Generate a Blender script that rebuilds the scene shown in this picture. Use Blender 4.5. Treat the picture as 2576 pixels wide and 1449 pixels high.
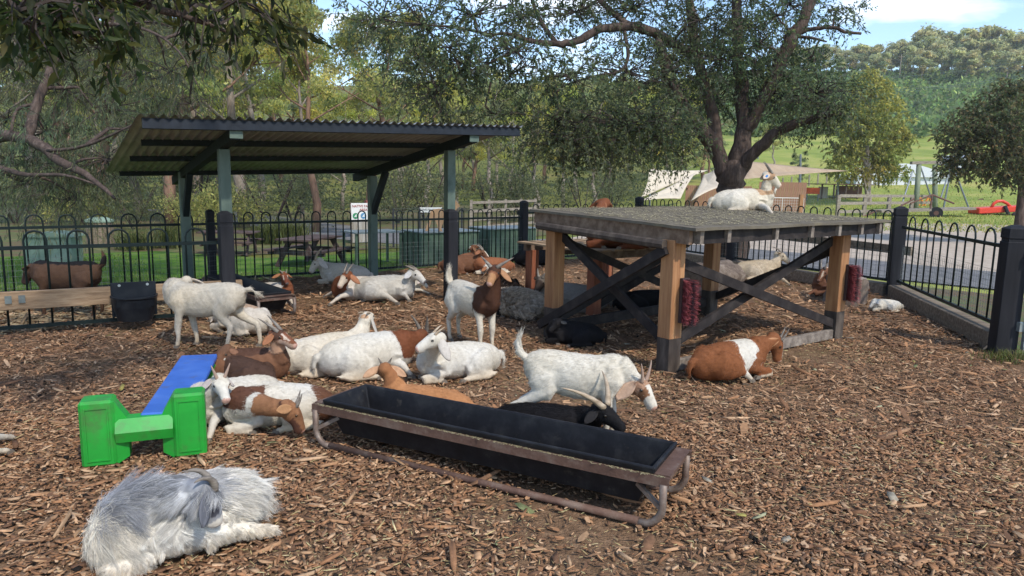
import bpy, bmesh, math, random
import numpy as np
from mathutils import Vector, Matrix, Quaternion

for o in list(bpy.data.objects):
    bpy.data.objects.remove(o, do_unlink=True)
scene = bpy.context.scene
COL = scene.collection
R = math.radians

# ---------------------------------------------------------------- camera
CAM_H = 1.60
FOC = 1789.0                       # focal length in units of a 2576 wide picture
PITCH = math.atan(269.5 / FOC)
ROLL = R(1.0)
cd = bpy.data.cameras.new('camera')
cam = bpy.data.objects.new('camera', cd)
COL.objects.link(cam)
_F = Vector((0, math.cos(PITCH), -math.sin(PITCH)))
_U0 = Vector((0, math.sin(PITCH), math.cos(PITCH)))
_R0 = Vector((1, 0, 0))
_R = _R0 * math.cos(ROLL) + _U0 * math.sin(ROLL)
_U = _U0 * math.cos(ROLL) - _R0 * math.sin(ROLL)
cam.matrix_world = Matrix(((_R.x, _U.x, -_F.x, 0), (_R.y, _U.y, -_F.y, 0), (_R.z, _U.z, -_F.z, CAM_H), (0, 0, 0, 1)))
cd.sensor_width = 36
cd.lens = FOC / 2576 * 36
cd.clip_start = 0.05
cd.clip_end = 3000
scene.camera = cam

# ---------------------------------------------------------------- sky and sun
SUN_EL, SUN_AZ = 48.0, -54.0       # azimuth of the sun, degrees from +X towards +Y
sun_dir = Vector((math.cos(R(SUN_EL)) * math.cos(R(SUN_AZ)), math.cos(R(SUN_EL)) * math.sin(R(SUN_AZ)), math.sin(R(SUN_EL))))
w = bpy.data.worlds.new('World')
scene.world = w
w.use_nodes = True
nt = w.node_tree
nt.nodes.clear()
N = nt.nodes.new
out = N('ShaderNodeOutputWorld')
bg = N('ShaderNodeBackground')
sky = N('ShaderNodeTexSky')
sky.sky_type = 'NISHITA'
sky.sun_disc = False
sky.sun_elevation = R(SUN_EL)
sky.sun_rotation = R(90 - SUN_AZ)
sky.air_density = 1.0
sky.dust_density = 0.3
sky.ozone_density = 2.6
tc = N('ShaderNodeTexCoord')
sep = N('ShaderNodeSeparateXYZ')
nt.links.new(tc.outputs['Generated'], sep.inputs[0])
# project the view direction on a flat cloud layer
add = N('ShaderNodeMath'); add.operation = 'ADD'; add.inputs[1].default_value = 0.16
nt.links.new(sep.outputs['Z'], add.inputs[0])
mx = N('ShaderNodeMath'); mx.operation = 'MAXIMUM'; mx.inputs[1].default_value = 0.05
nt.links.new(add.outputs[0], mx.inputs[0])
dvx = N('ShaderNodeMath'); dvx.operation = 'DIVIDE'
dvy = N('ShaderNodeMath'); dvy.operation = 'DIVIDE'
nt.links.new(sep.outputs['X'], dvx.inputs[0]); nt.links.new(mx.outputs[0], dvx.inputs[1])
nt.links.new(sep.outputs['Y'], dvy.inputs[0]); nt.links.new(mx.outputs[0], dvy.inputs[1])
cmb = N('ShaderNodeCombineXYZ')
nt.links.new(dvx.outputs[0], cmb.inputs[0]); nt.links.new(dvy.outputs[0], cmb.inputs[1])
cmb.inputs[2].default_value = 1.2
cn = N('ShaderNodeTexNoise')
cn.inputs['Scale'].default_value = 1.35
cn.inputs['Detail'].default_value = 7
cn.inputs['Roughness'].default_value = 0.55
cn.inputs['Distortion'].default_value = 0.25
nt.links.new(cmb.outputs[0], cn.inputs['Vector'])
cr = N('ShaderNodeValToRGB')
cr.color_ramp.elements[0].position = 0.55
cr.color_ramp.elements[0].color = (0, 0, 0, 1)
cr.color_ramp.elements[1].position = 0.74
cr.color_ramp.elements[1].color = (1, 1, 1, 1)
nt.links.new(cn.outputs['Fac'], cr.inputs[0])
mixc = N('ShaderNodeMixRGB')
mixc.inputs['Color2'].default_value = (7.6, 7.9, 8.5, 1)
nt.links.new(cr.outputs[0], mixc.inputs['Fac'])
nt.links.new(sky.outputs[0], mixc.inputs['Color1'])
nt.links.new(mixc.outputs[0], bg.inputs['Color'])
bg.inputs['Strength'].default_value = 0.15
nt.links.new(bg.outputs[0], out.inputs['Surface'])

sl = bpy.data.lights.new('sun', 'SUN')
sl.energy = 2.25
sl.angle = R(2.2)
sl.color = (1.0, 0.94, 0.85)
so = bpy.data.objects.new('sun', sl)
so.rotation_euler = sun_dir.to_track_quat('Z', 'Y').to_euler()
so.location = (0, 0, 40)
COL.objects.link(so)

vs = scene.view_settings
vs.view_transform = 'Standard'
vs.look = 'None'
vs.gamma = 1.0
vs.use_curve_mapping = False
vs.exposure = 0.84
scene.cycles.max_bounces = 6
scene.cycles.diffuse_bounces = 3
scene.cycles.glossy_bounces = 2
scene.cycles.transmission_bounces = 3
scene.cycles.transparent_max_bounces = 6
scene.cycles.use_denoising = True
scene.cycles.caustics_reflective = False
scene.cycles.caustics_refractive = False

# ---------------------------------------------------------------- measuring helpers
def ray(vx, vy):
    return (_F + _R * ((vx - 1288) / FOC) + _U * ((724.5 - vy) / FOC))
def gp(vx, vy, z=0.0):
    """point at height z seen in that direction"""
    d = ray(vx, vy)
    k = (z - CAM_H) / d.z
    return Vector((d.x * k, d.y * k, z))
def ap(vx, vy, Y):
    """point at distance Y in front of the camera seen in that direction"""
    d = ray(vx, vy)
    k = Y / d.y
    return Vector((d.x * k, Y, CAM_H + d.z * k))
def vproj(p):
    q = Vector(p) - Vector((0, 0, CAM_H))
    a = q.dot(_F)
    return (1288 + FOC * q.dot(_R) / a, 724.5 - FOC * q.dot(_U) / a)
def V3(*a): return Vector(a)

# ---------------------------------------------------------------- object helpers
WPOS = {}
def thing(name, label, cat, loc, group=None):
    o = bpy.data.objects.new(name, None)
    o.empty_display_size = 0.1
    COL.objects.link(o)
    o.location = loc
    o['label'] = label
    o['category'] = cat
    if group: o['group'] = group
    WPOS[o.name] = Vector(loc)
    return o
def tag(o, label=None, cat=None, group=None, kind=None):
    if label: o['label'] = label
    if cat: o['category'] = cat
    if group: o['group'] = group
    if kind: o['kind'] = kind
    return o
def link(name, me, parent=None, loc=(0, 0, 0), rot=None):
    """link mesh (or curves) data whose coordinates are relative to the world point loc"""
    o = bpy.data.objects.new(name, me)
    COL.objects.link(o)
    loc = Vector(loc)
    if parent is not None:
        o.parent = parent
        o.location = loc - WPOS[parent.name]
    else:
        o.location = loc
    if rot is not None: o.rotation_euler = rot
    WPOS[o.name] = loc
    return o
def npmesh(name, V, F, mat=None, smooth=False, col=None, fcol=None):
    """mesh from numpy arrays; F is (n,k) ints (uniform k) or list of lists"""
    me = bpy.data.meshes.new(name)
    V = np.asarray(V, dtype=np.float32).reshape(-1, 3)
    if isinstance(F, np.ndarray):
        n, k = F.shape
        me.vertices.add(len(V)); me.vertices.foreach_set('co', V.ravel())
        me.loops.add(n * k); me.loops.foreach_set('vertex_index', F.astype(np.int32).ravel())
        me.polygons.add(n)
        me.polygons.foreach_set('loop_start', np.arange(0, n * k, k, dtype=np.int32))
        me.polygons.foreach_set('loop_total', np.full(n, k, dtype=np.int32))
        me.update(calc_edges=True)
    else:
        me.from_pydata([tuple(map(float, v)) for v in V], [], F)
        me.update()
    if smooth:
        me.polygons.foreach_set('use_smooth', np.ones(len(me.polygons), dtype=bool))
    if mat: me.materials.append(mat)
    if col is not None:
        a = me.color_attributes.new('Col', 'FLOAT_COLOR', 'POINT')
        c = np.ones((len(V), 4), dtype=np.float32); c[:, :3] = col
        a.data.foreach_set('color', c.ravel())
    return me

class MB:
    """collects shapes (world coordinates) for ONE mesh"""
    def __init__(s): s.v = []; s.f = []
    def add(s, vs, fs):
        b = len(s.v)
        s.v += [Vector(v) for v in vs]
        s.f += [[i + b for i in f] for f in fs]
        return s
    def box(s, c, size, ax=None, bev=0.0):
        """ax: (x axis, y axis, z axis) unit vectors"""
        c = Vector(c)
        X, Y, Z = ax if ax else (V3(1, 0, 0), V3(0, 1, 0), V3(0, 0, 1))
        a, b, d = size[0] / 2, size[1] / 2, size[2] / 2
        if bev <= 0:
            vs = [c + X * (a * i) + Y * (b * j) + Z * (d * k) for k in (-1, 1) for j in (-1, 1) for i in (-1, 1)]
            return s.add(vs, [(0, 2, 3, 1), (4, 5, 7, 6), (0, 1, 5, 4), (2, 6, 7, 3), (0, 4, 6, 2), (1, 3, 7, 5)])
        bm = bmesh.new()
        bmesh.ops.create_cube(bm, size=1)
        for v in bm.verts:
            v.co = Vector((v.co.x * 2 * a, v.co.y * 2 * b, v.co.z * 2 * d))
        bmesh.ops.bevel(bm, geom=bm.edges[:], offset=bev, segments=1, affect='EDGES', profile=0.5)
        bm.verts.index_update()
        s.add([c + X * v.co.x + Y * v.co.y + Z * v.co.z for v in bm.verts], [[v.index for v in f.verts] for f in bm.faces])
        bm.free()
        return s
    def beam(s, p, q, wd, ht, up=V3(0, 0, 1), bev=0.0):
        p, q = Vector(p), Vector(q)
        X = (q - p); L = X.length; X = X / L
        Y = up.cross(X)
        if Y.length < 1e-4: Y = V3(1, 0, 0).cross(X)
        Y.normalize(); Z = X.cross(Y)
        return s.box((p + q) / 2, (L, wd, ht), (X, Y, Z), bev)
    def tube(s, pts, rad, n=8, closed_ends=True):
        pts = [Vector(p) for p in pts]
        if not hasattr(rad, '__len__'): rad = [rad] * len(pts)
        ref = None
        rings = []
        for i, p in enumerate(pts):
            t = (pts[min(i + 1, len(pts) - 1)] - pts[max(i - 1, 0)]).normalized()
            if ref is None:
                ref = t.orthogonal().normalized()
            ref = (ref - t * ref.dot(t))
            if ref.length < 1e-5: ref = t.orthogonal()
            ref.normalize()
            b = t.cross(ref)
            rings.append([p + (ref * math.cos(2 * math.pi * k / n) + b * math.sin(2 * math.pi * k / n)) * rad[i] for k in range(n)])
        vs = [v for r_ in rings for v in r_]
        fs = []
        for i in range(len(pts) - 1):
            for k in range(n):
                fs.append((i * n + k, i * n + (k + 1) % n, (i + 1) * n + (k + 1) % n, (i + 1) * n + k))
        if closed_ends:
            fs.append(tuple(reversed(range(n)))); m = (len(pts) - 1) * n
            fs.append(tuple(range(m, m + n)))
        return s.add(vs, fs)
    def prism(s, poly, off):
        """poly: list of points, off: extrusion vector"""
        n = len(poly); off = Vector(off)
        vs = [Vector(p) for p in poly] + [Vector(p) + off for p in poly]
        fs = [tuple(range(n))[::-1], tuple(range(n, 2 * n))] + [(i, (i + 1) % n, n + (i + 1) % n, n + i) for i in range(n)]
        return s.add(vs, fs)
    def build(s, name, mat, parent=None, loc=None, smooth=False):
        if loc is None:
            loc = WPOS[parent.name] if parent is not None else Vector((0, 0, 0))
        loc = Vector(loc)
        me = bpy.data.meshes.new(name)
        me.from_pydata([v - loc for v in s.v], [], s.f)
        bm = bmesh.new(); bm.from_mesh(me); bmesh.ops.recalc_face_normals(bm, faces=bm.faces); bm.to_mesh(me); bm.free()
        if smooth:
            me.polygons.foreach_set('use_smooth', [True] * len(me.polygons))
        me.materials.append(mat)
        return link(name, me, parent, loc)

def copy_piece(o, parent, loc, rot=None):
    c = o.copy(); COL.objects.link(c)
    c.parent = parent
    c.location = Vector(loc) - (WPOS[parent.name] if parent is not None else Vector((0, 0, 0)))
    if rot is not None: c.rotation_euler = rot
    WPOS[c.name] = Vector(loc)
    return c

# ---------------------------------------------------------------- materials
def hexc(h):
    h = h.lstrip('#')
    c = [int(h[i:i + 2], 16) / 255 for i in (0, 2, 4)]
    return tuple(((x / 12.92) if x <= 0.04045 else ((x + 0.055) / 1.055) ** 2.4) for x in c)
def mat(name, cols, scale=4.0, detail=5.0, rough=0.8, bump=0.0, bscale=None, stretch=(1, 1, 1), metal=0.0, spec=0.3,
        coord='Object', attr=False, dirt=None, dscale=3.0, nrough=0.6, lohi=(0.3, 0.7), wave=None):
    m = bpy.data.materials.new(name)
    m.use_nodes = True
    t = m.node_tree; n = t.nodes; L = t.links
    b = n['Principled BSDF']
    b.inputs['Roughness'].default_value = rough
    b.inputs['Metallic'].default_value = metal
    b.inputs['Specular IOR Level'].default_value = spec
    tcn = n.new('ShaderNodeTexCoord')
    mp = n.new('ShaderNodeMapping')
    mp.inputs['Scale'].default_value = stretch
    L.new(tcn.outputs[coord], mp.inputs[0])
    nz = n.new('ShaderNodeTexNoise')
    nz.inputs['Scale'].default_value = scale
    nz.inputs['Detail'].default_value = detail
    nz.inputs['Roughness'].default_value = nrough
    L.new(mp.outputs[0], nz.inputs['Vector'])
    rp = n.new('ShaderNodeValToRGB')
    k = len(cols)
    els = rp.color_ramp.elements
    while len(els) < max(k, 2): els.new(0.5)
    for i in range(max(k, 2)):
        els[i].position = lohi[0] + (lohi[1] - lohi[0]) * (i / max(1, k - 1))
    for i in range(max(k, 2)):
        c = cols[min(i, k - 1)]
        els[i].color = (*c[:3], 1)
    L.new(nz.outputs['Fac'], rp.inputs[0])
    cur = rp.outputs[0]
    if attr:
        at = n.new('ShaderNodeAttribute'); at.attribute_name = 'Col'
        mm = n.new('ShaderNodeMixRGB'); mm.blend_type = 'MULTIPLY'; mm.inputs[0].default_value = 1.0
        L.new(cur, mm.inputs[1]); L.new(at.outputs['Color'], mm.inputs[2])
        cur = mm.outputs[0]
    if dirt is not None:
        dn = n.new('ShaderNodeTexNoise'); dn.inputs['Scale'].default_value = dscale; dn.inputs['Detail'].default_value = 8
        dn.inputs['Roughness'].default_value = 0.7
        L.new(tcn.outputs[coord], dn.inputs['Vector'])
        dr = n.new('ShaderNodeValToRGB')
        dr.color_ramp.elements[0].position = dirt[1]; dr.color_ramp.elements[0].color = (0, 0, 0, 1)
        dr.color_ramp.elements[1].position = dirt[2]; dr.color_ramp.elements[1].color = (1, 1, 1, 1)
        L.new(dn.outputs['Fac'], dr.inputs[0])
        dm = n.new('ShaderNodeMixRGB'); dm.inputs[2].default_value = (*dirt[0], 1)
        L.new(dr.outputs[0], dm.inputs[0]); L.new(cur, dm.inputs[1])
        cur = dm.outputs[0]
    L.new(cur, b.inputs['Base Color'])
    if bump > 0:
        bn = n.new('ShaderNodeBump'); bn.inputs['Strength'].default_value = bump
        bn.inputs['Distance'].default_value = 0.02
        if bscale:
            n2 = n.new('ShaderNodeTexNoise'); n2.inputs['Scale'].default_value = bscale; n2.inputs['Detail'].default_value = 6
            L.new(mp.outputs[0], n2.inputs['Vector'])
            L.new(n2.outputs['Fac'], bn.inputs['Height'])
        else:
            L.new(nz.outputs['Fac'], bn.inputs['Height'])
        L.new(bn.outputs[0], b.inputs['Normal'])
    return m
def leafmat(name, trans=0.58, rough=0.55, spec=0.35):
    m = bpy.data.materials.new(name); m.use_nodes = True
    t = m.node_tree; n = t.nodes; L = t.links
    b = n['Principled BSDF']; b.inputs['Roughness'].default_value = rough
    b.inputs['Specular IOR Level'].default_value = spec
    at = n.new('ShaderNodeAttribute'); at.attribute_name = 'Col'
    L.new(at.outputs['Color'], b.inputs['Base Color'])
    tr = n.new('ShaderNodeBsdfTranslucent')
    hs = n.new('ShaderNodeHueSaturation'); hs.inputs['Value'].default_value = 2.0; hs.inputs['Saturation'].default_value = 1.1
    L.new(at.outputs['Color'], hs.inputs['Color']); L.new(hs.outputs[0], tr.inputs['Color'])
    mx_ = n.new('ShaderNodeMixShader'); mx_.inputs[0].default_value = trans
    L.new(b.outputs[0], mx_.inputs[1]); L.new(tr.outputs[0], mx_.inputs[2])
    L.new(mx_.outputs[0], n['Material Output'].inputs['Surface'])
    return m
def plain(name, c, rough=0.6, metal=0.0, spec=0.4, var=0.25, scale=14.0, bump=0.0):
    a = tuple(x * (1 - var) for x in c); d = tuple(min(1, x * (1 + var)) for x in c)
    return mat(name, [a, c, d], scale=scale, rough=rough, metal=metal, spec=spec, bump=bump)

# ================================================================ SETTING
GL0 = -0.45                        # level of the land round the raised pen
KS = (1.6 - GL0) / 1.63
def far_(poly): return [(x * KS, y * KS) for x, y in poly]
rng = np.random.default_rng(7)
random.seed(7)
def sstep(a, b, x):
    t = np.clip((x - a) / (b - a), 0, 1)
    return t * t * (3 - 2 * t)
def terr(x, y):
    """height of the land: flat round the pen, a paddock that rises, then a steep wooded hill"""
    x = np.asarray(x, float); y = np.asarray(y, float)
    z = GL0 - 0.03 + 9.5 * sstep(52, 150, y + 0.15 * x) + 35 * sstep(120, 340, y + 0.25 * x)
    z = z + 0.25 * np.sin(x * 0.11 + 1) * np.sin(y * 0.09) * sstep(35, 60, y)
    return z
CORNER = V3(2.85, 16.2, 0); P2245 = V3(5.67, 10.47, 0); P1837 = V3(4.18, 13.5, 0); P2530 = V3(4.89, 6.93, 0)
BU = V3(0.80, 0.60, 0)                      # direction of the back fence
BV = V3(-0.60, 0.80, 0)                     # outwards through the back fence
PU = V3(0.819, 0.574, 0); PV = V3(-0.574, 0.819, 0)   # axes of the climbing platform

# --- terrain, one sheet out to the hills
gx = np.concatenate([np.linspace(-400, -40, 25), np.linspace(-36, 60, 60), np.linspace(70, 520, 40)])
gy = np.concatenate([np.linspace(-60, 0, 6), np.linspace(3, 60, 45), np.linspace(64, 420, 60)])
GX, GY = np.meshgrid(gx, gy)
GZ = terr(GX, GY)
nx_, ny_ = len(gx), len(gy)
idx = np.arange(nx_ * ny_).reshape(ny_, nx_)
Fq = np.stack([idx[:-1, :-1], idx[:-1, 1:], idx[1:, 1:], idx[1:, :-1]], -1).reshape(-1, 4)
Vg = np.stack([GX, GY, GZ], -1).reshape(-1, 3)
fw = 1 - sstep(-4, 9, Vg[:, 0] - 0.28 * (Vg[:, 1] - 20))         # woodland floor on the left, pasture on the right
cg = np.outer(1 - fw, (1.0, 1.0, 1.0)) + np.outer(fw, (0.55, 0.50, 0.55))
m_pasture = mat('pasture_grass', [(0.15, 0.20, 0.04), (0.24, 0.28, 0.06), (0.36, 0.33, 0.10)], scale=0.16, detail=9, rough=0.95, bump=0.4, bscale=9, attr=True, spec=0.1)
terrain = link('terrain', npmesh('terrain', Vg, Fq, m_pasture, True, col=cg)); terrain['kind'] = 'structure'

def sheet(name, poly, z, m, kind='structure', res=None):
    mb = MB(); mb.add([V3(p[0], p[1], z) for p in poly], [tuple(range(len(poly)))])
    o = mb.build(name, m); o['kind'] = kind
    if o.data.polygons[0].normal.z < 0: o.data.flip_normals()
    return o
m_lawn = mat('lawn_grass', [(0.035, 0.085, 0.012), (0.075, 0.15, 0.022), (0.14, 0.19, 0.05)], scale=1.6, detail=9, rough=0.9, bump=0.5, bscale=60, spec=0.1)
m_asphalt = mat('asphalt', [(0.105, 0.10, 0.10), (0.145, 0.14, 0.138), (0.20, 0.19, 0.18)], scale=2.2, detail=10, rough=0.9, bump=0.3, bscale=120)
m_gravel = mat('tan_gravel', [(0.30, 0.23, 0.17), (0.42, 0.34, 0.26), (0.5, 0.42, 0.33)], scale=3.5, detail=12, rough=0.95, bump=0.6, bscale=40, nrough=0.75)
m_litter = mat('leaf_litter', [(0.06, 0.05, 0.02), (0.13, 0.085, 0.045), (0.08, 0.11, 0.03), (0.24, 0.16, 0.085)], scale=1.3, detail=10, rough=0.95, bump=0.5, bscale=20, nrough=0.7)
def off(p, a, b): return (p.x + BU.x * a + BV.x * b, p.y + BU.y * a + BV.y * b)
sheet('woodland_floor', far_([off(CORNER, -60, 4), off(CORNER, -3, 4), (4.5, 27), (3, 45), (-60, 60)]), GL0 - 0.010, m_litter)
sheet('lawn', [off(CORNER, -40, -0.6), off(CORNER, -2.2, -0.6)] + far_([off(CORNER, -2.6, 3.0), off(CORNER, -7.4, 3.2), off(CORNER, -9, 5.6), off(CORNER, -40, 6.5)]), GL0, m_lawn)
sheet('gravel_yard', far_([(1.0, 19.5), (6.0, 17.0), (9.6, 14.0), (16, 11), (40, 9), (46, 27), (22, 34), (8, 31), (4.0, 26)]), GL0 - 0.006, m_gravel)
pc = [(-22, 40.0), (-13, 31), (-7.5, 24.5), (-4.0, 20.4), (-0.6, 18.7), (2.6, 18.9), (5.8, 16.6), (7.7, 14.0), (10.3, 11.7), (14.5, 10.0), (24, 8.0), (40, 6.4)]
def ribbon(name, line, wd, z, m, wl=None):
    vs, fs = [], []
    for i, p in enumerate(line):
        a = Vector(line[max(i - 1, 0)]); b = Vector(line[min(i + 1, len(line) - 1)])
        t = (b - a).normalized(); nn = Vector((-t.y, t.x))
        vs += [V3(p[0] + nn.x * wd / 2, p[1] + nn.y * wd / 2, z), V3(p[0] - nn.x * wd / 2, p[1] - nn.y * wd / 2, z)]
        if i: fs.append((2 * i - 2, 2 * i - 1, 2 * i + 1, 2 * i))
    mb = MB(); mb.add(vs, fs); o = mb.build(name, m); o['kind'] = 'structure'
    if o.data.polygons[0].normal.z < 0: o.data.flip_normals()
    return o
def smooth_line(line, n=6):
    P = [Vector((*p, 0)) if len(p) == 2 else Vector(p) for p in line]; o = []
    for i in range(len(P) - 1):
        p0 = P[max(i - 1, 0)]; p1 = P[i]; p2 = P[i + 1]; p3 = P[min(i + 2, len(P) - 1)]
        for k in range(n):
            t = k / n
            o.append(0.5 * ((2 * p1) + (p2 - p0) * t + (2 * p0 - 5 * p1 + 4 * p2 - p3) * t * t + (3 * p1 - p0 - 3 * p2 + p3) * t ** 3))
    o.append(P[-1])
    return o
ribbon('path', [(p.x * KS, p.y * KS) for p in smooth_line(pc)], 3.7, GL0 + 0.005, m_asphalt)

# --- the pen floor: bark mulch, a gently uneven sheet with real chips strewn over it
PEN = [(-14, -4), (9, -4), (9, 4.2), (4.95, 6.9), (5.67, 10.5), (4.18, 13.5), (2.85, 16.2), (-2.2, 12.45), (-14, 3.6)]
def in_pen(x, y):
    c = np.zeros(len(x), bool); n = len(PEN)
    for i in range(n):
        x1, y1 = PEN[i]; x2, y2 = PEN[(i + 1) % n]
        hit = ((y1 > y) != (y2 > y)) & (x < (x2 - x1) * (y - y1) / (y2 - y1 + 1e-12) + x1)
        c ^= hit
    return c
def gz(x, y):
    x = np.asarray(x, float); y = np.asarray(y, float)
    return 0.010 * np.sin(x * 2.1 + 0.6 * y) * np.cos(y * 1.7 - 0.4 * x) + 0.006 * np.sin(x * 5.3 + 1.3) * np.sin(y * 4.7 + x)
px = np.arange(-14, 9.01, 0.16); py = np.arange(-4, 16.5, 0.16)
QX, QY = np.meshgrid(px, py); nX, nY = len(px), len(py)
idx = np.arange(nX * nY).reshape(nY, nX)
Fq = np.stack([idx[:-1, :-1], idx[:-1, 1:], idx[1:, 1:], idx[1:, :-1]], -1).reshape(-1, 4)
cx = QX.ravel()[Fq].mean(1); cy = QY.ravel()[Fq].mean(1)
Fq = Fq[in_pen(cx, cy)]
Vq = np.stack([QX, QY, gz(QX, QY) - 0.012], -1).reshape(-1, 3)
m_mulch = mat('mulch_bed', [(0.085, 0.052, 0.031), (0.19, 0.115, 0.066), (0.30, 0.19, 0.112)], scale=22, detail=9, rough=0.95, bump=1.0, bscale=70, nrough=0.75, spec=0.1, dirt=((0.16, 0.115, 0.05), 0.52, 0.78), dscale=1.1)
me = npmesh('mulch_floor', Vq, Fq, m_mulch, True)
mulch = link('mulch_floor', me); mulch['kind'] = 'structure'
mb = MB(); nP = len(PEN)
mb.add([V3(x, y, -0.03) for x, y in PEN] + [V3(x, y, GL0 - 0.1) for x, y in PEN], [(i, (i + 1) % nP, nP + (i + 1) % nP, nP + i) for i in range(nP)])
o = mb.build('pen_bank', m_mulch); o['kind'] = 'structure'

def chip_field(name, n, xr, yr, size, asp, thick, pal, tilt, zlift, seed, keep=None, pw=1.0, sides=True, thin=0.0):
    r = np.random.default_rng(seed)
    x = r.uniform(*xr, n); y = yr[0] + (yr[1] - yr[0]) * r.random(n) ** pw
    k = in_pen(x, y) & (np.abs(x) < 0.80 * y + 0.9)
    if thin: k &= (np.sin(x * 1.3 + 2.1 * np.sin(y * .8)) * np.sin(y * 1.5 + 1.7 * np.sin(x * .9)) + 0.5 * np.sin(x * 3.7 + y * 2.9) + r.normal(0, .45, n)) > -thin
    if keep is not None: k &= keep(x, y, r)
    x, y = x[k], y[k]; n = len(x)
    L = np.exp(r.normal(np.log(size), 0.42, n)); W = L * r.uniform(asp[0], asp[1], n); T = thick * r.uniform(0.5, 1.5, n)
    yaw = r.uniform(0, 2 * np.pi, n); tl = r.normal(0, tilt, n); rl = r.normal(0, tilt * 1.1, n)
    X = np.stack([np.cos(yaw) * np.cos(tl), np.sin(yaw) * np.cos(tl), np.sin(tl)], -1)
    Y0 = np.stack([-np.sin(yaw), np.cos(yaw), np.zeros(n)], -1); Z0 = np.cross(X, Y0)
    Y = Y0 * np.cos(rl)[:, None] + Z0 * np.sin(rl)[:, None]; Z = np.cross(X, Y)
    c = np.stack([x, y, gz(x, y) + zlift * r.random(n) ** 1.5 + 0.25 * L * np.abs(np.sin(tl))], -1)
    # a splinter: six cornered outline, thin, tapered
    o = np.array([(-.5, -.25), (-.18, -.5), (.32, -.42), (.5, .05), (.22, .5), (-.38, .42)])
    j = r.uniform(0.75, 1.2, (n, 6, 2))
    a = o[None] * j
    bend = (a[..., 0] ** 2) * (L * r.uniform(-0.25, 0.25, n))[:, None]
    top = c[:, None] + X[:, None] * (a[..., 0] * L[:, None])[..., None] + Y[:, None] * (a[..., 1] * W[:, None])[..., None] + Z[:, None] * (T[:, None] * 0.5 + bend)[..., None]
    bot = top - Z[:, None] * T[:, None, None]
    Vv = np.concatenate([top, bot], 1).reshape(-1, 3)
    b = (np.arange(n) * 12)[:, None]
    quads = np.array([(0, 1, 2, 3), (0, 3, 4, 5)] + ([(i, i + 6, (i + 1) % 6 + 6, (i + 1) % 6) for i in range(6)] if sides else []))
    Ff = (b[:, None] + quads[None]).reshape(-1, 4)
    pal = np.array(pal); ci = r.integers(0, len(pal), n)
    cc = pal[ci] * r.uniform(0.8, 1.18, n)[:, None]
    cc = np.repeat(cc, 12, 0)
    return npmesh(name, Vv, Ff, m_chip, False, col=cc)
m_chip = mat('bark_chip', [(0.72, 0.72, 0.72), (1.15, 1.12, 1.1)], scale=45, detail=4, rough=0.9, attr=True, spec=0.15)
PAL = [(0.283, 0.147, 0.075), (0.364, 0.205, 0.108), (0.222, 0.115, 0.06), (0.431, 0.263, 0.146), (0.154, 0.084, 0.049), (0.323, 0.167, 0.083), (0.498, 0.327, 0.194), (0.188, 0.103, 0.058), (0.269, 0.16, 0.091)]
for nm, args in (('bark_chips', dict(n=46000, xr=(-4.2, 4.2), yr=(2.2, 4.6), size=0.032, asp=(0.14, 0.40), thick=0.004, pal=PAL, tilt=0.18, zlift=0.013, seed=1, thin=.55)),
                 ('bark_chips', dict(n=80000, xr=(-4.6, 6.0), yr=(2.2, 7.0), size=0.019, asp=(0.2, 0.6), thick=0.003, pal=PAL, tilt=0.22, zlift=0.014, seed=8, sides=False, thin=.8)),
                 ('bark_chips', dict(n=64000, xr=(-6, 7), yr=(4.4, 8.5), size=0.042, asp=(0.10, 0.30), thick=0.005, pal=PAL, tilt=0.20, zlift=0.016, seed=6, sides=False, thin=.7)),
                 ('bark_chips', dict(n=60000, xr=(-9, 8), yr=(7.8, 16.2), size=0.060, asp=(0.09, 0.26), thick=0.006, pal=PAL, tilt=0.20, zlift=0.020, seed=2, pw=1.2, sides=False)),
                 ('long_bark_splinters', dict(n=1700, xr=(-6, 6), yr=(2.3, 11), size=0.11, asp=(0.06, 0.17), thick=0.009, pal=PAL, tilt=0.10, zlift=0.03, seed=3))):
    o = link(nm, chip_field(nm, **args)); o['kind'] = 'stuff'
    tag(o, 'brown bark chips strewn over the pen floor' if nm == 'bark_chips' else 'long bark splinters lying among the chips', 'bark mulch')
straw_pal = [(0.50, 0.38, 0.18), (0.42, 0.32, 0.15), (0.55, 0.46, 0.25), (0.46, 0.40, 0.2)]
o = link('straw_bits', chip_field('straw_bits', n=16000, xr=(-3.5, 3.6), yr=(2.2, 7.5), size=0.026, asp=(0.05, 0.12), thick=0.0015, pal=straw_pal, tilt=0.15, zlift=0.03, seed=4, pw=1.2,
         keep=lambda x, y, r: (np.sin(x * 1.9 + y) + np.cos(y * 2.3 - x) + r.normal(0, 0.8, len(x)) > 0.2)))
tag(o, 'pale bits of straw scattered over the bark', 'straw', kind='stuff')
# droppings and a few fallen leaves
o = link('floor_droppings', chip_field('floor_droppings', n=2600, xr=(-4.5, 5), yr=(2.3, 9), size=0.013, asp=(0.7, 1.0), thick=0.009, pal=[(0.014, 0.011, 0.009), (0.022, 0.017, 0.013)], tilt=0.2, zlift=0.02, seed=41, thin=.1))
tag(o, 'small dark droppings scattered in patches over the bark', 'droppings', kind='stuff')
o = link('fallen_leaves', chip_field('fallen_leaves', n=130, xr=(-5, 6), yr=(2.3, 10), size=0.06, asp=(0.3, 0.45), thick=0.001, pal=[(0.20, 0.22, 0.10), (0.34, 0.33, 0.20), (0.30, 0.26, 0.08), (0.36, 0.32, 0.24)], tilt=0.15, zlift=0.03, seed=42))
tag(o, 'few dry green and yellow leaves fallen on the bark', 'leaves', kind='stuff')
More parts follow.
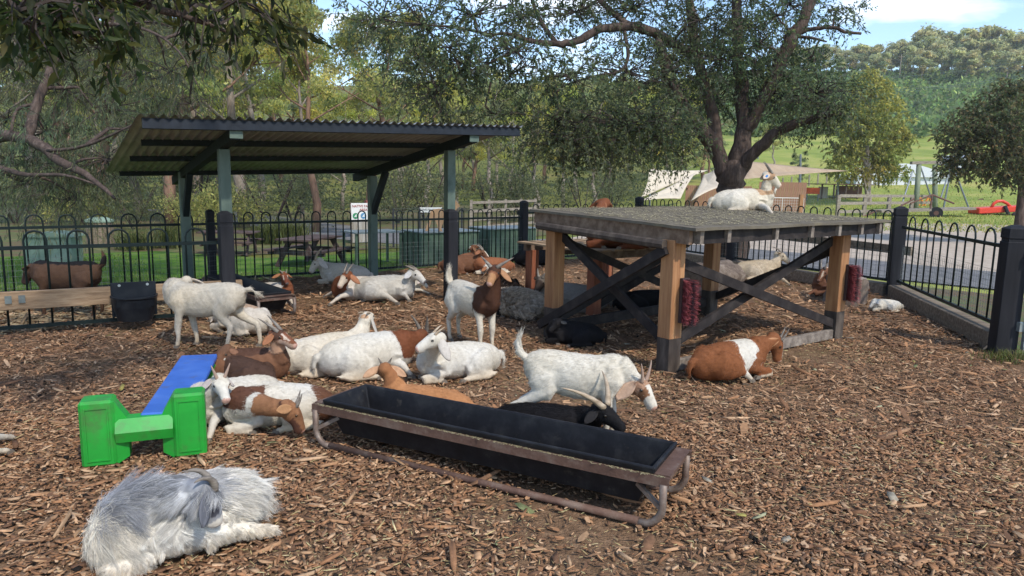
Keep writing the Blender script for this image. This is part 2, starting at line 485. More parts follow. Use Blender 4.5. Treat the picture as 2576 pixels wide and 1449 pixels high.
# straw behind the low fence on the left
def keepL(x, y, r):
    return (x < -3.4) & (y > 6.9 + (x + 5.03) * 0.87)
o = link('straw_bedding', chip_field('straw_bedding', n=26000, xr=(-9.5, -3.2), yr=(4.5, 12), size=0.13, asp=(0.05, 0.12), thick=0.004,
         pal=[(0.34, 0.26, 0.16), (0.25, 0.18, 0.10), (0.42, 0.33, 0.2), (0.17, 0.12, 0.07)], tilt=0.14, zlift=0.03, seed=5, keep=keepL))
tag(o, 'dull straw bedding behind the low fence', 'straw', kind='stuff')

# --- grass blades
m_leaf = leafmat('leaf_surface')
m_blade = leafmat('grass_blade', 0.3, 0.7, 0.2)
def blades(name, pts, h, wd, pal, seed, lean=0.35):
    r = np.random.default_rng(seed); n = len(pts)
    yaw = r.uniform(0, 2 * np.pi, n); hh = h * r.uniform(0.5, 1.3, n); ww = wd * r.uniform(0.6, 1.3, n)
    d = np.stack([np.cos(yaw), np.sin(yaw), np.zeros(n)], -1); l2 = np.stack([-d[:, 1], d[:, 0], d[:, 2]], -1)
    ln = r.uniform(0, lean * 2, n) * hh
    up = np.array([0, 0, 1.0])
    b0 = pts - d * ww[:, None] / 2; b1 = pts + d * ww[:, None] / 2
    mid = pts + up * (hh * 0.6)[:, None] + l2 * (ln * 0.35)[:, None]
    m0 = mid - d * ww[:, None] * 0.35; m1 = mid + d * ww[:, None] * 0.35
    tip = pts + up * hh[:, None] + l2 * ln[:, None]
    Vv = np.stack([b0, b1, m1, m0, tip], 1).reshape(-1, 3)
    b = (np.arange(n) * 5)[:, None]
    Ft = np.concatenate([b + np.array([0, 1, 2]), b + np.array([0, 2, 3]), b + np.array([3, 2, 4])])
    pal = np.array(pal); cc = pal[r.integers(0, len(pal), n)] * r.uniform(0.7, 1.3, n)[:, None]
    return npmesh(name, Vv, Ft, m_blade, False, col=np.repeat(cc, 5, 0))
def strip_pts(n, a0, a1, b0, b1, z, seed):
    r = np.random.default_rng(seed); a = r.uniform(a0, a1, n); b = r.uniform(b0, b1, n)
    return np.stack([CORNER.x + BU.x * a + BV.x * b, CORNER.y + BU.y * a + BV.y * b, np.full(n, z)], -1)
GPAL = [(0.06, 0.13, 0.02), (0.09, 0.17, 0.03), (0.14, 0.2, 0.05), (0.18, 0.19, 0.07)]
o = link('lawn_blades', blades('lawn_blades', np.concatenate([strip_pts(30000, -16, -2.4, 0.1, 4.2, GL0, 11), strip_pts(22000, -22, -9, 3.0, 9.5, GL0, 12)]), 0.055, 0.012, GPAL, 13))
tag(o, 'short mown lawn grass behind the back fence', 'grass', kind='stuff')
def quad_pts(n, A, B, C, D, z, seed):
    r = np.random.default_rng(seed); s = r.random(n)[:, None]; t = r.random(n)[:, None]
    A, B, C, D = [np.array(p, float) for p in (A, B, C, D)]
    p = (A * (1 - s) + B * s) * (1 - t) + (D * (1 - s) + C * s) * t
    return np.concatenate([p, np.full((n, 1), z)], 1)
sheet('grass_verge', [(4.0, 14.6), (5.85, 10.7), (5.2, 7.0), (9.5, 5.0), (14, 9.5), (9.8, 13.6), (6.2, 17.4)], GL0 - 0.002, m_litter)
o = link('verge_blades', blades('verge_blades', np.concatenate([quad_pts(3500, (4.3, 13.9), (5.8, 10.6), (6.9, 11.4), (5.2, 14.8), GL0, 14), quad_pts(2200, (5.8, 10.6), (5.1, 7.0), (6.5, 6.9), (7.1, 11.4), GL0, 15)]), 0.07, 0.012, GPAL, 16))
tag(o, 'grass verge between the right fence and the path', 'grass', kind='stuff')
# yellowish paddock grass on the right
r_ = np.random.default_rng(21)
yy = 24 + 70 * r_.random(30000) ** 1.6; xx = yy * r_.uniform(0.32, 0.80, 30000)
ok = (yy > 34) | (xx > 22 + (yy - 24) * 0.2)
pts = np.stack([xx, yy, terr(xx, yy) - 0.02], -1)[ok]
o = link('paddock_grass', blades('paddock_grass', pts, 0.13, 0.07, [(0.22, 0.26, 0.06), (0.34, 0.31, 0.10), (0.18, 0.24, 0.05), (0.40, 0.34, 0.14)], 22))
tag(o, 'yellow green tussocky grass of the sunny paddock', 'grass', kind='stuff')
c0 = gp(2535, 905)
r_ = np.random.default_rng(31)
pts = np.stack([c0.x + r_.normal(0, 0.13, 380), c0.y + r_.normal(0, 0.07, 380), np.zeros(380)], -1)
o = link('grass_tuft', blades('grass_tuft', pts, 0.085, 0.007, [(0.07, 0.09, 0.025), (0.12, 0.13, 0.04), (0.2, 0.17, 0.08)], 32, 0.6))
tag(o, 'green grass tuft at the foot of the dark gate post', 'grass', kind='stuff')

# ================================================================ FENCES
m_fence = plain('fence_green_paint', (0.005, 0.012, 0.0115), rough=0.5, spec=0.25, var=0.3)
m_post = mat('charcoal_post_paint', [(0.010, 0.010, 0.012), (0.018, 0.018, 0.021), (0.032, 0.032, 0.036)], scale=7, stretch=(1, 1, 0.12), rough=0.7, bump=0.25, spec=0.2)
m_wire = plain('galvanised_wire', (0.16, 0.18, 0.17), rough=0.5, metal=0.3)
m_sleeper = mat('sleeper_timber', [(0.10, 0.075, 0.055), (0.19, 0.145, 0.10), (0.28, 0.22, 0.16)], scale=5, stretch=(0.25, 6, 6), rough=0.9, bump=0.4)
_loop_cache = {}
def loop_mesh(h, w=0.150, r=0.0105):
    key = (round(h, 3), round(w, 3))
    if key not in _loop_cache:
        mb = MB(); pts = [V3(-w / 2, 0, 0), V3(-w / 2, 0, h - w / 2)]
        pts += [V3(-w / 2 * math.cos(a), 0, h - w / 2 + w / 2 * math.sin(a)) for a in [math.pi * k / 6 for k in range(1, 6)]]
        pts += [V3(w / 2, 0, h - w / 2), V3(w / 2, 0, 0)]
        mb.tube(pts, r, 6)
        me = bpy.data.meshes.new('picket_loop')
        me.from_pydata([tuple(v) for v in mb.v], [], mb.f)
        me.polygons.foreach_set('use_smooth', [True] * len(me.polygons))
        me.materials.append(m_fence)
        _loop_cache[key] = me
    return _loop_cache[key]
def fence_panel(p, q, z0, h, label, wire=None, pitch=0.27, name='loop_top_fence', group=None, cat='fence'):
    p, q = Vector(p), Vector(q); d = q - p; L = d.length; d.normalize(); a = math.atan2(d.y, d.x)
    t = thing(name, label, cat, p, group)
    for nm, z, ht in (('top_rail', z0 + h - 0.165, 0.036), ('bottom_rail', z0 + 0.05, 0.036)):
        MB().beam(p + V3(0, 0, z), q + V3(0, 0, z), 0.030, ht).build(nm, m_fence, t)
    n = int((L - 0.1) / pitch); s0 = (L - (n - 1) * pitch) / 2
    me = loop_mesh(h - 0.03, 0.52 * pitch)
    for i in range(n):
        link('picket_loop', me, t, p + d * (s0 + i * pitch) + V3(0, 0, z0 + 0.03), (0, 0, a))
    if wire:
        mb = MB(); wh, gap, side = wire
        nn = V3(-d.y, d.x, 0) * 0.03 * side
        k = int(L / gap)
        for i in range(k + 1):
            c = p + d * (L * i / k) + nn
            mb.beam(c + V3(0, 0, z0 + 0.03), c + V3(0, 0, z0 + wh), 0.0028, 0.0028)
        kk = int(wh / gap)
        for i in range(kk + 1):
            mb.beam(p + nn + V3(0, 0, z0 + 0.03 + i * gap), q + nn + V3(0, 0, z0 + 0.03 + i * gap), 0.0028, 0.0028)
        wo = mb.build('wire_mesh', m_wire, t); wo['kind'] = 'stuff'
    return t
def fence_post(c, h, w_, ang, label, group='charcoal timber fence posts'):
    c = Vector(c); X = V3(math.cos(ang), math.sin(ang), 0); Y = V3(-X.y, X.x, 0); Z = V3(0, 0, 1)
    t = thing('fence_post', label, 'fence post', c, group)
    MB().box(c + V3(0, 0, (h - 0.16) / 2 - 0.05), (w_, w_, h - 0.16 + 0.1), (X, Y, Z), 0.006).build('shaft', m_post, t)
    mb = MB(); k = w_ / 2
    mb.box(c + V3(0, 0, h - 0.145), (w_ * 0.9, w_ * 0.9, 0.03), (X, Y, Z))
    mb.box(c + V3(0, 0, h - 0.08), (w_, w_, 0.10), (X, Y, Z), 0.006)
    b = [c + X * (sx * k * .93) + Y * (sy * k * .93) + V3(0, 0, h - 0.03) for sx, sy in ((-1, -1), (1, -1), (1, 1), (-1, 1))]
    tp = [c + X * (sx * k * .35) + Y * (sy * k * .35) + V3(0, 0, h) for sx, sy in ((-1, -1), (1, -1), (1, 1), (-1, 1))]
    mb.add(b + tp, [(4, 5, 6, 7), (0, 1, 5, 4), (1, 2, 6, 5), (2, 3, 7, 6), (3, 0, 4, 7)])
    mb.build('cap', m_post, t)
    return t
AB = math.atan2(BU.y, BU.x)
SH_FR = V3(-0.85, 9.52, 0); SH_FL = V3(-3.20, 7.95, 0)          # shelter front posts
SU = (SH_FR - SH_FL).normalized(); SV = V3(-SU.y, SU.x, 0); ASH = math.atan2(SU.y, SU.x)
SH_BR = SH_FR + SV * 2.62; SH_BL = SH_FL + SV * 2.62
def onback(a): return CORNER + BU * a
q1312 = onback(-3.30); qBR = onback(-6.25); qBL = onback(-9.2)
fence_panel(q1312, CORNER, 0.0, 1.14, 'loop top fence bay behind the climbing platform', (0.45, 0.075, -1))
fence_panel(qBR, q1312, 0.0, 1.05, 'loop top fence bay in front of the green metal bins', (0.5, 0.075, -1), 0.215)
fence_panel(qBL, qBR, 0.0, 1.05, 'loop top fence bay in front of the picnic tables', (0.45, 0.075, -1))
fence_panel(onback(-15.5), qBL, 0.0, 1.05, 'far loop top fence bay behind the brown goat on the lawn side', (0.45, 0.075, -1), 0.37)
fence_post(q1312, 1.22, 0.135, AB, 'charcoal fence post left of the climbing platform by the green bins')
fence_post(CORNER, 1.30, 0.15, AB, 'charcoal corner post showing above the far platform edge')
fence_post(qBL + V3(-0.05, 0.04, 0), 1.10, 0.11, AB, 'charcoal fence post behind the left rear shelter post')
NF = (V3(-5.03, 6.84, 0) - SH_FL).normalized()
nf_a = SH_FL + NF * 0.08; nf_b = SH_FL + NF * 4.6
fence_panel(nf_b, nf_a, 0.03, 1.0, 'low loop top fence with the timber board on the left', None, 0.365)
fence_post(SH_FL + V3(0.03, -0.11, 0), 1.22, 0.145, ASH, 'charcoal post in front of the left front shelter post')
fence_post(SH_FR + V3(0.03, -0.13, 0), 1.22, 0.145, ASH, 'charcoal post in front of the right front shelter post')
# timber board along the low fence
mside = V3(-NF.y, NF.x, 0)
if mside.y > 0: mside = -mside
m_board = mat('rough_pine_board', [(0.17, 0.105, 0.06), (0.29, 0.19, 0.11), (0.40, 0.28, 0.17)], scale=3.2, stretch=(1.0, 1.0, 9), rough=0.85, bump=0.35, nrough=0.7)
b0 = nf_b + mside * 0.07; b1 = SH_FL + mside * 0.12 + SU * 0.12
t = thing('timber_board', 'weathered pine board fixed along the low left fence', 'board', b0)
MB().beam(b0 + V3(0, 0, 0.36), b1 + V3(0, 0, 0.36), 0.05, 0.18, bev=0.006).build('plank', m_board, t)
for k in (2.05, 2.16):
    c = b1 - (b1 - b0).normalized() * k + mside * 0.035
    MB().box(c + V3(0, 0, 0.375), (0.055, 0.012, 0.075), ((b1 - b0).normalized(), mside, V3(0, 0, 1))).build('bracket', m_wire, t)
# right side fence on its sleepers
fence_panel(P1837, CORNER, 0.18, 1.08, 'loop top fence bay right of the corner post behind the platform', (0.5, 0.075, 1))
fence_panel(P2245, P1837, 0.18, 1.08, 'loop top fence bay beside the cream goat on the right', (0.5, 0.075, 1))
fence_post(P1837, 1.36, 0.16, math.atan2(-5.73, 2.82), 'charcoal post seen under the platform beside the tree')
fence_post(P2245, 1.33, 0.165, 1.3, 'tall charcoal gate post near the tree stump')
fence_post(P2530, 1.26, 0.19, 1.35, 'charcoal gate post at the right edge above the grass tuft')
gdir = (P2530 - P2245).normalized()
fence_panel(P2245 + gdir * 0.16, P2530 - gdir * 0.14, 0.20, 1.0, 'dark loop top gate on the right between two charcoal posts', (0.55, 0.06, 1), 0.50, name='loop_top_gate', cat='gate')
for (a, b, lab) in ((P2245, P2530, 'timber sleeper edging under the right gate'), (P1837, P2245, 'timber sleeper edging behind the cream goat'), (CORNER, P1837, 'timber sleeper edging near the corner post')):
    d = (b - a).normalized(); i_ = V3(d.y, -d.x, 0)
    if i_.x > 0: i_ = -i_
    o = MB().beam(a + d * 0.1 + V3(0, 0, 0.085), b - d * 0.1 + V3(0, 0, 0.085), 0.20, 0.19, bev=0.008).build('sleeper_edging', m_sleeper, None, a)
    tag(o, lab, 'sleeper')
# a horizontal timber rail seen behind the right fence
o = MB().beam(P1837 + V3(0.25, 0.1, 0.72), P2245 + V3(0.3, 0.15, 0.66), 0.05, 0.13).build('timber_rail', m_sleeper, None, P2245)
tag(o, 'grey horizontal timber rail fixed behind the right fence', 'rail')
# galvanised mesh gate at the very right
m_galv = mat('galvanised_steel', [(0.22, 0.26, 0.25), (0.36, 0.40, 0.39), (0.45, 0.48, 0.47)], scale=18, rough=0.45, metal=0.6)
ga = P2530 + V3(0.10, -0.16, 0); gd = V3(0.62, -0.78, 0).normalized(); gb = ga + gd * 1.6
t = thing('mesh_gate', 'galvanised mesh gate cut off by the right edge', 'gate', ga)
MB().beam(ga + V3(0, 0, 0.06), ga + V3(0, 0, 1.12), 0.04, 0.04).build('stile', m_galv, t)
MB().beam(gb + V3(0, 0, 0.06), gb + V3(0, 0, 1.12), 0.04, 0.04).build('stile', m_galv, t)
for z in (0.08, 0.38, 1.10):
    MB().beam(ga + V3(0, 0, z) + gd * 0.02, gb + V3(0, 0, z) - gd * 0.02, 0.035, 0.035).build('frame_rail', m_galv, t)
mb = MB()
for i in range(1, 22): mb.beam(ga + gd * (i * 0.075) + V3(0, 0, 0.1), ga + gd * (i * 0.075) + V3(0, 0, 1.1), 0.004, 0.004)
for i in range(1, 13): mb.beam(ga + V3(0, 0, 0.1 + i * 0.077), gb + V3(0, 0, 0.1 + i * 0.077), 0.004, 0.004)
mb.build('wire_mesh', m_galv, t)['kind'] = 'stuff'
for z in (0.28, 0.95):
    MB().box(ga + V3(-0.035, 0.03, z), (0.05, 0.05, 0.09)).build('hinge', m_galv, t)

# ================================================================ SHELTER
m_green = mat('shelter_green_paint', [(0.065, 0.092, 0.074), (0.095, 0.13, 0.104), (0.12, 0.155, 0.127)], scale=5, stretch=(1, 1, 0.3), rough=0.55, dirt=((0.03, 0.05, 0.04), 0.55, 0.8), dscale=4)
m_dkgreen = plain('dark_green_beam', (0.012, 0.018, 0.018), rough=0.7, spec=0.2)
m_roof = mat('corrugated_steel', [(0.27, 0.268, 0.262), (0.37, 0.366, 0.355), (0.45, 0.445, 0.435)], scale=2.5, detail=8, rough=0.5, metal=0.25, dirt=((0.16, 0.13, 0.10), 0.5, 0.75), dscale=1.5)
sh = thing('picnic_shelter', 'open green shelter with sloping corrugated roof over the resting goats', 'shelter', (SH_FL + SH_BR) / 2)
ZF, ZB = 1.98, 1.64            # roof support height over front and back posts
def zroof(b): return ZF + (ZB - ZF) * (b / 2.62)
WF = (SH_FR - SH_FL).length
for c, hh in ((SH_FL, ZF - .09), (SH_FR, ZF)):
    MB().box(c + V3(0, 0, hh / 2), (0.115, 0.115, hh), (SU, SV, V3(0, 0, 1)), 0.004).build('post', m_green, sh)
for c in (SH_BL, SH_BR):
    MB().box(c + V3(0, 0, ZB / 2), (0.125, 0.125, ZB), (SU, SV, V3(0, 0, 1)), 0.004).build('post', m_green, sh)
slope = V3(SV.x * 2.62, SV.y * 2.62, ZB - ZF).normalized()
nrm = SU.cross(slope).normalized()
if nrm.z < 0: nrm = -nrm
def rp(a, b): return SH_FL + SU * a + SV * b + V3(0, 0, zroof(b) - 0.09 * (1 - a / WF))
for a in (0, WF):
    MB().beam(rp(a, -0.62) + nrm * 0.06, rp(a, 3.35) + nrm * 0.06, 0.09, 0.12, nrm).build('rafter', m_dkgreen, sh)
    MB().box(rp(a, -0.63) + nrm * 0.055 - SV * 0.006, (0.13, 0.012, 0.09), (SU, SV, V3(0, 0, 1))).build('rafter_end_plate', m_green, sh)
A0, A1 = -0.86, WF + 0.66
for b in (0.55, 1.75, 3.2):
    MB().beam(rp(A0 + 0.12, b) + nrm * 0.154, rp(A1 - 0.12, b) + nrm * 0.154, 0.05, 0.066, nrm).build('purlin', m_dkgreen, sh)
m_fascia = plain('fascia_blue_grey', (0.016, 0.020, 0.027), rough=0.6, spec=0.15)
MB().beam(rp(A0, -0.66) + nrm * 0.135, rp(A1, -0.66) + nrm * 0.135, 0.045, 0.10, nrm).build('fascia', m_fascia, sh)
# knee braces at the back posts
for c in (SH_BL, SH_BR):
    MB().beam(c + V3(0, 0, ZB - 0.62), c - SV * 0.55 + V3(0, 0, zroof(2.07) + 0.0), 0.075, 0.10).build('knee_brace', m_dkgreen, sh)
# corrugated sheet
na, nb = 400, 6
aa = np.linspace(A0 - 0.05, A1 + 0.05, na); bb = np.linspace(-0.72, 3.42, nb)
vs = []
for b in bb:
    for a in aa:
        p = rp(a, b) + nrm * (0.200 + 0.017 * math.sin(a * 2 * math.pi / 0.10))
        vs.append(p)
for b in bb:
    for a in aa:
        p = rp(a, b) + nrm * (0.1975 + 0.017 * math.sin(a * 2 * math.pi / 0.10))
        vs.append(p)
Vr = np.array([tuple(v) for v in vs]) - np.array(tuple(WPOS[sh.name]))
idx = np.arange(na * nb).reshape(nb, na)
Fr = np.stack([idx[:-1, :-1], idx[:-1, 1:], idx[1:, 1:], idx[1:, :-1]], -1).reshape(-1, 4)
Fr2 = Fr[:, ::-1] + na * nb
link('corrugated_roof', npmesh('corrugated_roof', Vr, np.concatenate([Fr, Fr2]), m_roof, True), sh, WPOS[sh.name])
# white cord hanging from the rafter
MB().tube([rp(WF, -0.2) + V3(0, 0, .05), rp(WF, -0.2) + V3(0.02, 0, -.3)], 0.004, 4).build('cord', m_fascia, sh)

# ================================================================ CLIMBING PLATFORM
m_orange = mat('oiled_hardwood_post', [(0.20, 0.085, 0.035), (0.33, 0.16, 0.07), (0.45, 0.24, 0.11)], scale=4, stretch=(5, 5, 0.35), rough=0.7, bump=0.25, nrough=0.65)
m_darkwood = mat('creosote_brace', [(0.012, 0.009, 0.009), (0.022, 0.017, 0.016), (0.05, 0.04, 0.035)], scale=6, stretch=(1.2, 1.2, 1.2), rough=0.8, bump=0.3)
m_grey = mat('weathered_grey_timber', [(0.10, 0.08, 0.065), (0.20, 0.165, 0.135), (0.32, 0.27, 0.22)], scale=6, stretch=(2, 2, 2), rough=0.9, bump=0.4, nrough=0.7)
m_foot = mat('damp_post_foot', [(0.035, 0.026, 0.021), (0.065, 0.05, 0.04), (0.12, 0.095, 0.075)], scale=6, stretch=(2, 2, .6), rough=0.9, bump=0.3)
m_joist = mat('joist_timber', [(0.09, 0.055, 0.035), (0.16, 0.105, 0.07), (0.24, 0.17, 0.12)], scale=6, stretch=(2, 2, 2), rough=0.9, bump=0.3)
m_mat = mat('worn_rubber_deck', [(0.10, 0.086, 0.066), (0.135, 0.117, 0.092), (0.19, 0.165, 0.125)], scale=2.2, detail=10, rough=1.0, spec=0.04, bump=0.2, bscale=60, nrough=0.75, dirt=((0.23, 0.19, 0.11), 0.50, 0.85), dscale=4)
LN, LR, LL, LB = V3(1.35, 5.95, 0), V3(3.42, 7.42, 0), V3(0.44, 7.34, 0), V3(2.46, 8.74, 0)
DN = V3(1.47, 5.74, 1.262); DR = V3(3.80, 7.36, 1.275); DL = V3(0.25, 7.46, 1.322); DB = DR + DL - DN + V3(0, 0, -0.01)
pf = thing('climbing_platform', 'raised timber climbing platform with crossed dark braces and a goat on top', 'platform', (LN + LB) / 2)
def zdeck(p):
    d = Vector((p.x, p.y)) - Vector((DN.x, DN.y))
    e1 = Vector((DR.x - DN.x, DR.y - DN.y)); e2 = Vector((DL.x - DN.x, DL.y - DN.y))
    den = e1.x * e2.y - e1.y * e2.x
    s = (d.x * e2.y - d.y * e2.x) / den; q = (e1.x * d.y - e1.y * d.x) / den
    return DN.z + s * (DR.z - DN.z) + q * (DL.z - DN.z)
for c in (LN, LR, LL, LB):
    zt = zdeck(c) - 0.13
    l = MB().box(c + V3(0, 0, 0.30 + (zt - 0.30) / 2), (0.145, 0.145, zt - 0.30), (PU, PV, V3(0, 0, 1)), 0.005).build('leg', m_orange, pf)
    MB().box(c + V3(0, 0, 0.13), (0.146, 0.146, 0.345), (PU, PV, V3(0, 0, 1)), 0.005).build('leg_foot', m_foot, l)
def bmid(a, b, t): return a + (b - a) * t
fr, fl = -PV, -PU
def brace(a, b, z0, z1, side, sh_=0.0):
    MB().beam(a + side * (0.095 + sh_) + V3(0, 0, z0), b + side * (0.095 + sh_) + V3(0, 0, z1), 0.038, 0.085).build('brace', m_darkwood, pf)
brace(LN + PU * .02, LR - PU * 0.02, 0.96, 0.16, -PV, -0.045 - .03); brace(LN + PU * 0.1, LR - PU * .05, 0.22, 1.04, PV, -0.045 + .01)
brace(LL - PU * 0, LN + PV * 0.05, 1.08, 0.22, PU, -0.045 + .0)
brace(LL + PV * 0.12, LN, 0.10, 1.06, -PU, -0.0)
brace(LB, LR - PV * .05, 0.2, 1.0, PU, -0.05); brace(LL + PU * .1, LB, 0.15, 1.05, PV, -0.04); brace(LL, LB, 1.05, 0.15, PV, 0.02)
# ground beams
MB().beam(LN + PU * 0.08 - PV * 0.02 + V3(0, 0, 0.055), LR + PU * 0.12 - PV * 0.02 + V3(0, 0, 0.06), 0.05, 0.10, bev=0.004).build('ground_beam', m_grey, pf)
MB().beam(LL + PU * 0.1 - PV * .02 + V3(0, 0, 0.10), LB + V3(0, 0, 0.16) - PU * 0.08, 0.05, 0.10).build('ground_beam', m_darkwood, pf)
# bearers, joists and deck
MB().beam(V3(DN.x, DN.y, 0) - PU * 0.015 + V3(0, 0, zdeck(DN) - 0.085) - PV * -.03, V3(DL.x, DL.y, 0) - PU * 0.015 + V3(0, 0, DL.z - 0.085), 0.045, 0.13).build('bearer', m_joist, pf)
MB().tube([DN + PV * 0.25 - PU * 0.075 + V3(0, 0, -0.165), DL - PV * 0.12 - PU * 0.075 + V3(0, 0, -0.17)], 0.04, 8).build('rub_rail', m_foot, pf)
MB().beam(V3(DR.x, DR.y, DR.z - 0.085) - PU * 0.05, V3(DB.x, DB.y, DB.z - 0.085) - PU * 0.05, 0.045, 0.13).build('bearer', m_joist, pf)
for k in (0.28, 0.62):
    a = bmid(DN, DL, k); b = bmid(DR, DB, k)
    MB().beam(a + V3(0, 0, -0.17), b + V3(0, 0, -0.17), 0.05, 0.10).build('bearer', m_joist, pf)
MB().beam(bmid(DN, DR, 0.02) + PV * 0.03 + V3(0, 0, -0.09), bmid(DN, DR, 0.98) + PV * 0.03 + V3(0, 0, -0.09), 0.04, 0.115).build('rim_joist', m_darkwood, pf)
for s in (0.02, 0.14, 0.37, 0.56, 0.72, 0.86, 0.98):
    a = bmid(DN, DR, s); b = bmid(DL, DB, s)
    MB().beam(a - PV * 0.025 + V3(0, 0, -0.085), b + V3(0, 0, -0.085), 0.045, 0.115).build('joist', m_grey, pf)
# deck sheet with a ragged edge
nd = 60
def dpt(s, q): return DN + (DR - DN) * s + (DL - DN) * q
rr = random.Random(3)
top = []
edge = [(i / nd, 0) for i in range(nd)] + [(1, i / nd) for i in range(nd)] + [(1 - i / nd, 1) for i in range(nd)] + [(0, 1 - i / nd) for i in range(nd)]
wob = 0
for s, q in edge:
    wob = 0.7 * wob + rr.uniform(-0.012, 0.012)
    ss = s + (0.018 + wob) * (1 if s > 0.5 else -1) * (1 if s in (0, 1) else 0); qq = q + (0.022 + wob) * (1 if q > 0.5 else -1) * (1 if q in (0, 1) else 0)
    top.append(dpt(ss, qq) + V3(0, 0, 0.012 * math.sin(s * 9 + q * 3) * (1 if s in (0, 1) or q in (0, 1) else 0)))
grid_v, grid_f = [], []
G = 26
for j in range(G + 1):
    for i in range(G + 1):
        s, q = i / G, j / G
        e = min(s, 1 - s, q, 1 - q)
        grid_v.append(dpt(-0.02 + 1.04 * s + rr.uniform(-.004, .004), -0.025 + 1.05 * q + rr.uniform(-.006, .006)) + V3(0, 0, 0.003 * math.sin(s * 14 + q * 5) + rr.uniform(-.001, .001) - (0.008 if e == 0 else 0)))
nG = len(grid_v)
grid_v += [v + V3(0, 0, -0.024) for v in grid_v]
for j in range(G):
    for i in range(G):
        a = j * (G + 1) + i
        grid_f.append((a, a + 1, a + G + 2, a + G + 1)); grid_f.append((nG + a + G + 1, nG + a + G + 2, nG + a + 1, nG + a))
bd = [j for j in range(G + 1)] + [(k + 1) * (G + 1) - 1 for k in range(1, G + 1)] + [G * (G + 1) + G - k for k in range(1, G + 1)] + [(G - k) * (G + 1) for k in range(1, G)]
for i in range(len(bd)):
    a, b = bd[i], bd[(i + 1) % len(bd)]
    grid_f.append((a, nG + a, nG + b, b))
mb = MB(); mb.add(grid_v, grid_f); mb.build('deck', m_mat, pf, smooth=True).data.set_sharp_from_angle(angle=0.6)
# droppings and straw on the deck
r_ = np.random.default_rng(5)
def scatter_bits(n, fs, fq, z, size):
    mb = MB()
    for i in range(n):
        s, q = fs(), fq()
        p = dpt(s, q) + V3(0, 0, z)
        a = r_.uniform(0, 6.28); X = V3(math.cos(a), math.sin(a), 0); Y = V3(-X.y, X.x, 0)
        e = size * r_.uniform(.6, 1.3)
        mb.add([p + X * e, p + Y * e * .7, p - X * e, p - Y * e * .7, p + V3(0, 0, e * .9)], [(0, 1, 4), (1, 2, 4), (2, 3, 4), (3, 0, 4)])
    return mb
m_pellet = plain('dark_pellet', (0.012, 0.010, 0.008), rough=0.6)
o = scatter_bits(200, lambda: r_.uniform(0.62, 1.0), lambda: r_.uniform(0.35, 0.98), 0.006, 0.009).build('goat_droppings', m_pellet, None, DN); tag(o, 'small black droppings scattered over the platform deck', 'droppings', kind='stuff')
mb = MB()
for i in range(5200):
    s, q = r_.uniform(0, 1) ** 1.1, r_.uniform(0, 1)
    p = dpt(s, q) + V3(0, 0, 0.008); a = r_.uniform(0, 3.14); X = V3(math.cos(a), math.sin(a), r_.uniform(-.1, .1)); Y = V3(-X.y, X.x, 0)
    l = r_.uniform(.008, .03); ww = r_.uniform(.002, .0045)
    mb.add([p - X * l - Y * ww, p + X * l - Y * ww, p + X * l + Y * ww, p - X * l + Y * ww], [(0, 1, 2, 3)])
m_straw = plain('straw', (0.42, 0.36, 0.20), rough=0.9)
o = mb.build('deck_straw', m_straw, None, DN); tag(o, 'bits of straw scattered over the platform deck', 'straw', kind='stuff')
# scratching brushes screwed to two legs
m_red = plain('red_bristle', (0.27, 0.06, 0.065), rough=0.7, var=0.5, scale=60); m_blk = plain('black_bristle', (0.02, 0.014, 0.022), rough=0.8)
m_block = plain('brush_block', (0.05, 0.03, 0.03))
def scratch_brush(c, nx, z0, z1):
    """nx: direction the bristles point"""
    yx = V3(-nx.y, nx.x, 0)
    b = MB().box(c + nx * 0.02 + V3(0, 0, (z0 + z1) / 2), (0.03, 0.085, z1 - z0), (nx, yx, V3(0, 0, 1))).build('brush_block', m_block, pf)
    rb = random.Random(int(c.x * 100))
    for nm, lo, hi, m in (('red_bristles', -0.062, -0.012, m_red), ('black_bristles', -0.012, 0.018, m_blk), ('red_bristles', 0.018, 0.062, m_red)):
        mb = MB()
        for i in range(900):
            y = rb.uniform(lo, hi); z = rb.uniform(z0 + 0.01, z1 - 0.01)
            p = c + nx * 0.035 + yx * (y * 0.65) + V3(0, 0, z)
            e = c + nx * (0.035 + rb.uniform(0.06, 0.10)) + yx * (y * 1.25 + rb.gauss(0, .008)) + V3(0, 0, z + rb.gauss(-0.012, .014))
            d = yx * 0.0016 + V3(0, 0, rb.uniform(-.001, .001))
            mb.add([p - d, p + d, e + d * .7, e - d * .7], [(0, 1, 2, 3)])
        mb.build(nm, m, b)['kind'] = 'stuff'
scratch_brush(LN + PU * 0.055 - PV * 0.072, -PV, 0.44, 0.82)
scratch_brush(LR + PU * 0.055 - PV * 0.072, -PV, 0.42, 0.80)

# ================================================================ PALLET TABLE BEHIND
m_redleg = mat('red_stained_post', [(0.16, 0.045, 0.022), (0.26, 0.085, 0.042), (0.34, 0.13, 0.065)], scale=4, stretch=(5, 5, 0.4), rough=0.75, bump=0.2)
T0 = V3(0.98, 8.40, 0); T1 = T0 + PU * 1.35; T2 = T0 + PV * 1.25; T3 = T1 + PV * 1.25
pt = thing('pallet_table', 'timber pallet on red stained legs behind the climbing platform', 'table', (T0 + T3) / 2)
ZT = 0.80
for c in (T0, T1, T2, T3):
    MB().box(c + V3(0, 0, (ZT - .1) / 2), (0.125, 0.125, ZT - .1), (PU, PV, V3(0, 0, 1))).build('leg', m_redleg, pt)
for k in range(3):
    a = bmid(T0, T2, k / 2); b = bmid(T1, T3, k / 2)
    MB().beam(a - PU * .12 + V3(0, 0, ZT - 0.06), b + PU * .12 + V3(0, 0, ZT - 0.06), 0.06, 0.09).build('stringer', m_joist, pt)
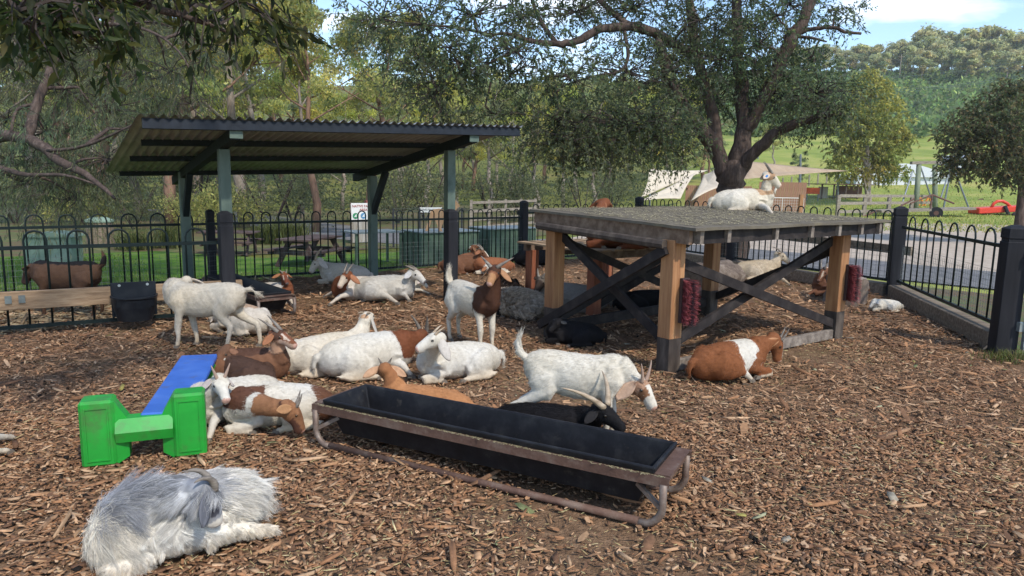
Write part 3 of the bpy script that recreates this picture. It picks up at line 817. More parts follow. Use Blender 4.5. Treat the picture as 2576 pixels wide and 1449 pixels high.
for k in range(9):
    a = bmid(T0, T1, k / 8) - PV * .1; b = bmid(T2, T3, k / 8) + PV * .1
    a += PU * (k - 4) * .028; b += PU * (k - 4) * .028
    MB().beam(a + V3(0, 0, ZT), b + V3(0, 0, ZT), 0.14, 0.022).build('slat', m_board, pt)
MB().beam(T0 + V3(0, 0, 0.12), T1 + V3(0, 0, 0.62), 0.035, 0.09).build('brace', m_darkwood, pt)

# ================================================================ FEED TROUGHS
m_tub = mat('black_plastic_tub', [(0.006, 0.006, 0.007), (0.011, 0.011, 0.013), (0.024, 0.024, 0.025)], scale=9, rough=0.5, spec=0.22, nrough=0.7, dirt=((0.12, 0.105, 0.08), 0.60, 0.95), dscale=11)
m_rust = mat('rusty_steel_frame', [(0.07, 0.04, 0.03), (0.13, 0.075, 0.055), (0.22, 0.17, 0.135)], scale=5, detail=9, rough=0.75, metal=0.25, nrough=0.75, bump=0.15, bscale=50)
m_steelr = mat('pitted_galvanised_leg', [(0.11, 0.06, 0.042), (0.20, 0.15, 0.12), (0.30, 0.27, 0.24)], scale=7, detail=8, rough=0.6, metal=0.4, nrough=0.7)
def trough(A, B, inn, label, LEN, WID, zt=0.235, group='steel framed feed troughs'):
    """A,B: ground points of the front skid ends, inn: unit vector from front to back"""
    X = (B - A).normalized(); Z = V3(0, 0, 1); Y = inn
    t = thing('feed_trough', label, 'trough', (A + B) / 2 + Y * WID / 2, group)
    def P(a, b, z): return A + X * a + Y * b + Z * z
    for b in (0.0, WID):
        ins = 0.0
        pts = [P(0, b, zt - 0.01), P(0, b, 0.11)] + [P(0.10 - 0.10 * math.cos(k * math.pi / 10), b, 0.115 - 0.10 * math.sin(k * math.pi / 10) ) for k in range(1, 5)]
        left = pts + [P(0.12, b, 0.018)]
        right = [P(LEN - 0.12, b, 0.018)] + [P(LEN - (0.10 - 0.10 * math.cos(k * math.pi / 10)), b, 0.115 - 0.10 * math.sin(k * math.pi / 10)) for k in range(4, 0, -1)] + [P(LEN, b, 0.11), P(LEN, b, zt - 0.01)]
        MB().tube(left, 0.019, 8).build('leg', m_steelr, t, smooth=True)
        MB().tube(right, 0.019, 8).build('leg', m_steelr, t, smooth=True)
        MB().tube([P(0.11, b, 0.022), P(LEN * 0.5, b, 0.020), P(LEN - 0.11, b, 0.022)], 0.0205, 8).build('skid', m_rust, t, smooth=True)
    for b, nm in ((0.0, 'frame_rail'), (WID, 'frame_rail')):
        mb = MB(); s = -1 if b == 0 else 1
        mb.beam(P(-0.025, b + s * 0.0, zt), P(LEN + 0.025, b, zt), 0.006, 0.046)
        mb.beam(P(-0.025, b - s * 0.016, zt + 0.020), P(LEN + 0.025, b - s * 0.016, zt + 0.020), 0.032, 0.006)
        mb.build(nm, m_rust, t)
    for a, s in ((0.0, 1), (LEN, -1)):
        mb = MB()
        mb.beam(P(a, 0.01, zt), P(a, WID - 0.01, zt), 0.006, 0.052)
        mb.beam(P(a + s * 0.02, 0.02, zt + 0.027), P(a + s * 0.02, WID - 0.02, zt + 0.027), 0.085, 0.005)
        mb.build('end_rail', m_rust, t)
        MB().beam(P(a, 0.0, zt - 0.13), P(a + s * 0.14, 0.05, zt - 0.05), 0.02, 0.02).build('stay', m_steelr, t)
    # the tub, with real wall thickness
    ZR = zt + 0.055; dep = 0.20
    a0, a1, b0_, b1_ = 0.05, LEN - 0.05, 0.016, WID - 0.016
    def ring(ins_a, ins_b, z): return [P(a0 + ins_a, b0_ + ins_b, z), P(a1 - ins_a, b0_ + ins_b, z), P(a1 - ins_a, b1_ - ins_b, z), P(a0 + ins_a, b1_ - ins_b, z)]
    rings = [ring(0.0, 0.0, ZR - 0.03), ring(-0.005, -0.005, ZR), ring(0.012, 0.012, ZR + 0.004), ring(0.02, 0.02, ZR - 0.006), ring(0.10, 0.070, ZR - dep), ]
    outer = [ring(0.012, 0.012, ZR - 0.03), ring(0.09, 0.060, ZR - dep - 0.012)]
    vs = [v for r2 in rings for v in r2]; fs = []
    for i in range(len(rings) - 1):
        for k in range(4): fs.append((4 * i + k, 4 * i + (k + 1) % 4, 4 * i + 4 + (k + 1) % 4, 4 * i + 4 + k))
    m_ = len(rings) * 4; fs.append((m_ - 4, m_ - 3, m_ - 2, m_ - 1))
    vs += [v for r2 in outer for v in r2]
    for k in range(4):
        fs.append((k, m_ + k, m_ + (k + 1) % 4, (k + 1) % 4)); fs.append((m_ + k, m_ + 4 + k, m_ + 4 + (k + 1) % 4, m_ + (k + 1) % 4))
    fs.append((m_ + 7, m_ + 6, m_ + 5, m_ + 4))
    mb = MB(); mb.add(vs, fs); tub = mb.build('tub', m_tub, t)
    bev = tub.modifiers.new('bevel', 'BEVEL'); bev.width = 0.006; bev.segments = 2; bev.limit_method = 'ANGLE'
    mb = MB(); rb = random.Random(int(LEN * 100 + A.x * 10))
    for i in range(420):
        p = P(rb.uniform(0, LEN), rb.gauss(0.006, 0.006), zt + 0.025) ; a = rb.uniform(0, 3.14); l = rb.uniform(.003, .012)
        d = V3(math.cos(a), math.sin(a), 0); e = V3(-d.y, d.x, 0) * .0018
        mb.add([p - d * l - e, p + d * l - e, p + d * l + e, p - d * l + e], [(0, 1, 2, 3)])
    o = mb.build('spilt_chaff', m_straw, t); o['kind'] = 'stuff'
    return t
TA = V3(-1.165, 4.10, 0); TB = V3(0.715, 3.11, 0)
tx = (TB - TA).normalized(); ty = V3(-tx.y, tx.x, 0)
trough(TA, TB, ty, 'long black feed trough on a rusty skid frame in the foreground', (TB - TA).length, 0.42)
q0 = gp(742, 796); q1 = gp(600, 742)
tx2 = (q1 - q0).normalized()
trough(q0, q0 + tx2 * 2.0, V3(tx2.y, -tx2.x, 0) * -1, 'black feed trough beside the left shelter post, seen from its end', 2.0, 0.42)

# ================================================================ WATER BUCKET
m_bucket = mat('blue_black_bucket', [(0.005, 0.007, 0.010), (0.009, 0.012, 0.017), (0.02, 0.023, 0.027)], scale=6, rough=0.5, spec=0.25)
wb_c = gp(336, 806); wb_c = V3(wb_c.x, wb_c.y, 0) 
# snap to the pen side of the board
bl = (b1 - b0).normalized(); k = (wb_c - b0).dot(bl); wb = b0 + bl * k + mside * 0.028
t = thing('water_bucket', 'black plastic water bucket hung on the pine board', 'bucket', wb)
n = 22
def bk(r, z, dpt_): 
    o = []
    for i in range(n + 1):
        a = math.pi * i / n
        o.append(wb + bl * (-math.cos(a) * r) + mside * (0.005 + math.sin(a) ** 0.75 * dpt_) + V3(0, 0, z))
    return o
rings = [bk(0.165, 0.10, 0.19), bk(0.20, 0.24, 0.245), bk(0.21, 0.335, 0.27), bk(0.222, 0.345, 0.285), bk(0.222, 0.36, 0.285), bk(0.200, 0.36, 0.262), bk(0.190, 0.24, 0.235), bk(0.155, 0.12, 0.18)]
vs = [v for r2 in rings for v in r2]; fs = []
for i in range(len(rings) - 1):
    for k in range(n): fs.append((i * (n + 1) + k, i * (n + 1) + k + 1, (i + 1) * (n + 1) + k + 1, (i + 1) * (n + 1) + k))
fs.append(tuple(range(n + 1))); fs.append(tuple(range(7 * (n + 1), 8 * (n + 1))))
mb = MB(); mb.add(vs, fs); mb.build('bowl', m_bucket, t, smooth=False)
MB().box(wb + V3(0, 0, 0.31), (0.42, 0.02, 0.36), (bl, mside, V3(0, 0, 1)), 0.006).build('back_plate', m_bucket, t)
for s in (-1, 1):
    MB().tube([wb + bl * 0.13 * s + mside * 0.008 + V3(0, 0, 0.46), wb + bl * 0.13 * s + mside * 0.016 + V3(0, 0, 0.46)], 0.014, 10).build('bolt', m_galv, t)
MB().box(wb + mside * 0.11 + V3(0, 0, 0.26), (0.34, 0.18, 0.004), (bl, mside, V3(0, 0, 1))).build('water', plain('dark_water', (0.01, 0.012, 0.014), rough=0.05), t)

# ================================================================ PLASTIC BENCH
m_gplastic = mat('green_moulded_plastic', [(0.012, 0.24, 0.026), (0.018, 0.31, 0.035), (0.03, 0.36, 0.05)], scale=3, rough=0.42, spec=0.45, dirt=((0.075, 0.10, 0.04), 0.47, 0.74), dscale=5)
m_bplastic = mat('blue_plastic_plank', [(0.03, 0.10, 0.36), (0.045, 0.135, 0.46), (0.07, 0.17, 0.5)], scale=4, rough=0.45, dirt=((0.11, 0.10, 0.11), 0.55, 0.82), dscale=9)
e0 = gp(205, 1183); e1 = gp(425, 1158)
bx_ = (e1 - e0).normalized(); fx = V3(-bx_.y, bx_.x, 0)     # fx runs away along the plank
e1 = e0 + bx_ * 0.50
bench = thing('plastic_bench', 'low plastic bench with a blue plank and green block ends', 'bench', (e0 + e1) / 2)
def bench_end(base, far=False):
    def P(a, b, z): return base + bx_ * a + fx * b + V3(0, 0, z)
    part = None
    for a0 in (0.0, 0.46):
        mb = MB()
        mb.box(P(a0 + 0.085, 0.085, 0.1875), (0.17, 0.15, 0.375), (bx_, fx, V3(0, 0, 1)), 0.014)
        part = mb.build('end_block', m_gplastic, bench)
        fm = MB()
        for (ca, cz, sa, sz) in ((0.085, 0.335, 0.117, 0.007), (0.085, 0.04, 0.117, 0.007), (0.03, 0.1875, 0.007, 0.288), (0.14, 0.1875, 0.007, 0.288)):
            fm.box(P(a0 + ca, 0.0075, cz), (sa, 0.008, sz), (bx_, fx, V3(0, 0, 1)))
        fm.build('moulded_rim', m_gplastic, part)
    # flared skirts behind the blocks
    for a0, s in ((0.17, 1), (0.46, -1)):
        poly = [P(a0, 0.03, 0.362), P(a0 + s * 0.06, 0.06, 0.25), P(a0 + s * 0.06, 0.06, 0.03), P(a0, 0.03, 0.0)]
        MB().prism(poly, fx * 0.09).build('skirt', m_gplastic, bench)
    poly = [P(0.17, 0.02, 0.125), P(0.17, 0.0, 0.185), P(0.17, 0.04, 0.255), P(0.17, 0.12, 0.255), P(0.17, 0.12, 0.125)]
    MB().prism(poly, bx_ * 0.29).build('cross_bar', m_gplastic, bench)
bench_end(e0)
PLK = 1.56
pl0 = gp(345, 1052, .263); pl1 = gp(455, 895, .263); fx = V3(pl1.x - pl0.x, pl1.y - pl0.y, 0).normalized(); bx_ = V3(fx.y, -fx.x, 0); PLK = (pl1 - pl0).length; pc0 = V3(pl0.x, pl0.y, 0) + bx_ * 0.128
MB().box(pc0 + fx * (PLK / 2 + .035) + V3(0, 0, 0.248), (0.255, PLK - .07, 0.036), (bx_, fx, V3(0, 0, 1)), 0.008).build('plank', m_bplastic, bench)
MB().box(pc0 + fx * (PLK - 0.02) + V3(0, 0, 0.105), (0.24, 0.14, 0.21), (bx_, fx, V3(0, 0, 1)), 0.012).build('end_block', m_gplastic, bench)

# ================================================================ STUMP AND LOG
m_bark = mat('old_stump_wood', [(0.06, 0.042, 0.032), (0.14, 0.105, 0.08), (0.26, 0.21, 0.165)], scale=4, stretch=(2, 2, 0.5), rough=0.95, bump=0.9, nrough=0.75)
m_endgrain = mat('cut_end_grain', [(0.16, 0.125, 0.10), (0.27, 0.22, 0.18), (0.36, 0.31, 0.26)], scale=14, rough=0.95, bump=0.5)
def log_piece(name, label, p, q, r0, r1, seed):
    p, q = Vector(p), Vector(q); ax = (q - p).normalized(); ref = ax.orthogonal().normalized(); b = ax.cross(ref)
    rb = random.Random(seed); n, m_ = 26, 10
    ph = [rb.uniform(0, 6.28) for _ in range(6)]
    vs = []
    for i in range(m_ + 1):
        t_ = i / m_
        for k in range(n):
            a = 2 * math.pi * k / n
            rad = (r0 + (r1 - r0) * t_) * (1 + .09 * math.sin(2 * a + ph[0] + t_) + .06 * math.sin(5 * a + ph[1] + 2 * t_) + .05 * math.sin(9 * a + ph[2]) + .05 * math.sin(7 * t_ + a * 3 + ph[3]) + rb.uniform(-.03, .03))
            vs.append(p + (q - p) * t_ + (ref * math.cos(a) + b * math.sin(a)) * rad + ax * rb.uniform(-.008, .008))
    fs = [(i * n + k, i * n + (k + 1) % n, (i + 1) * n + (k + 1) % n, (i + 1) * n + k) for i in range(m_) for k in range(n)]
    t = thing(name, label, 'log' if name == 'log' else 'stump', (p.x, p.y, 0))
    mb = MB(); mb.add(vs, fs); mb.build('bark', m_bark, t, smooth=True)
    mb = MB()
    mb.add(vs[:n] + [sum(vs[:n], V3(0, 0, 0)) / n], [(k, (k + 1) % n, n) for k in range(n)])
    mb.build('cut_face', m_endgrain, t)
    e = vs[m_ * n:]; mb = MB()
    mb.add(e + [sum(e, V3(0, 0, 0)) / n + ax * .01], [(k, (k + 1) % n, n) for k in range(n)]); mb.build('cut_face', m_endgrain, t)
    return t
c = gp(2145, 768); log_piece('tree_stump', 'grey weathered tree stump near the tall gate post', c + V3(0, .25, -0.02), c + V3(0.02, .25, 0.36), 0.30, 0.25, 4)
c = gp(1795, 775); log_piece('log', 'thick hollow log lying behind the rear platform leg', c + V3(-.22, .35, 0.27), c + V3(0.42, .75, 0.30), 0.28, 0.25, 9)

# ================================================================ ANIMALS
m_coat = bpy.data.materials.new('goat_coat'); m_coat.use_nodes = True
_t = m_coat.node_tree; _n = _t.nodes; _L = _t.links; _b = _n['Principled BSDF']
_b.inputs['Roughness'].default_value = 0.85; _b.inputs['Specular IOR Level'].default_value = 0.15
_b.inputs['Sheen Weight'].default_value = 0.0
_at = _n.new('ShaderNodeAttribute'); _at.attribute_name = 'Col'
_tc = _n.new('ShaderNodeTexCoord'); _nz = _n.new('ShaderNodeTexNoise'); _nz.inputs['Scale'].default_value = 38; _nz.inputs['Detail'].default_value = 6
_L.new(_tc.outputs['Object'], _nz.inputs['Vector'])
_rp = _n.new('ShaderNodeValToRGB'); _rp.color_ramp.elements[0].position = 0.3; _rp.color_ramp.elements[0].color = (.88, .87, .85, 1); _rp.color_ramp.elements[1].position = 0.62; _rp.color_ramp.elements[1].color = (1.05, 1.05, 1.04, 1)
_L.new(_nz.outputs['Fac'], _rp.inputs[0])
_mm = _n.new('ShaderNodeMixRGB'); _mm.blend_type = 'MULTIPLY'; _mm.inputs[0].default_value = 1
_L.new(_at.outputs['Color'], _mm.inputs[1]); _L.new(_rp.outputs[0], _mm.inputs[2]); _L.new(_mm.outputs[0], _b.inputs['Base Color'])
_bp = _n.new('ShaderNodeBump'); _bp.inputs['Strength'].default_value = 0.5; _bp.inputs['Distance'].default_value = 0.008
_L.new(_nz.outputs['Fac'], _bp.inputs['Height']); _L.new(_bp.outputs[0], _b.inputs['Normal'])
m_hair = bpy.data.materials.new('goat_hair'); m_hair.use_nodes = True
_n = m_hair.node_tree.nodes; _b = _n['Principled BSDF']; _b.inputs['Roughness'].default_value = 0.7; _b.inputs['Specular IOR Level'].default_value = 0.12
_at = _n.new('ShaderNodeAttribute'); _at.attribute_name = 'Col'
m_hair.node_tree.links.new(_at.outputs['Color'], _b.inputs['Base Color'])
m_eye = plain('goat_eye', (0.02, 0.014, 0.008), rough=0.12, spec=0.6)
m_horn = mat('ringed_horn', [(0.10, 0.085, 0.07), (0.19, 0.16, 0.13), (0.27, 0.235, 0.19)], scale=9, stretch=(1, 1, 5), rough=0.55, bump=0.4)
m_horn_tan = mat('pale_tan_horn', [(0.22, 0.16, 0.10), (0.36, 0.27, 0.18), (0.45, 0.36, 0.26)], scale=9, stretch=(1, 1, 5), rough=0.5, bump=0.4)
m_horn_pink = mat('young_pinkish_horn', [(0.30, 0.20, 0.15), (0.40, 0.28, 0.21)], scale=9, rough=0.5)
m_hoof = plain('hoof_horn', (0.16, 0.13, 0.10), rough=0.6)
m_tag = plain('blue_ear_tag', (0.02, 0.22, 0.60), rough=0.4); m_tagw = plain('white_ear_tag', (0.6, 0.6, 0.55), rough=0.5)
W_ = (0.58, 0.545, 0.48); CR = (0.70, 0.61, 0.47); BR = (0.165, 0.058, 0.027); DB = (0.075, 0.034, 0.021); BK = (0.011, 0.010, 0.011)
TAN = (0.42, 0.25, 0.14); LG = (0.60, 0.57, 0.51); GY = (0.20, 0.205, 0.225); PINK = (0.50, 0.30, 0.24)

def loft(pts, Wd, Hh, up, n=14):
    """closed tube with elliptic sections; up vector (one or a list)"""
    pts = [Vector(p) for p in pts]; m = len(pts); vs = []
    for i, p in enumerate(pts):
        t = (pts[min(i + 1, m - 1)] - pts[max(i - 1, 0)]).normalized()
        u = Vector(up[i] if isinstance(up, list) else up)
        s = t.cross(u)
        if s.length < 1e-3: s = t.orthogonal()
        s.normalize(); u = s.cross(t).normalized()
        for k in range(n):
            a = 2 * math.pi * k / n
            vs.append(p + s * (math.cos(a) * Wd[i]) + u * (math.sin(a) * Hh[i]))
    fs = [(i * n + k, i * n + (k + 1) % n, (i + 1) * n + (k + 1) % n, (i + 1) * n + k) for i in range(m - 1) for k in range(n)]
    c0 = len(vs); vs += [pts[0], pts[-1]]
    fs += [((k + 1) % n, k, c0) for k in range(n)] + [((m - 1) * n + k, (m - 1) * n + (k + 1) % n, c0 + 1) for k in range(n)]
    return vs, fs
def cspline(P, t):
    """smooth interpolation through rows of P at t in [0, len-1]"""
    P = np.asarray(P, float); i = min(int(t), len(P) - 2); f = t - i
    p0 = P[max(i - 1, 0)]; p1 = P[i]; p2 = P[i + 1]; p3 = P[min(i + 2, len(P) - 1)]
    return 0.5 * (2 * p1 + (p2 - p0) * f + (2 * p0 - 5 * p1 + 4 * p2 - p3) * f * f + (3 * p1 - p0 - 3 * p2 + p3) * f ** 3)
def make_ear(name, base, d, wdir, L, Wd, parent, col, mtl=None):
    base = Vector(base); d = d.normalized(); wdir = (wdir - d * wdir.dot(d)).normalized(); nn = d.cross(wdir).normalized()
    prof = [(0, .30), (.12, .62), (.3, .92), (.5, 1.0), (.7, .86), (.88, .5), (1.0, .10)]
    vs, fs = [], []
    for layer in (1, -1):
        for (t, w2) in prof:
            for k in range(5):
                q = (k - 2) / 2
                vs.append(base + d * (t * L) + wdir * (q * w2 * Wd) + nn * (0.22 * Wd * (q * q) * (1 - 0.5 * t) + layer * 0.0032 + 0.05 * L * t * t))
    m = len(prof) * 5
    for i in range(len(prof) - 1):
        for k in range(4):
            a = i * 5 + k
            fs.append((a, a + 1, a + 6, a + 5)); fs.append((m + a + 5, m + a + 6, m + a + 1, m + a))
    for i in range(len(prof) - 1):
        for e in (0, 4):
            a = i * 5 + e; fs.append((a, a + 5, m + a + 5, m + a))
    a = (len(prof) - 1) * 5
    for k in range(4): fs.append((a + k, a + k + 1, m + a + k + 1, m + a + k))
    loc = WPOS[parent.name]
    V = np.array([tuple(v - loc) for v in vs])
    me = bpy.data.meshes.new(name); me.from_pydata([tuple(v) for v in V], [], fs)
    me.polygons.foreach_set('use_smooth', [True] * len(me.polygons)); me.materials.append(m_coat)
    ca = me.color_attributes.new('Col', 'FLOAT_COLOR', 'POINT')
    c = np.ones((len(V), 4), np.float32); c[:, :3] = col
    ca.data.foreach_set('color', c.ravel())
    bm = bmesh.new(); bm.from_mesh(me); bmesh.ops.recalc_face_normals(bm, faces=bm.faces); bm.to_mesh(me); bm.free()
    return link(name, me, parent, loc)
def make_horn(base, d0, axis, curl, L, r0, parent, m, twist=0.0, outd=V3(0, 0, 0)):
    pts = [Vector(base)]; d = d0.normalized(); n = 12; rad = []
    for i in range(n):
        q = Quaternion(axis, curl / n); d = (q @ d + outd * (twist / n)).normalized()
        pts.append(pts[-1] + d * (L / n))
    for i in range(n + 1):
        t = i / n; rad.append(r0 * (1 - t) ** 0.75 * (1 + 0.05 * (-1) ** i) + 0.0015)
    MB().tube(pts, rad, 8).build('horn', m, parent, smooth=True)

def fur(name, parent, Vv, Ff, vcol, flow, n, length, rad, seed, lift=0.25, grav=0.3, npt=4, lvar=0.35, lfun=None, vjit=0.14, fj=0.14, clump=None, mingle=0.014):
    """hair strands grown from a mesh surface"""
    r = np.random.default_rng(seed)
    a = Vv[Ff[:, 0]]; b = Vv[Ff[:, 1]]; c = Vv[Ff[:, 2]]
    nr = np.cross(b - a, c - a); ar = np.linalg.norm(nr, axis=1); nr = nr / (ar[:, None] + 1e-12)
    fi = r.choice(len(Ff), n, p=ar / ar.sum())
    u = r.random(n); v = r.random(n); k = u + v > 1; u[k] = 1 - u[k]; v[k] = 1 - v[k]; w3 = 1 - u - v
    p = a[fi] * w3[:, None] + b[fi] * u[:, None] + c[fi] * v[:, None]; nn = nr[fi]
    cl = vcol[Ff[fi, r.integers(0, 3, n)]]; fl = flow[Ff[fi, 0]]
    # neighbouring hairs of both colours mingle along the edge of a patch
    from mathutils.kdtree import KDTree
    kv = KDTree(len(Vv))
    for i_, q in enumerate(Vv): kv.insert(q, i_)
    kv.balance()
    cl = vcol[np.array([kv.find(q)[1] for q in (p + r.normal(0, mingle, p.shape))])]
    fl = fl + r.normal(0, fj, fl.shape)
    fl[:, 2] -= grav
    fl = fl - nn * (fl * nn).sum(1)[:, None]
    fl /= np.linalg.norm(fl, axis=1)[:, None] + 1e-9
    L = length * (1 + r.normal(0, lvar, n)).clip(0.3, 2)
    if lfun is not None: L = L * lfun(p, fi)
    d0 = fl + nn * lift; d0 /= np.linalg.norm(d0, axis=1)[:, None]
    pts = np.zeros((n, npt, 3)); pts[:, 0] = p - nn * 0.002; d = d0.copy()
    for i in range(1, npt):
        pts[:, i] = pts[:, i - 1] + d * (L / (npt - 1))[:, None]
        d = d + np.array([0, 0, -grav * 0.6]) / npt + fl * 0.15; d /= np.linalg.norm(d, axis=1)[:, None]
    if clump:
        from mathutils.kdtree import KDTree
        K = max(8, int(n / clump[0])); gi = r.choice(n, K, replace=False); kd = KDTree(K)
        for i_, q in enumerate(gi): kd.insert(p[q], i_)
        kd.balance()
        near = gi[np.array([kd.find(q)[1] for q in p])]
        wts = clump[1] * np.linspace(0, 1, npt) ** 1.3
        pts = pts + (pts[near] - pts) * wts[None, :, None] * r.uniform(.5, 1, n)[:, None, None]
        cl = cl * (1 + r.normal(0, .16, n))[near][:, None].clip(.55, 1.25)
        wave = r.normal(0, 1, (n, 3))[near] * L[:, None] * 0.05
        pts = pts + wave[:, None, :] * np.sin(np.linspace(0, 4.5, npt))[None, :, None]
    zmin = 0.004 - WPOS[parent.name].z if WPOS[parent.name].z < 0.5 else -0.01
    pts[:, 1:, 2] = np.maximum(pts[:, 1:, 2], zmin)
    hc = bpy.data.hair_curves.new(name)
    hc.add_curves([npt] * n)
    hc.attributes['position'].data.foreach_set('vector', pts.astype(np.float32).ravel())
    ra = hc.attributes.get('radius') or hc.attributes.new('radius', 'FLOAT', 'POINT')
    rr_ = np.tile(rad * np.linspace(1, 0.25, npt), n).astype(np.float32)
    ra.data.foreach_set('value', rr_)
    ca = hc.attributes.new('Col', 'FLOAT_COLOR', 'POINT')
    cc = np.ones((n, npt, 4), np.float32); cc[..., :3] = (cl * (1 + r.normal(0, vjit, n)).clip(0.5, 1.4)[:, None])[:, None].clip(0, 0.95)
    ca.data.foreach_set('color', cc.ravel())
    hc.materials.append(m_hair)
    return link(name, hc, parent, WPOS[parent.name])

def goat(label, mid, yaw, sc, poll, nose, mode='lie', group=None, base=W_, rules=(), ear=None, earL=0.155, earW=0.034, ear_dir=(0.75, -0.65, -0.15),
         horn=None, bend=0.0, legs=None, feet=None, tail='down', hairN=6000, hairL=0.021, hairR=0.0007, zoff=0.0, z_mid=None, fat=0.90, seed=0, tagc=None, beard=False,
         roll=0.0, name='goat', cat='goat', vox=0.0125, lift=0.25, grav=0.3, lenf=1.0, neckmid=None, hairfun=None, hooves=True, wool=False, clump=None, legr=1.0, earw='a', nose_col=PINK, eyes=True, chestz=0.0, npt=4):
    """poll and nose: (view x, view y, distance relative to the trunk)"""
    rs = random.Random(seed + 17)
    zc = (0.155 if mode == 'lie' else 0.47) * sc
    M = gp(mid[0], mid[1], (z_mid if z_mid is not None else zc) + zoff)
    f = V3(math.cos(R(yaw)), math.sin(R(yaw)), 0); l = V3(-f.y, f.x, 0); Z = V3(0, 0, 1)
    G0 = V3(M.x, M.y, zoff)
    hl_ = 0.25 * sc * lenf
    def P(x, y, z): return G0 + f * (x * sc) + l * (y * sc) + Z * (z * sc)
    # ---------------- trunk
    if mode == 'lie':
        st = [(-.40, .035, .045, .13), (-.36, .095, .10, .135), (-.27, .145, .145, .15), (-.12, .168, .165, .16), (.04, .172, .172, .165), (.18, .150, .168, .17), (.28, .118, .150, .185), (.35, .08, .11, .20), (.39, .04, .05, .21)]
    else:
        st = [(-.39, .035, .05, .49), (-.36, .085, .10, .495), (-.28, .118, .140, .503), (-.14, .138, .162, .478), (.02, .142, .170, .455), (.16, .128, .166, .463), (.27, .10, .152, .497), (.34, .07, .11, .515), (.38, .035, .05, .53)]
    st = [(x * lenf, w2 * fat, h2 * (fat ** 0.5), z2 * (fat ** 0.5 if mode == 'lie' else 1)) for x, w2, h2, z2 in st]
    fine = [cspline(st, t) for t in np.linspace(0, len(st) - 1, 22)]
    def bo(x): return bend * (1 - (2 * (x / lenf + .4) / .8 - 1) ** 2) - bend * 0.5
    tp = [P(x, bo(x), z2 + (chestz * max(0, x) if mode != 'lie' else 0)) for x, _, _, z2 in fine]
    vs, fs = loft(tp, [q[1] * sc for q in fine], [q[2] * sc for q in fine], Z, 18)
    mb = MB(); mb.add(vs, fs)
    segs = [('trunk', tp[3], tp[-4], 0.16 * sc, 0.05, 0.95, -f)]
    C = tp[-4]; depth = M.y
    pl = ap(poll[0], poll[1], depth + poll[2]); ns = ap(nose[0], nose[1], depth + nose[2])
    a = (ns - pl).normalized(); HL = 0.235 * sc
    nb = C - f * (0.05 * sc) + Z * (0.03 * sc)
    low_ = mode == 'stand' and pl.z < C.z + 0.06 * sc
    if low_: nb = C - f * (0.06 * sc) + Z * (0.015 * sc)
    dist = (pl - nb).length / sc
    if not 0.16 < dist < 0.52: print('NECK', label[:40], round(dist, 2), 'head px len', round(((ns - pl).length / HL), 2))
    if (pl - nb).length > 0.46 * sc: pl = nb + (pl - nb).normalized() * 0.46 * sc
    hu = (Z - a * Z.dot(a))
    if hu.length < 0.15: hu = (-f - a * (-f).dot(a))
    hu.normalize()
    if roll: hu = Quaternion(a, roll) @ hu
    hlat = hu.cross(a).normalized()          # left of the head
    # ---------------- neck
    mid_n = (nb + pl) / 2 + (Vector(neckmid) * sc if neckmid else (f * 0.02 * sc - Z * 0.01 * sc))
    npnt = []
    for i in range(7):
        t = i / 6
        npnt.append(nb * (1 - t) ** 2 + mid_n * 2 * t * (1 - t) + (pl + a * 0.035 * sc - hu * 0.012 * sc) * t * t)
    nW = [.095, .088, .077, .066, .058, .053, .046]; nH = [.125, .112, .095, .080, .070, .062, .050]
    kk = 1.25 if wool else 1.0
    if low_: nW = [x * .92 for x in nW]; nH = [.112, .105, .095, .083, .072, .062, .050]
    ups = [(f * -0.3 + Z).lerp(hu, i / 6) for i in range(7)]
    mb.add(*loft(npnt, [x * sc * kk for x in nW], [x * sc * kk for x in nH], ups, 14))
    segs.append(('neck', npnt[0], npnt[-1], 0.085 * sc, 0, 1, (npnt[0] - npnt[-1]).normalized()))
    # ---------------- head
    hs = [(-.20, .022, .026, .000), (-.10, .046, .050, -.002), (.06, .056, .060, .000), (.20, .060, .066, .000), (.36, .055, .064, .000), (.52, .044, .054, -.002), (.68, .036, .046, -.009), (.82, .034, .040, -.016), (.94, .031, .033, -.021), (1.0, .018, .020, -.023)]
    fh = [cspline(hs, t) for t in np.linspace(0, len(hs) - 1, 18)]
    mb.add(*loft([pl + a * (q[0] * HL) + hu * (q[3] * sc) for q in fh], [q[1] * sc for q in fh], [q[2] * sc for q in fh], hu, 16))
    # brow ridges, cheeks, chin
    for s in (1, -1):
        mb.add(*loft([pl + a * (0.22 * HL) + hlat * (0.036 * sc * s) + hu * 0.036 * sc, pl + a * (0.36 * HL) + hlat * (0.044 * sc * s) + hu * 0.034 * sc, pl + a * (0.5 * HL) + hlat * (0.032 * sc * s) + hu * 0.03 * sc], [.012 * sc, .018 * sc, .01 * sc], [.012 * sc, .016 * sc, .01 * sc], hu, 8))
    mb.add(*loft([pl + a * (0.70 * HL) - hu * 0.045 * sc, pl + a * (0.86 * HL) - hu * 0.052 * sc, pl + a * (0.95 * HL) - hu * .047 * sc], [.02 * sc, .022 * sc, .012 * sc], [.014 * sc, .014 * sc, .01 * sc], hu, 8))
    segs.append(('head', pl, pl + a * HL, 0.06 * sc, 0, 1, -a))
    # ---------------- legs
    hoof_at = []
    def chain(pts, rad):
        pts = [Vector(p) for p in pts]; rad = [x * sc * legr for x in rad]
        mb.add(*loft(pts, rad, rad, f + Z * 0.31, 12))
        n_ = len(pts)
        for i in range(n_ - 1):
            segs.append(('leg', pts[i], pts[i + 1], max(rad[i], rad[i + 1]), i / (n_ - 1), (i + 1) / (n_ - 1), (pts[i + 1] - pts[i]).normalized() * 0.6 - Z * 0.4))
        hoof_at.append((pts[-1], (pts[-1] - pts[-2]).normalized()))
    legs = legs or {}
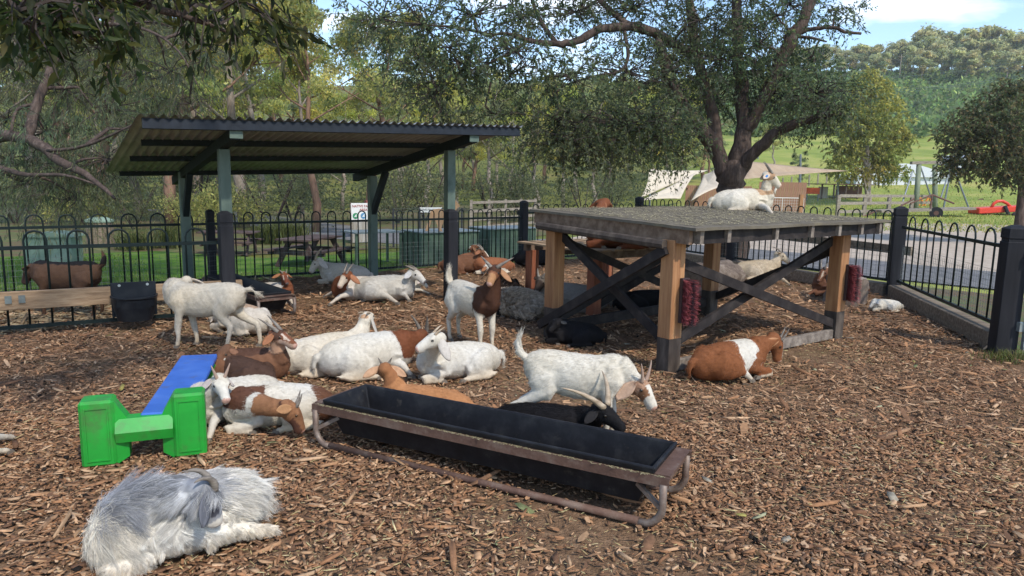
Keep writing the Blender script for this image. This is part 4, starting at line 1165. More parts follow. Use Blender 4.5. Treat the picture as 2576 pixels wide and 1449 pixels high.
    if mode == 'lie':
        for s, kH, kF in ((1, 'hl', 'fl'), (-1, 'hr', 'fr')):
            v = legs.get(kH, 'fold'); xo = bo(-.2)
            if v != 'none':
                mb.add(*loft([P(-.30, xo + .07 * s, .15), P(-.20, xo + .115 * s, .155), P(-.08, xo + .145 * s, .125), P(.0, xo + .15 * s, .10)], [.05 * sc, .085 * sc, .075 * sc, .04 * sc], [.07 * sc, .125 * sc, .10 * sc, .05 * sc], Z, 14))
                if v == 'fold':
                    chain([P(-.02, xo + .150 * s, .10), P(-.16, xo + .165 * s, .06), P(-.29, xo + .165 * s, .035), P(-.20, xo + .185 * s, .028), P(-.03, xo + .19 * s, .026), P(.04, xo + .19 * s, .022)], [.06, .045, .030, .026, .021, .022])
                else:
                    e = gp(v[0], v[1], 0.02 + zoff); k0 = P(-.05, xo + .15 * s, .10)
                    h0 = k0.lerp(e, 0.45) + Z * 0.02 * sc
                    chain([k0, k0.lerp(h0, .5) + Z * .01 * sc, h0, h0.lerp(e, .7), e], [.065, .05, .034, .023, .022])
            v = legs.get(kF, 'fold'); xo = bo(.25)
            if v == 'fold':
                chain([P(.20, xo + .09 * s, .17), P(.17, xo + .115 * s, .085), P(.28, xo + .115 * s, .055), P(.385, xo + .105 * s, .045), P(.37, xo + .12 * s, .022), P(.24, xo + .135 * s, .022), P(.20, xo + .135 * s, .018)], [.085, .055, .038, .031, .024, .020, .021])
            elif v != 'none':
                e = gp(v[0], v[1], 0.02 + zoff); k0 = P(.19, xo + .10 * s, .10)
                h0 = k0.lerp(e, 0.5) + Z * 0.035 * sc
                chain([P(.20, xo + .09 * s, .18), k0, k0.lerp(h0, .6), h0, h0.lerp(e, .75), e], [.085, .055, .038, .032, .022, .022])
    else:
        feet = feet or {}
        for s, kH, kF in ((1, 'hl', 'fl'), (-1, 'hr', 'fr')):
            dx = feet.get(kH, 0.0)
            if dx is not None:
                mb.add(*loft([P(-.30, .06 * s, .52), P(-.25, .085 * s, .45), P(-.20 + dx * .2, .085 * s, .36), P(-.19 + dx * .3, .075 * s, .30)], [.05 * sc, .07 * sc, .055 * sc, .035 * sc], [.06 * sc, .11 * sc, .085 * sc, .05 * sc], f, 14))
                chain([P(-.21 + dx * .25, .085 * s, .36), P(-.27 + dx * .5, .085 * s, .28), P(-.345 + dx * .75, .08 * s, .225), P(-.345 + dx * .85, .08 * s, .15), P(-.335 + dx * .97, .08 * s, .06), P(-.32 + dx, .08 * s, .02)], [.062, .042, .031, .024, .021, .024])
            dx = feet.get(kF, 0.0)
            if dx is not None:
                mb.add(*loft([P(.24, .07 * s, .56), P(.23, .088 * s, .46), P(.20 + dx * .1, .08 * s, .37)], [.035 * sc, .055 * sc, .045 * sc], [.05 * sc, .085 * sc, .06 * sc], f, 12))
                chain([P(.20 + dx * .1, .08 * s, .40), P(.215 + dx * .4, .078 * s, .30), P(.225 + dx * .7, .075 * s, .20), P(.22 + dx * .85, .075 * s, .12), P(.225 + dx * .95, .075 * s, .055), P(.235 + dx, .075 * s, .02)], [.052, .036, .032, .023, .021, .024])
    # ---------------- tail
    rt = tp[1] + Z * (0.07 * sc)
    if tail == 'up':
        tl = [rt, rt - f * .05 * sc + Z * .05 * sc, rt - f * .065 * sc + Z * .12 * sc, rt - f * .04 * sc + Z * .19 * sc]
        tr = [.035, .042, .034, .012]
    elif tail == 'out':
        tl = [rt, rt - f * .06 * sc + Z * .015 * sc, rt - f * .12 * sc - Z * .02 * sc, rt - f * .16 * sc - Z * .05 * sc]; tr = [.035, .04, .034, .012]
    else:
        tl = [rt, rt - f * .035 * sc - Z * .02 * sc, rt - f * .05 * sc - Z * .08 * sc, rt - f * .045 * sc - Z * .13 * sc]; tr = [.03, .032, .026, .012]
    mb.add(*loft(tl, [x * sc for x in tr], [x * sc * .7 for x in tr], f + Z * .2, 10))
    segs.append(('tail', tl[0], tl[-1], .035 * sc, 0, 1, (tl[-1] - tl[0]).normalized()))
    # ---------------- one continuous skin
    me = bpy.data.meshes.new('tmp'); me.from_pydata([v - G0 for v in mb.v], [], mb.f)
    bm = bmesh.new(); bm.from_mesh(me); bmesh.ops.recalc_face_normals(bm, faces=bm.faces); bm.to_mesh(me); bm.free()
    to = bpy.data.objects.new('tmp', me); COL.objects.link(to)
    rm = to.modifiers.new('r', 'REMESH'); rm.mode = 'VOXEL'; rm.voxel_size = vox * sc; rm.use_smooth_shade = True
    sm = to.modifiers.new('s', 'SMOOTH'); sm.factor = 0.5; sm.iterations = 5
    dg = bpy.context.evaluated_depsgraph_get(); dg.update()
    nm = bpy.data.meshes.new_from_object(to.evaluated_get(dg))
    bpy.data.objects.remove(to, do_unlink=True); bpy.data.meshes.remove(me)
    nm.name = 'body'; nm.materials.clear(); nm.materials.append(m_coat)
    nv = len(nm.vertices); co = np.empty(nv * 3, np.float32); nm.vertices.foreach_get('co', co); co = co.reshape(-1, 3).astype(float)
    # ribs, hips and loose skin: low relief along the normals
    nrv = np.empty(nv * 3, np.float32); nm.vertices.foreach_get('normal', nrv); nrv = nrv.reshape(-1, 3)
    q_ = co / sc + seed
    rel_ = 0.5 * np.sin(q_ @ np.array([23., 11., 7.])) * np.sin(q_ @ np.array([-9., 21., 13.])) + 0.35 * np.sin(q_ @ np.array([47., -19., 22.])) * np.sin(q_ @ np.array([13., 41., -27.])) + 0.2 * np.sin(q_ @ np.array([83., 57., 31.]))
    co = co + nrv * (rel_ * 0.0032 * sc)[:, None]
    # flatten what would sink under the ground
    co[:, 2] = np.maximum(co[:, 2], 0.0)
    nm.vertices.foreach_set('co', co.astype(np.float32).ravel())
    # ---------------- colour by body region
    g = np.array(tuple(G0)); best = np.full(nv, 1e9); reg = np.zeros(nv, int); tt = np.zeros(nv); fl = np.zeros((nv, 3))
    names = ['trunk', 'neck', 'head', 'leg', 'tail']
    for (rn, A, B, rad, t0, t1, fw_) in segs:
        A = np.array(tuple(A)) - g; B = np.array(tuple(B)) - g; ab = B - A
        q = ((co - A) @ ab) / (ab @ ab); qc = q.clip(0, 1)
        d = np.linalg.norm(co - (A + qc[:, None] * ab), axis=1) / rad
        if rn == 'trunk': d *= 0.95
        k = d < best; best[k] = d[k]; reg[k] = names.index(rn); tt[k] = (t0 + q * (t1 - t0))[k]; fl[k] = np.array(tuple(fw_))
    rel = co - (np.array(tuple(pl)) - g); A3 = [np.array(tuple(x)) for x in (a, hlat, hu)]
    hup = rel @ A3[2] / (0.06 * sc); hlt = rel @ A3[1] / (0.06 * sc)
    relc = co - np.array([0, 0, zc]); tup = (relc[:, 2]) / (0.16 * sc); tlt = relc @ np.array(tuple(l)) / (0.16 * sc)
    isH = reg == 2
    up_ = np.where(isH, hup, tup); lt_ = np.where(isH, hlt, tlt)
    ph = seed * 1.7
    nz_ = (np.sin(co[:, 0] * 31 / sc + ph) + np.sin(co[:, 1] * 37 / sc + 2 * ph) + np.sin(co[:, 2] * 29 / sc + ph * 3) + np.sin((co[:, 0] + co[:, 2]) * 71 / sc)) / 4
    col = np.tile(np.array(base, float), (nv, 1))
    for rl in rules:
        rn, cc_, lim = rl
        k = np.ones(nv, bool)
        if rn != 'all': k &= np.isin(reg, [names.index(x) for x in rn.split('+')])
        for key, (lo, hi) in lim.items():
            val = {'t': tt, 'up': up_, 'lat': lt_, 'ab': np.abs(lt_), 'z': co[:, 2] / sc, 'leg': tt}[key]
            jj = {'t': 0.05, 'up': 0.10, 'lat': 0.12, 'ab': 0.05, 'z': 0.015, 'leg': 0.03}[key]
            if rn == 'head': jj *= 0.4
            val = val + nz_ * jj
            k &= (val >= lo) & (val < hi)
        col[k] = cc_
    if nose_col is not None:
        k = isH & (tt > 0.93) & (hup < 0.15) & (hup > -0.55); col[k] = np.array(nose_col)
    st_ = np.clip(0.5 + 0.6 * np.sin(q_ @ np.array([7., 5., -6.]) + 1) * np.sin(q_ @ np.array([-4., 9., 5.])) + 0.25 * nz_, 0, 1)
    col = col * (1 - st_[:, None] * np.array([0.04, 0.08, 0.15]))
    # dusty, stained underside and knees
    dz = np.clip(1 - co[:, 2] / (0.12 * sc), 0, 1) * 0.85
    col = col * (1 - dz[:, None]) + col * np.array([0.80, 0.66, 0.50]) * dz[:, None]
    ca = nm.color_attributes.new('Col', 'FLOAT_COLOR', 'POINT'); c4 = np.ones((nv, 4), np.float32); c4[:, :3] = col
    ca.data.foreach_set('color', c4.ravel())
    t = thing(name, label, cat, G0, group)
    link('body', nm, t, G0)
    # ---------------- fur
    if hairN:
        nm.calc_loop_triangles(); nt_ = len(nm.loop_triangles); tri = np.empty(nt_ * 3, np.int32); nm.loop_triangles.foreach_get('vertices', tri); tri = tri.reshape(-1, 3)
        def lf(p, fi):
            rr = reg[tri[fi, 0]]
            k = np.ones(len(rr)); k[rr == 2] = 0.45; k[rr == 3] = 0.55; k[rr == 4] = 2.0
            if hairfun is not None: k = k * hairfun(p, rr, tt[tri[fi, 0]], sc)
            return k
        fur('coat', t, co, tri, col, fl, int(hairN * 1.5), hairL * sc, hairR, seed, lift, grav, npt, 0.35, lf, clump=clump)
    # ---------------- ears, eyes, horns, hooves
    ec = ear if ear is not None else (rules[0][1] if rules else base)
    for s in (1, -1):
        eb = pl + a * (0.02 * sc) + hlat * (0.046 * sc * s) + hu * (0.022 * sc)
        ed = hlat * (ear_dir[0] * s) + hu * ear_dir[1] + a * ear_dir[2]
        e_ = make_ear('ear', eb, ed, a if earw == 'a' else hu, earL * sc, earW * sc, t, ec)
        if tagc and s == tagc[1]:
            q = eb + ed.normalized() * (0.45 * earL * sc) + hlat * (s * 0.012)
            MB().box(q, (0.022, 0.006, 0.034), (a, hlat, hu)).build('ear_tag', tagc[0], t)
        if eyes:
            bm = bmesh.new(); bmesh.ops.create_icosphere(bm, subdivisions=2, radius=0.0125 * sc); me = bpy.data.meshes.new('eye'); bm.to_mesh(me); bm.free()
            me.polygons.foreach_set('use_smooth', [True] * len(me.polygons)); me.materials.append(m_eye)
            link('eye', me, t, pl + a * (0.37 * HL) + hlat * (0.049 * sc * s) + hu * (0.020 * sc))
    if horn:
        hm = {'grey': m_horn, 'tan': m_horn_tan, 'pink': m_horn_pink}[horn.get('m', 'grey')]
        for s in (1, -1):
            if horn.get('only') and horn['only'] != s: continue
            hb = pl + a * (0.045 * sc) + hlat * (0.026 * sc * s) + hu * (0.050 * sc)
            dd = hu * horn.get('u', 0.8) - a * horn.get('b', 0.4) + hlat * (s * horn.get('o', 0.2))
            make_horn(hb, dd, hlat, -horn.get('curl', 1.0), horn.get('L', 0.16) * sc, horn.get('r', 0.017) * sc, t, hm, horn.get('tw', 0.0), hlat * s)
    if beard:
        q = pl + a * (0.84 * HL) - hu * 0.055 * sc
        MB().tube([q, q - hu * .03 * sc - Z * .02 * sc, q - Z * .09 * sc - a * .01 * sc], [.016 * sc, .014 * sc, .003 * sc], 8).build('beard', m_beard, t, smooth=True)
    if hooves:
        for (p, d) in hoof_at:
            h2 = V3(d.x, d.y, 0)
            h2 = h2.normalized() if h2.length > 0.25 else f
            s2 = V3(-h2.y, h2.x, 0)
            hb = MB()
            for s in (1, -1):
                c0 = V3(p.x, p.y, max(p.z - 0.022 * sc, zoff)) + s2 * (0.011 * sc * s)
                q = [c0 - h2 * .02 * sc - s2 * .009 * sc, c0 + h2 * .035 * sc - s2 * .007 * sc, c0 + h2 * .035 * sc + s2 * .007 * sc, c0 - h2 * .02 * sc + s2 * .009 * sc]
                tq = [v + Z * (.03 * sc) - h2 * (.004 * sc if i in (0, 3) else .016 * sc) for i, v in enumerate(q)]
                hb.add(q + tq, [(3, 2, 1, 0), (4, 5, 6, 7), (0, 1, 5, 4), (1, 2, 6, 5), (2, 3, 7, 6), (3, 0, 4, 7)])
            hb.build('hoof', m_hoof, t)
    return t
m_beard = plain('cream_beard', (0.6, 0.54, 0.44), rough=0.9)

# ---------------------------------------------------------------- the herd
H = dict
def headc(c, **k): return [('head', c, {})]
BOER = [('head', BR, {}), ('neck', BR, dict(t=(0.25, 9)))]
BLAZE = [('head', W_, dict(ab=(0, 0.34), up=(0.3, 9), t=(-.1, 2)))]
BACKHORN = H(L=0.17, u=0.85, b=0.5, o=0.25, curl=1.0)

# foreground grazing goat
goat('white standing goat with brown ears and white blaze, sniffing the bark', (1458, 942), -10, 0.88, (1598, 958, -0.10), (1664, 1040, -0.22), 'stand',
     rules=[('head', (0.19, 0.095, 0.052), {}), ('neck', (0.34, 0.20, 0.13), dict(t=(0.80, 9))), ('head', W_, dict(ab=(0, 0.42), up=(0.1, 9))), ('head', W_, dict(t=(0.62, 9)))],
     ear=(0.5, 0.33, 0.23), earL=0.185, earW=0.045, ear_dir=(0.30, -0.95, 0.0), horn=H(m='pink', L=0.15, u=0.9, b=0.42, o=0.30, curl=0.35, r=0.013), tail='up', feet=H(hl=-.10, hr=-.16, fl=.02, fr=-.02), hairN=16000, hairL=0.023, seed=1, vox=0.011)
goat('black goat with wide pale horns resting its head over the trough rim', (1368, 1072), -18, 0.84, (1503, 1030, -0.22), (1583, 1083, -0.34), 'lie', base=BK, rules=[],
     ear=(0.02, 0.018, 0.018), earL=0.13, ear_dir=(0.6, -0.7, -0.1), horn=H(m='tan', L=0.36, u=0.6, b=0.55, o=0.8, curl=0.9, r=0.022), hairN=14000, hairL=0.04, seed=2, nose_col=None, vox=0.011)
goat('tan goat behind the trough seen from the back of its head', (1075, 1020), 168, 0.80, (968, 928, 0.04), (972, 948, 0.26), 'lie', base=(0.4, 0.19, 0.085),
     rules=[('head', (0.27, 0.12, 0.055), {}), ('neck', (0.27, 0.12, 0.055), dict(t=(0.2, 9)))], ear=(0.46, 0.27, 0.16), earL=0.16, ear_dir=(0.80, -0.55, -0.1), earw='u', horn=H(L=0.065, u=0.8, b=0.3, o=0.45, curl=0.4, r=0.011), hairN=8000, seed=3, neckmid=(0.05, 0.0, 0.05))
# middle group
goat('white goat with long hanging ears lying in the sun, facing left', (1155, 905), 207, 0.92, (1108, 850, -0.30), (1038, 878, -0.40), 'lie', earL=0.215, earW=0.045, ear_dir=(0.30, -0.95, -0.05), ear=(0.528, 0.48, 0.424),
     horn=H(m='tan', L=0.11, u=0.5, b=0.8, o=0.15, curl=0.35, r=0.012), hairN=14000, hairL=0.021, seed=4, vox=0.011, legs=H(fr=(1062, 945)))
goat('white goat with a red brown neck and grey horns, lying among the others', (925, 895), 28, 1.0, (1058, 842, 0.30), (1080, 872, 0.50), 'lie', rules=[('neck', BR, {}), ('head', (0.13, 0.05, 0.025), {}), ('trunk', BR, dict(t=(0.80, 9), up=(-0.2, 9)))],
     ear=(0.2, 0.09, 0.05), horn=H(L=0.20, u=0.6, b=0.8, o=0.25, curl=0.5, r=0.018), legs=H(fr=(1035, 945)), hairN=14000, seed=5, vox=0.011, fat=1.05)
goat('cream white goat lying with its head turned away and ears hanging', (815, 888), 38, 0.98, (918, 805, 0.25), (935, 792, 0.48), 'lie', base=(0.592, 0.536, 0.448), rules=[('head', (0.42, 0.26, 0.16), dict(up=(0.35, 9), ab=(0, .6)))],
     ear=(0.528, 0.472, 0.4), earL=0.18, ear_dir=(0.35, -0.9, -0.25), horn=H(m='tan', L=0.13, u=0.4, b=0.9, o=0.1, curl=0.4, r=0.013), hairN=14000, hairL=0.021, seed=6, vox=0.011)
goat('brown goat with pale face stripes and swept horns, lying with its head up', (612, 922), 14, 0.88, (688, 842, 0.0), (750, 868, -0.04), 'lie', base=(0.17, 0.082, 0.046),
     rules=[('trunk+neck', (0.09, 0.045, 0.03), dict(up=(0.75, 9))), ('neck', (0.42, 0.25, 0.16), dict(t=(.2, 9), up=(-9, 1.6))), ('head', (0.17, 0.065, 0.035), dict(up=(0.1, 9))), ('head', (0.539, 0.435, 0.348), dict(ab=(0.42, 0.72), up=(0.25, 9), t=(.15, 9))), ('head', (0.4, 0.27, 0.2), dict(up=(-9, 0.0)))],
     ear=(0.28, 0.12, 0.06), earL=0.13, ear_dir=(0.55, -0.75, -0.2), horn=H(L=0.21, u=0.45, b=0.9, o=0.25, curl=0.25, r=0.018), hairN=14000, seed=7, legs=H(fr=(712, 945)), vox=0.011)
goat('dark brown goat asleep at the far end of the blue plank', (612, 940), 150, 0.78, (572, 878, 0.10), (548, 910, 0.0), 'lie', base=(0.075, 0.042, 0.03), rules=[('trunk', W_, dict(t=(0.74, 0.80), up=(0.2, 9))), ('neck', (0.13, 0.07, 0.045), {}), ('head', (0.15, 0.075, 0.045), {})],
     ear=(0.2, 0.1, 0.06), earL=0.10, horn=None, hairN=10000, seed=8)
goat('white kid with thin upright horns tucked beside the green bench end', (592, 1002), 232, 0.86, (550, 955, -0.24), (578, 1025, -0.44), 'lie', rules=[('head', (0.3, 0.13, 0.07), dict(lat=(0.55, 9), t=(0.15, 0.6), up=(-.3, .5)))],
     ear=(0.512, 0.432, 0.376), earL=0.12, ear_dir=(0.6, -0.75, -0.1), horn=H(m='pink', L=0.115, u=0.95, b=0.15, o=0.35, curl=0.25, r=0.013), hairN=14000, hairL=0.022, seed=9, legs=H(fl=(525, 1105), fr='fold'), vox=0.011)
goat('white goat with brown patches curled asleep, brown head on the ground', (705, 1022), 200, 0.86, (738, 1022, -0.30), (783, 1080, -0.26), 'lie', bend=-0.10,
     rules=[('head', (0.24, 0.115, 0.06), {}), ('neck', (0.25, 0.12, 0.06), dict(t=(0.48, 9))), ('trunk', (0.12, 0.055, 0.035), dict(t=(0.68, 1.2), up=(0.30, 9), lat=(-0.2, 9))), ('trunk', (0.13, 0.06, 0.035), dict(t=(-1, 0.20))), ('head', (0.1, 0.045, 0.03), dict(up=(-9, -0.15)))],
     ear=(0.36, 0.19, 0.09), earL=0.13, ear_dir=(0.5, -0.6, -0.5), horn=H(L=0.115, u=0.9, b=0.4, o=0.2, curl=0.4, r=0.012), hairN=14000, seed=10, neckmid=(-0.02, -0.04, 0.02), vox=0.011)
# left group
goat('cream goat standing by the low fence, its head turned away', (515, 752), 178, 0.98, (470, 706, 0.40), (455, 745, 0.60), 'stand', base=(0.496, 0.441, 0.361), rules=[], ear=(0.506, 0.432, 0.35), tail='out', feet=H(fl=.02, fr=-.10, hl=.10, hr=-.16), hairN=12000, hairL=0.023, seed=11, neckmid=(-0.1, -0.15, 0.02))
goat('white goat lying under the standing cream goat, brown along its back', (610, 800), 150, 0.95, (548, 800, 0.45), (520, 815, 0.55), 'lie', base=(0.545, 0.496, 0.432), rules=[('trunk', (0.42, 0.3, 0.22), dict(up=(0.85, 9), t=(-1, .5)))], ear=(0.522, 0.435, 0.348), hairN=8000, seed=12, earL=0.08)
goat('small boer kid with white face mark resting behind the end trough', (692, 735), -30, 0.80, (712, 690, -0.10), (728, 722, -0.28), 'lie', base=(0.528, 0.48, 0.416), rules=[('head', (0.15, 0.05, 0.03), {}), ('neck', BR, dict(t=(0.3, 9))), ('trunk', BR, dict(t=(0.86, 9))), ('head', W_, dict(ab=(0, 0.45), up=(0.4, 9), t=(-.1, 0.32))), ('head', (0.522, 0.435, 0.348), dict(ab=(0.5, 0.66), up=(0.1, 9), t=(0.25, .75)))],
     ear=(0.3, 0.13, 0.06), earL=0.15, ear_dir=(0.8, -0.6, -0.1), hairN=5000, seed=13, legs=H(fl=(735, 765)), horn=H(L=0.10, u=0.4, b=0.9, o=0.4, curl=0.3, r=0.012), nose_col=(0.12, 0.1, 0.1))
goat('white goat with backswept horns lying by the fence, facing left', (868, 690), 168, 1.02, (805, 655, -0.02), (770, 690, -0.08), 'lie', base=(0.496, 0.448, 0.392), rules=[], ear=(0.48, 0.424, 0.376), earL=0.19, earW=0.045, ear_dir=(0.3, -0.95, -0.1), horn=H(m='tan', L=0.22, u=0.6, b=0.75, o=0.2, curl=0.8, r=0.015), hairN=7000, seed=14)
goat('boer goat with red brown neck and long ear lying behind the grey goat', (905, 725), 215, 0.98, (878, 690, -0.36), (845, 725, -0.52), 'lie', base=(0.528, 0.48, 0.424), rules=[('neck', BR, {}), ('trunk', BR, dict(t=(0.80, 9))), ('head', BR, dict(t=(-1, 0.35))), ('head', (0.522, 0.435, 0.348), dict(t=(0.35, 9)))],
     ear=(0.34, 0.15, 0.08), earL=0.19, earW=0.04, ear_dir=(0.35, -0.9, -0.1), horn=H(L=0.17, u=0.4, b=0.9, o=0.2, curl=0.2, r=0.016), hairN=7000, seed=15, legs=H(fl=(830, 765), fr=(818, 745)))
goat('pale grey goat with a black and white ear, lying and facing right', (965, 725), 12, 1.05, (1035, 685, -0.02), (1080, 712, -0.12), 'lie', base=(0.48, 0.456, 0.416), rules=[('head', (0.512, 0.48, 0.432), {}), ('head', (0.3, 0.18, 0.12), dict(up=(0.7, 9), t=(-1, .25))), ('head', BK, dict(t=(0.0, 0.30), ab=(.3, 9), up=(-2, .9)))],
     ear=(0.496, 0.48, 0.465), earL=0.12, earW=0.04, ear_dir=(0.5, -0.85, -0.2), horn=H(L=0.15, u=0.3, b=0.95, o=0.1, curl=0.6, r=0.02), hairN=9000, hairL=0.03, seed=16, legs=H(hr=(1000, 762), fr=(1030, 755)), nose_col=(0.1, 0.09, 0.09))
goat('white kid partly hidden behind the pale grey goat', (1015, 722), 20, 0.62, (1058, 708, 0.0), (1078, 722, -0.05), 'lie', rules=[], hairN=3000, seed=17, legs=H(fr=(1080, 738)), ear=(0.48, 0.4, 0.361), earL=0.1)
# standing boer in the middle
goat('boer goat standing with white body and dark brown head and chest', (1190, 752), -52, 0.98, (1248, 678, -0.30), (1226, 718, -0.52), 'stand', base=(0.56, 0.512, 0.432), rules=[('neck', DB, {}), ('trunk', DB, dict(t=(0.70, 9))), ('head', (0.2, 0.085, 0.045), {}), ('head', (0.06, 0.03, 0.02), dict(up=(0.5, 9), t=(-1, .45))), ('head', (0.34, 0.18, 0.09), dict(t=(0.55, 9)))],
     ear=(0.36, 0.19, 0.1), earL=0.17, earW=0.042, ear_dir=(0.65, -0.8, 0), horn=H(L=0.19, u=0.35, b=0.6, o=0.75, curl=0.3, r=0.018), tail='up', feet=H(hl=-.04, hr=.04, fl=.0, fr=.02), hairN=11000, seed=18, hairL=0.021)
# far group by the green bins
goat('brown goat with white face stripe lying in front of the green bins', (1165, 665), 12, 0.98, (1205, 632, 0.0), (1235, 652, -0.05), 'lie', base=(0.15, 0.072, 0.042), rules=[('head', W_, dict(ab=(0, .3), up=(.3, 9)))], ear=(0.25, 0.11, 0.06), earL=0.12, horn=H(L=0.16, u=0.6, b=0.8, o=0.2, curl=0.8), hairN=4000, seed=19)
goat('brown goat with raised face peering over its neighbour at the fence', (1175, 655), 60, 0.85, (1185, 625, 0.1), (1202, 618, 0.22), 'lie', base=(0.2, 0.09, 0.05), rules=[('head', W_, dict(ab=(0, .3), up=(.2, 9)))], ear=(0.3, 0.15, 0.08), hairN=2500, seed=20)
goat('red brown goat with white legs curled beside the striped brown goat', (1240, 668), 200, 0.9, (1222, 672, -0.25), (1250, 685, -0.3), 'lie', base=(0.25, 0.1, 0.05), rules=[('leg', W_, {}), ('neck', W_, dict(t=(.8, 9)))], ear=(0.28, 0.12, 0.06), hairN=3500, seed=21)
goat('black goat lying by the fence post behind the left platform leg', (1345, 648), 15, 1.0, (1385, 605, 0.0), (1405, 620, 0.0), 'lie', base=BK, rules=[], ear=BK, hairN=4000, seed=22, nose_col=None)
# curly sheep
def woolf(p, rr, t, sc): return np.where((rr == 2) | (rr == 3), 0.3, 1.0)
WOOL = (0.40, 0.335, 0.27)
goat('curly grey brown sheep lying behind the standing boer goat', (1312, 768), 150, 0.95, (1266, 752, 0.06), (1254, 782, 0.0), 'lie', base=WOOL, rules=[('head', BK, {}), ('leg', (0.05, 0.04, 0.035), dict(t=(0.35, 9)))], ear=BK, earL=0.07, tail='down', hairN=26000, hairL=0.035, hairR=0.0022, lift=1.1, grav=0.05, fat=1.12, lenf=.82, clump=(40, .8), seed=23, name='sheep', cat='sheep', nose_col=None, wool=True)
goat('dark woolly sheep half hidden behind the standing boer goat', (1278, 735), 110, 0.9, (1292, 712, 0.4), (1300, 720, 0.55), 'lie', base=(0.055, 0.038, 0.03), rules=[], ear=BK, earL=0.07, hairN=14000, hairL=0.03, hairR=0.002, lift=1.1, grav=0.05, clump=(30, .7), seed=24, name='sheep', cat='sheep', nose_col=None, wool=True)
goat('grey goat with a blue ear tag lying behind the left platform leg', (1440, 748), 172, 1.1, (1370, 700, 0.0), (1352, 725, -0.1), 'lie', base=(0.22, 0.2, 0.185), rules=[('head', (0.05, 0.035, 0.028), {}), ('neck', (0.12, 0.1, 0.085), {})], ear=(0.06, 0.04, 0.03), earL=0.11, ear_dir=(0.9, -0.3, -.1), horn=H(L=0.13, u=0.7, b=0.6, o=0.5, curl=0.8), tagc=(m_tag, 1), hairN=5000, seed=25, nose_col=None)
goat('small black kid lying at the foot of the left platform leg', (1445, 838), 165, 0.72, (1410, 808, 0.0), (1392, 822, -0.05), 'lie', base=BK, rules=[], ear=(0.05, 0.05, 0.05), earL=0.10, ear_dir=(0.9, -0.2, -.1), hairN=7000, hairL=0.03, seed=26, nose_col=None)
goat('black goat lying in the shade under the platform brace', (1620, 758), 10, 0.9, (1680, 745, 0.2), (1700, 760, 0.2), 'lie', base=BK, rules=[], ear=BK, hairN=3500, seed=27, nose_col=None)
goat('grey brown goat resting against the thick log', (1742, 745), 100, 0.95, (1750, 722, 0.45), (1755, 735, 0.6), 'lie', base=(0.2, 0.155, 0.12), rules=[], ear=(0.15, 0.1, 0.08), hairN=4000, seed=28)
# on the pallet and on the platform
goat('dark red brown goat lying on the pallet, its head above the deck', (1565, 588), 175, 1.12, (1525, 510, 0.28), (1495, 520, 0.34), 'lie', base=(0.14, 0.05, 0.026), rules=[('head', BR, {}), ('neck', BR, {})], ear=(0.24, 0.1, 0.05), zoff=ZT + 0.011, hairN=5000, seed=29, neckmid=(0, 0, .1))
dkz = zdeck(gp(1870, 530, 1.40)) + 0.008
goat('white goat with tan neck and dark swept horns lying on top of the platform', (1868, 507), 8, 0.93, (1928, 440, 0.0), (1964, 466, -0.03), 'lie', base=(0.576, 0.528, 0.448), rules=[('neck', (0.42, 0.27, 0.17), dict(up=(1.7, 9))), ('trunk', (0.42, 0.28, 0.18), dict(t=(0.70, 0.98), up=(0.55, 9))), ('head', (0.45, 0.3, 0.19), dict(up=(0.55, 9), t=(-.3, .25)))],
     ear=(0.506, 0.414, 0.331), earL=0.12, ear_dir=(0.5, -0.75, -0.3), horn=H(L=0.19, u=0.45, b=0.9, o=0.12, curl=0.25, r=0.017), beard=True, tagc=(m_tag, -1), zoff=dkz, hairN=14000, hairL=0.021, seed=30, legs=H(fr=(1945, 541)), vox=0.011)
goat('red brown boer goat with a white saddle band, lying in front of the platform', (1835, 905), 27, 0.98, (1945, 848, 0.22), (1962, 905, 0.22), 'lie', base=(0.21, 0.08, 0.034), rules=[('trunk', W_, dict(t=(0.52, 0.80))), ('leg', W_, dict(t=(0.5, 0.9))), ('head', W_, dict(ab=(0, .35), up=(.3, 9), t=(.2, 9)))],
     ear=(0.4, 0.2, 0.1), earL=0.19, earW=0.042, ear_dir=(0.25, -0.95, -0.05), horn=H(L=0.13, u=0.8, b=0.55, o=0.15, curl=0.3, r=0.013), hairN=14000, hairL=0.022, seed=31, legs=H(hr=(1890, 955)), vox=0.011)
goat('cream long haired goat lying by the right fence, face lifted', (1905, 680), 12, 1.05, (1955, 640, 0.15), (1985, 655, 0.1), 'lie', base=(0.522, 0.435, 0.322), rules=[], ear=(0.55, 0.45, 0.34), earL=0.10, ear_dir=(0.9, .2, -.3), horn=H(L=0.17, u=0.6, b=0.8, o=0.1, curl=0.9), hairN=12000, hairL=0.05, seed=32, legs=H(fr=(1985, 715)))
goat('brown goat with ridged horns lying beside the weathered stump', (2110, 720), 172, 0.95, (2078, 678, -0.05), (2052, 712, -0.15), 'lie', base=(0.16, 0.075, 0.045), rules=[('head', (0.16, 0.07, 0.04), {}), ('head', (0.506, 0.414, 0.331), dict(ab=(.4, .7), up=(.1, 9)))], ear=(0.14, 0.07, 0.04), earL=0.14, ear_dir=(0.4, -.9, 0), horn=H(L=0.2, u=0.8, b=0.5, o=0.3, curl=1.3), hairN=6000, seed=33, legs=H(fr=(2032, 742)))
goat('tiny white kid asleep on the bark near the right gate', (2228, 768), 176, 0.50, (2203, 760, -0.02), (2186, 772, -0.05), 'lie', base=(0.576, 0.545, 0.48), rules=[], ear=(0.496, 0.441, 0.385), earL=0.1, hairN=5000, hairL=0.02, seed=34, vox=0.014)
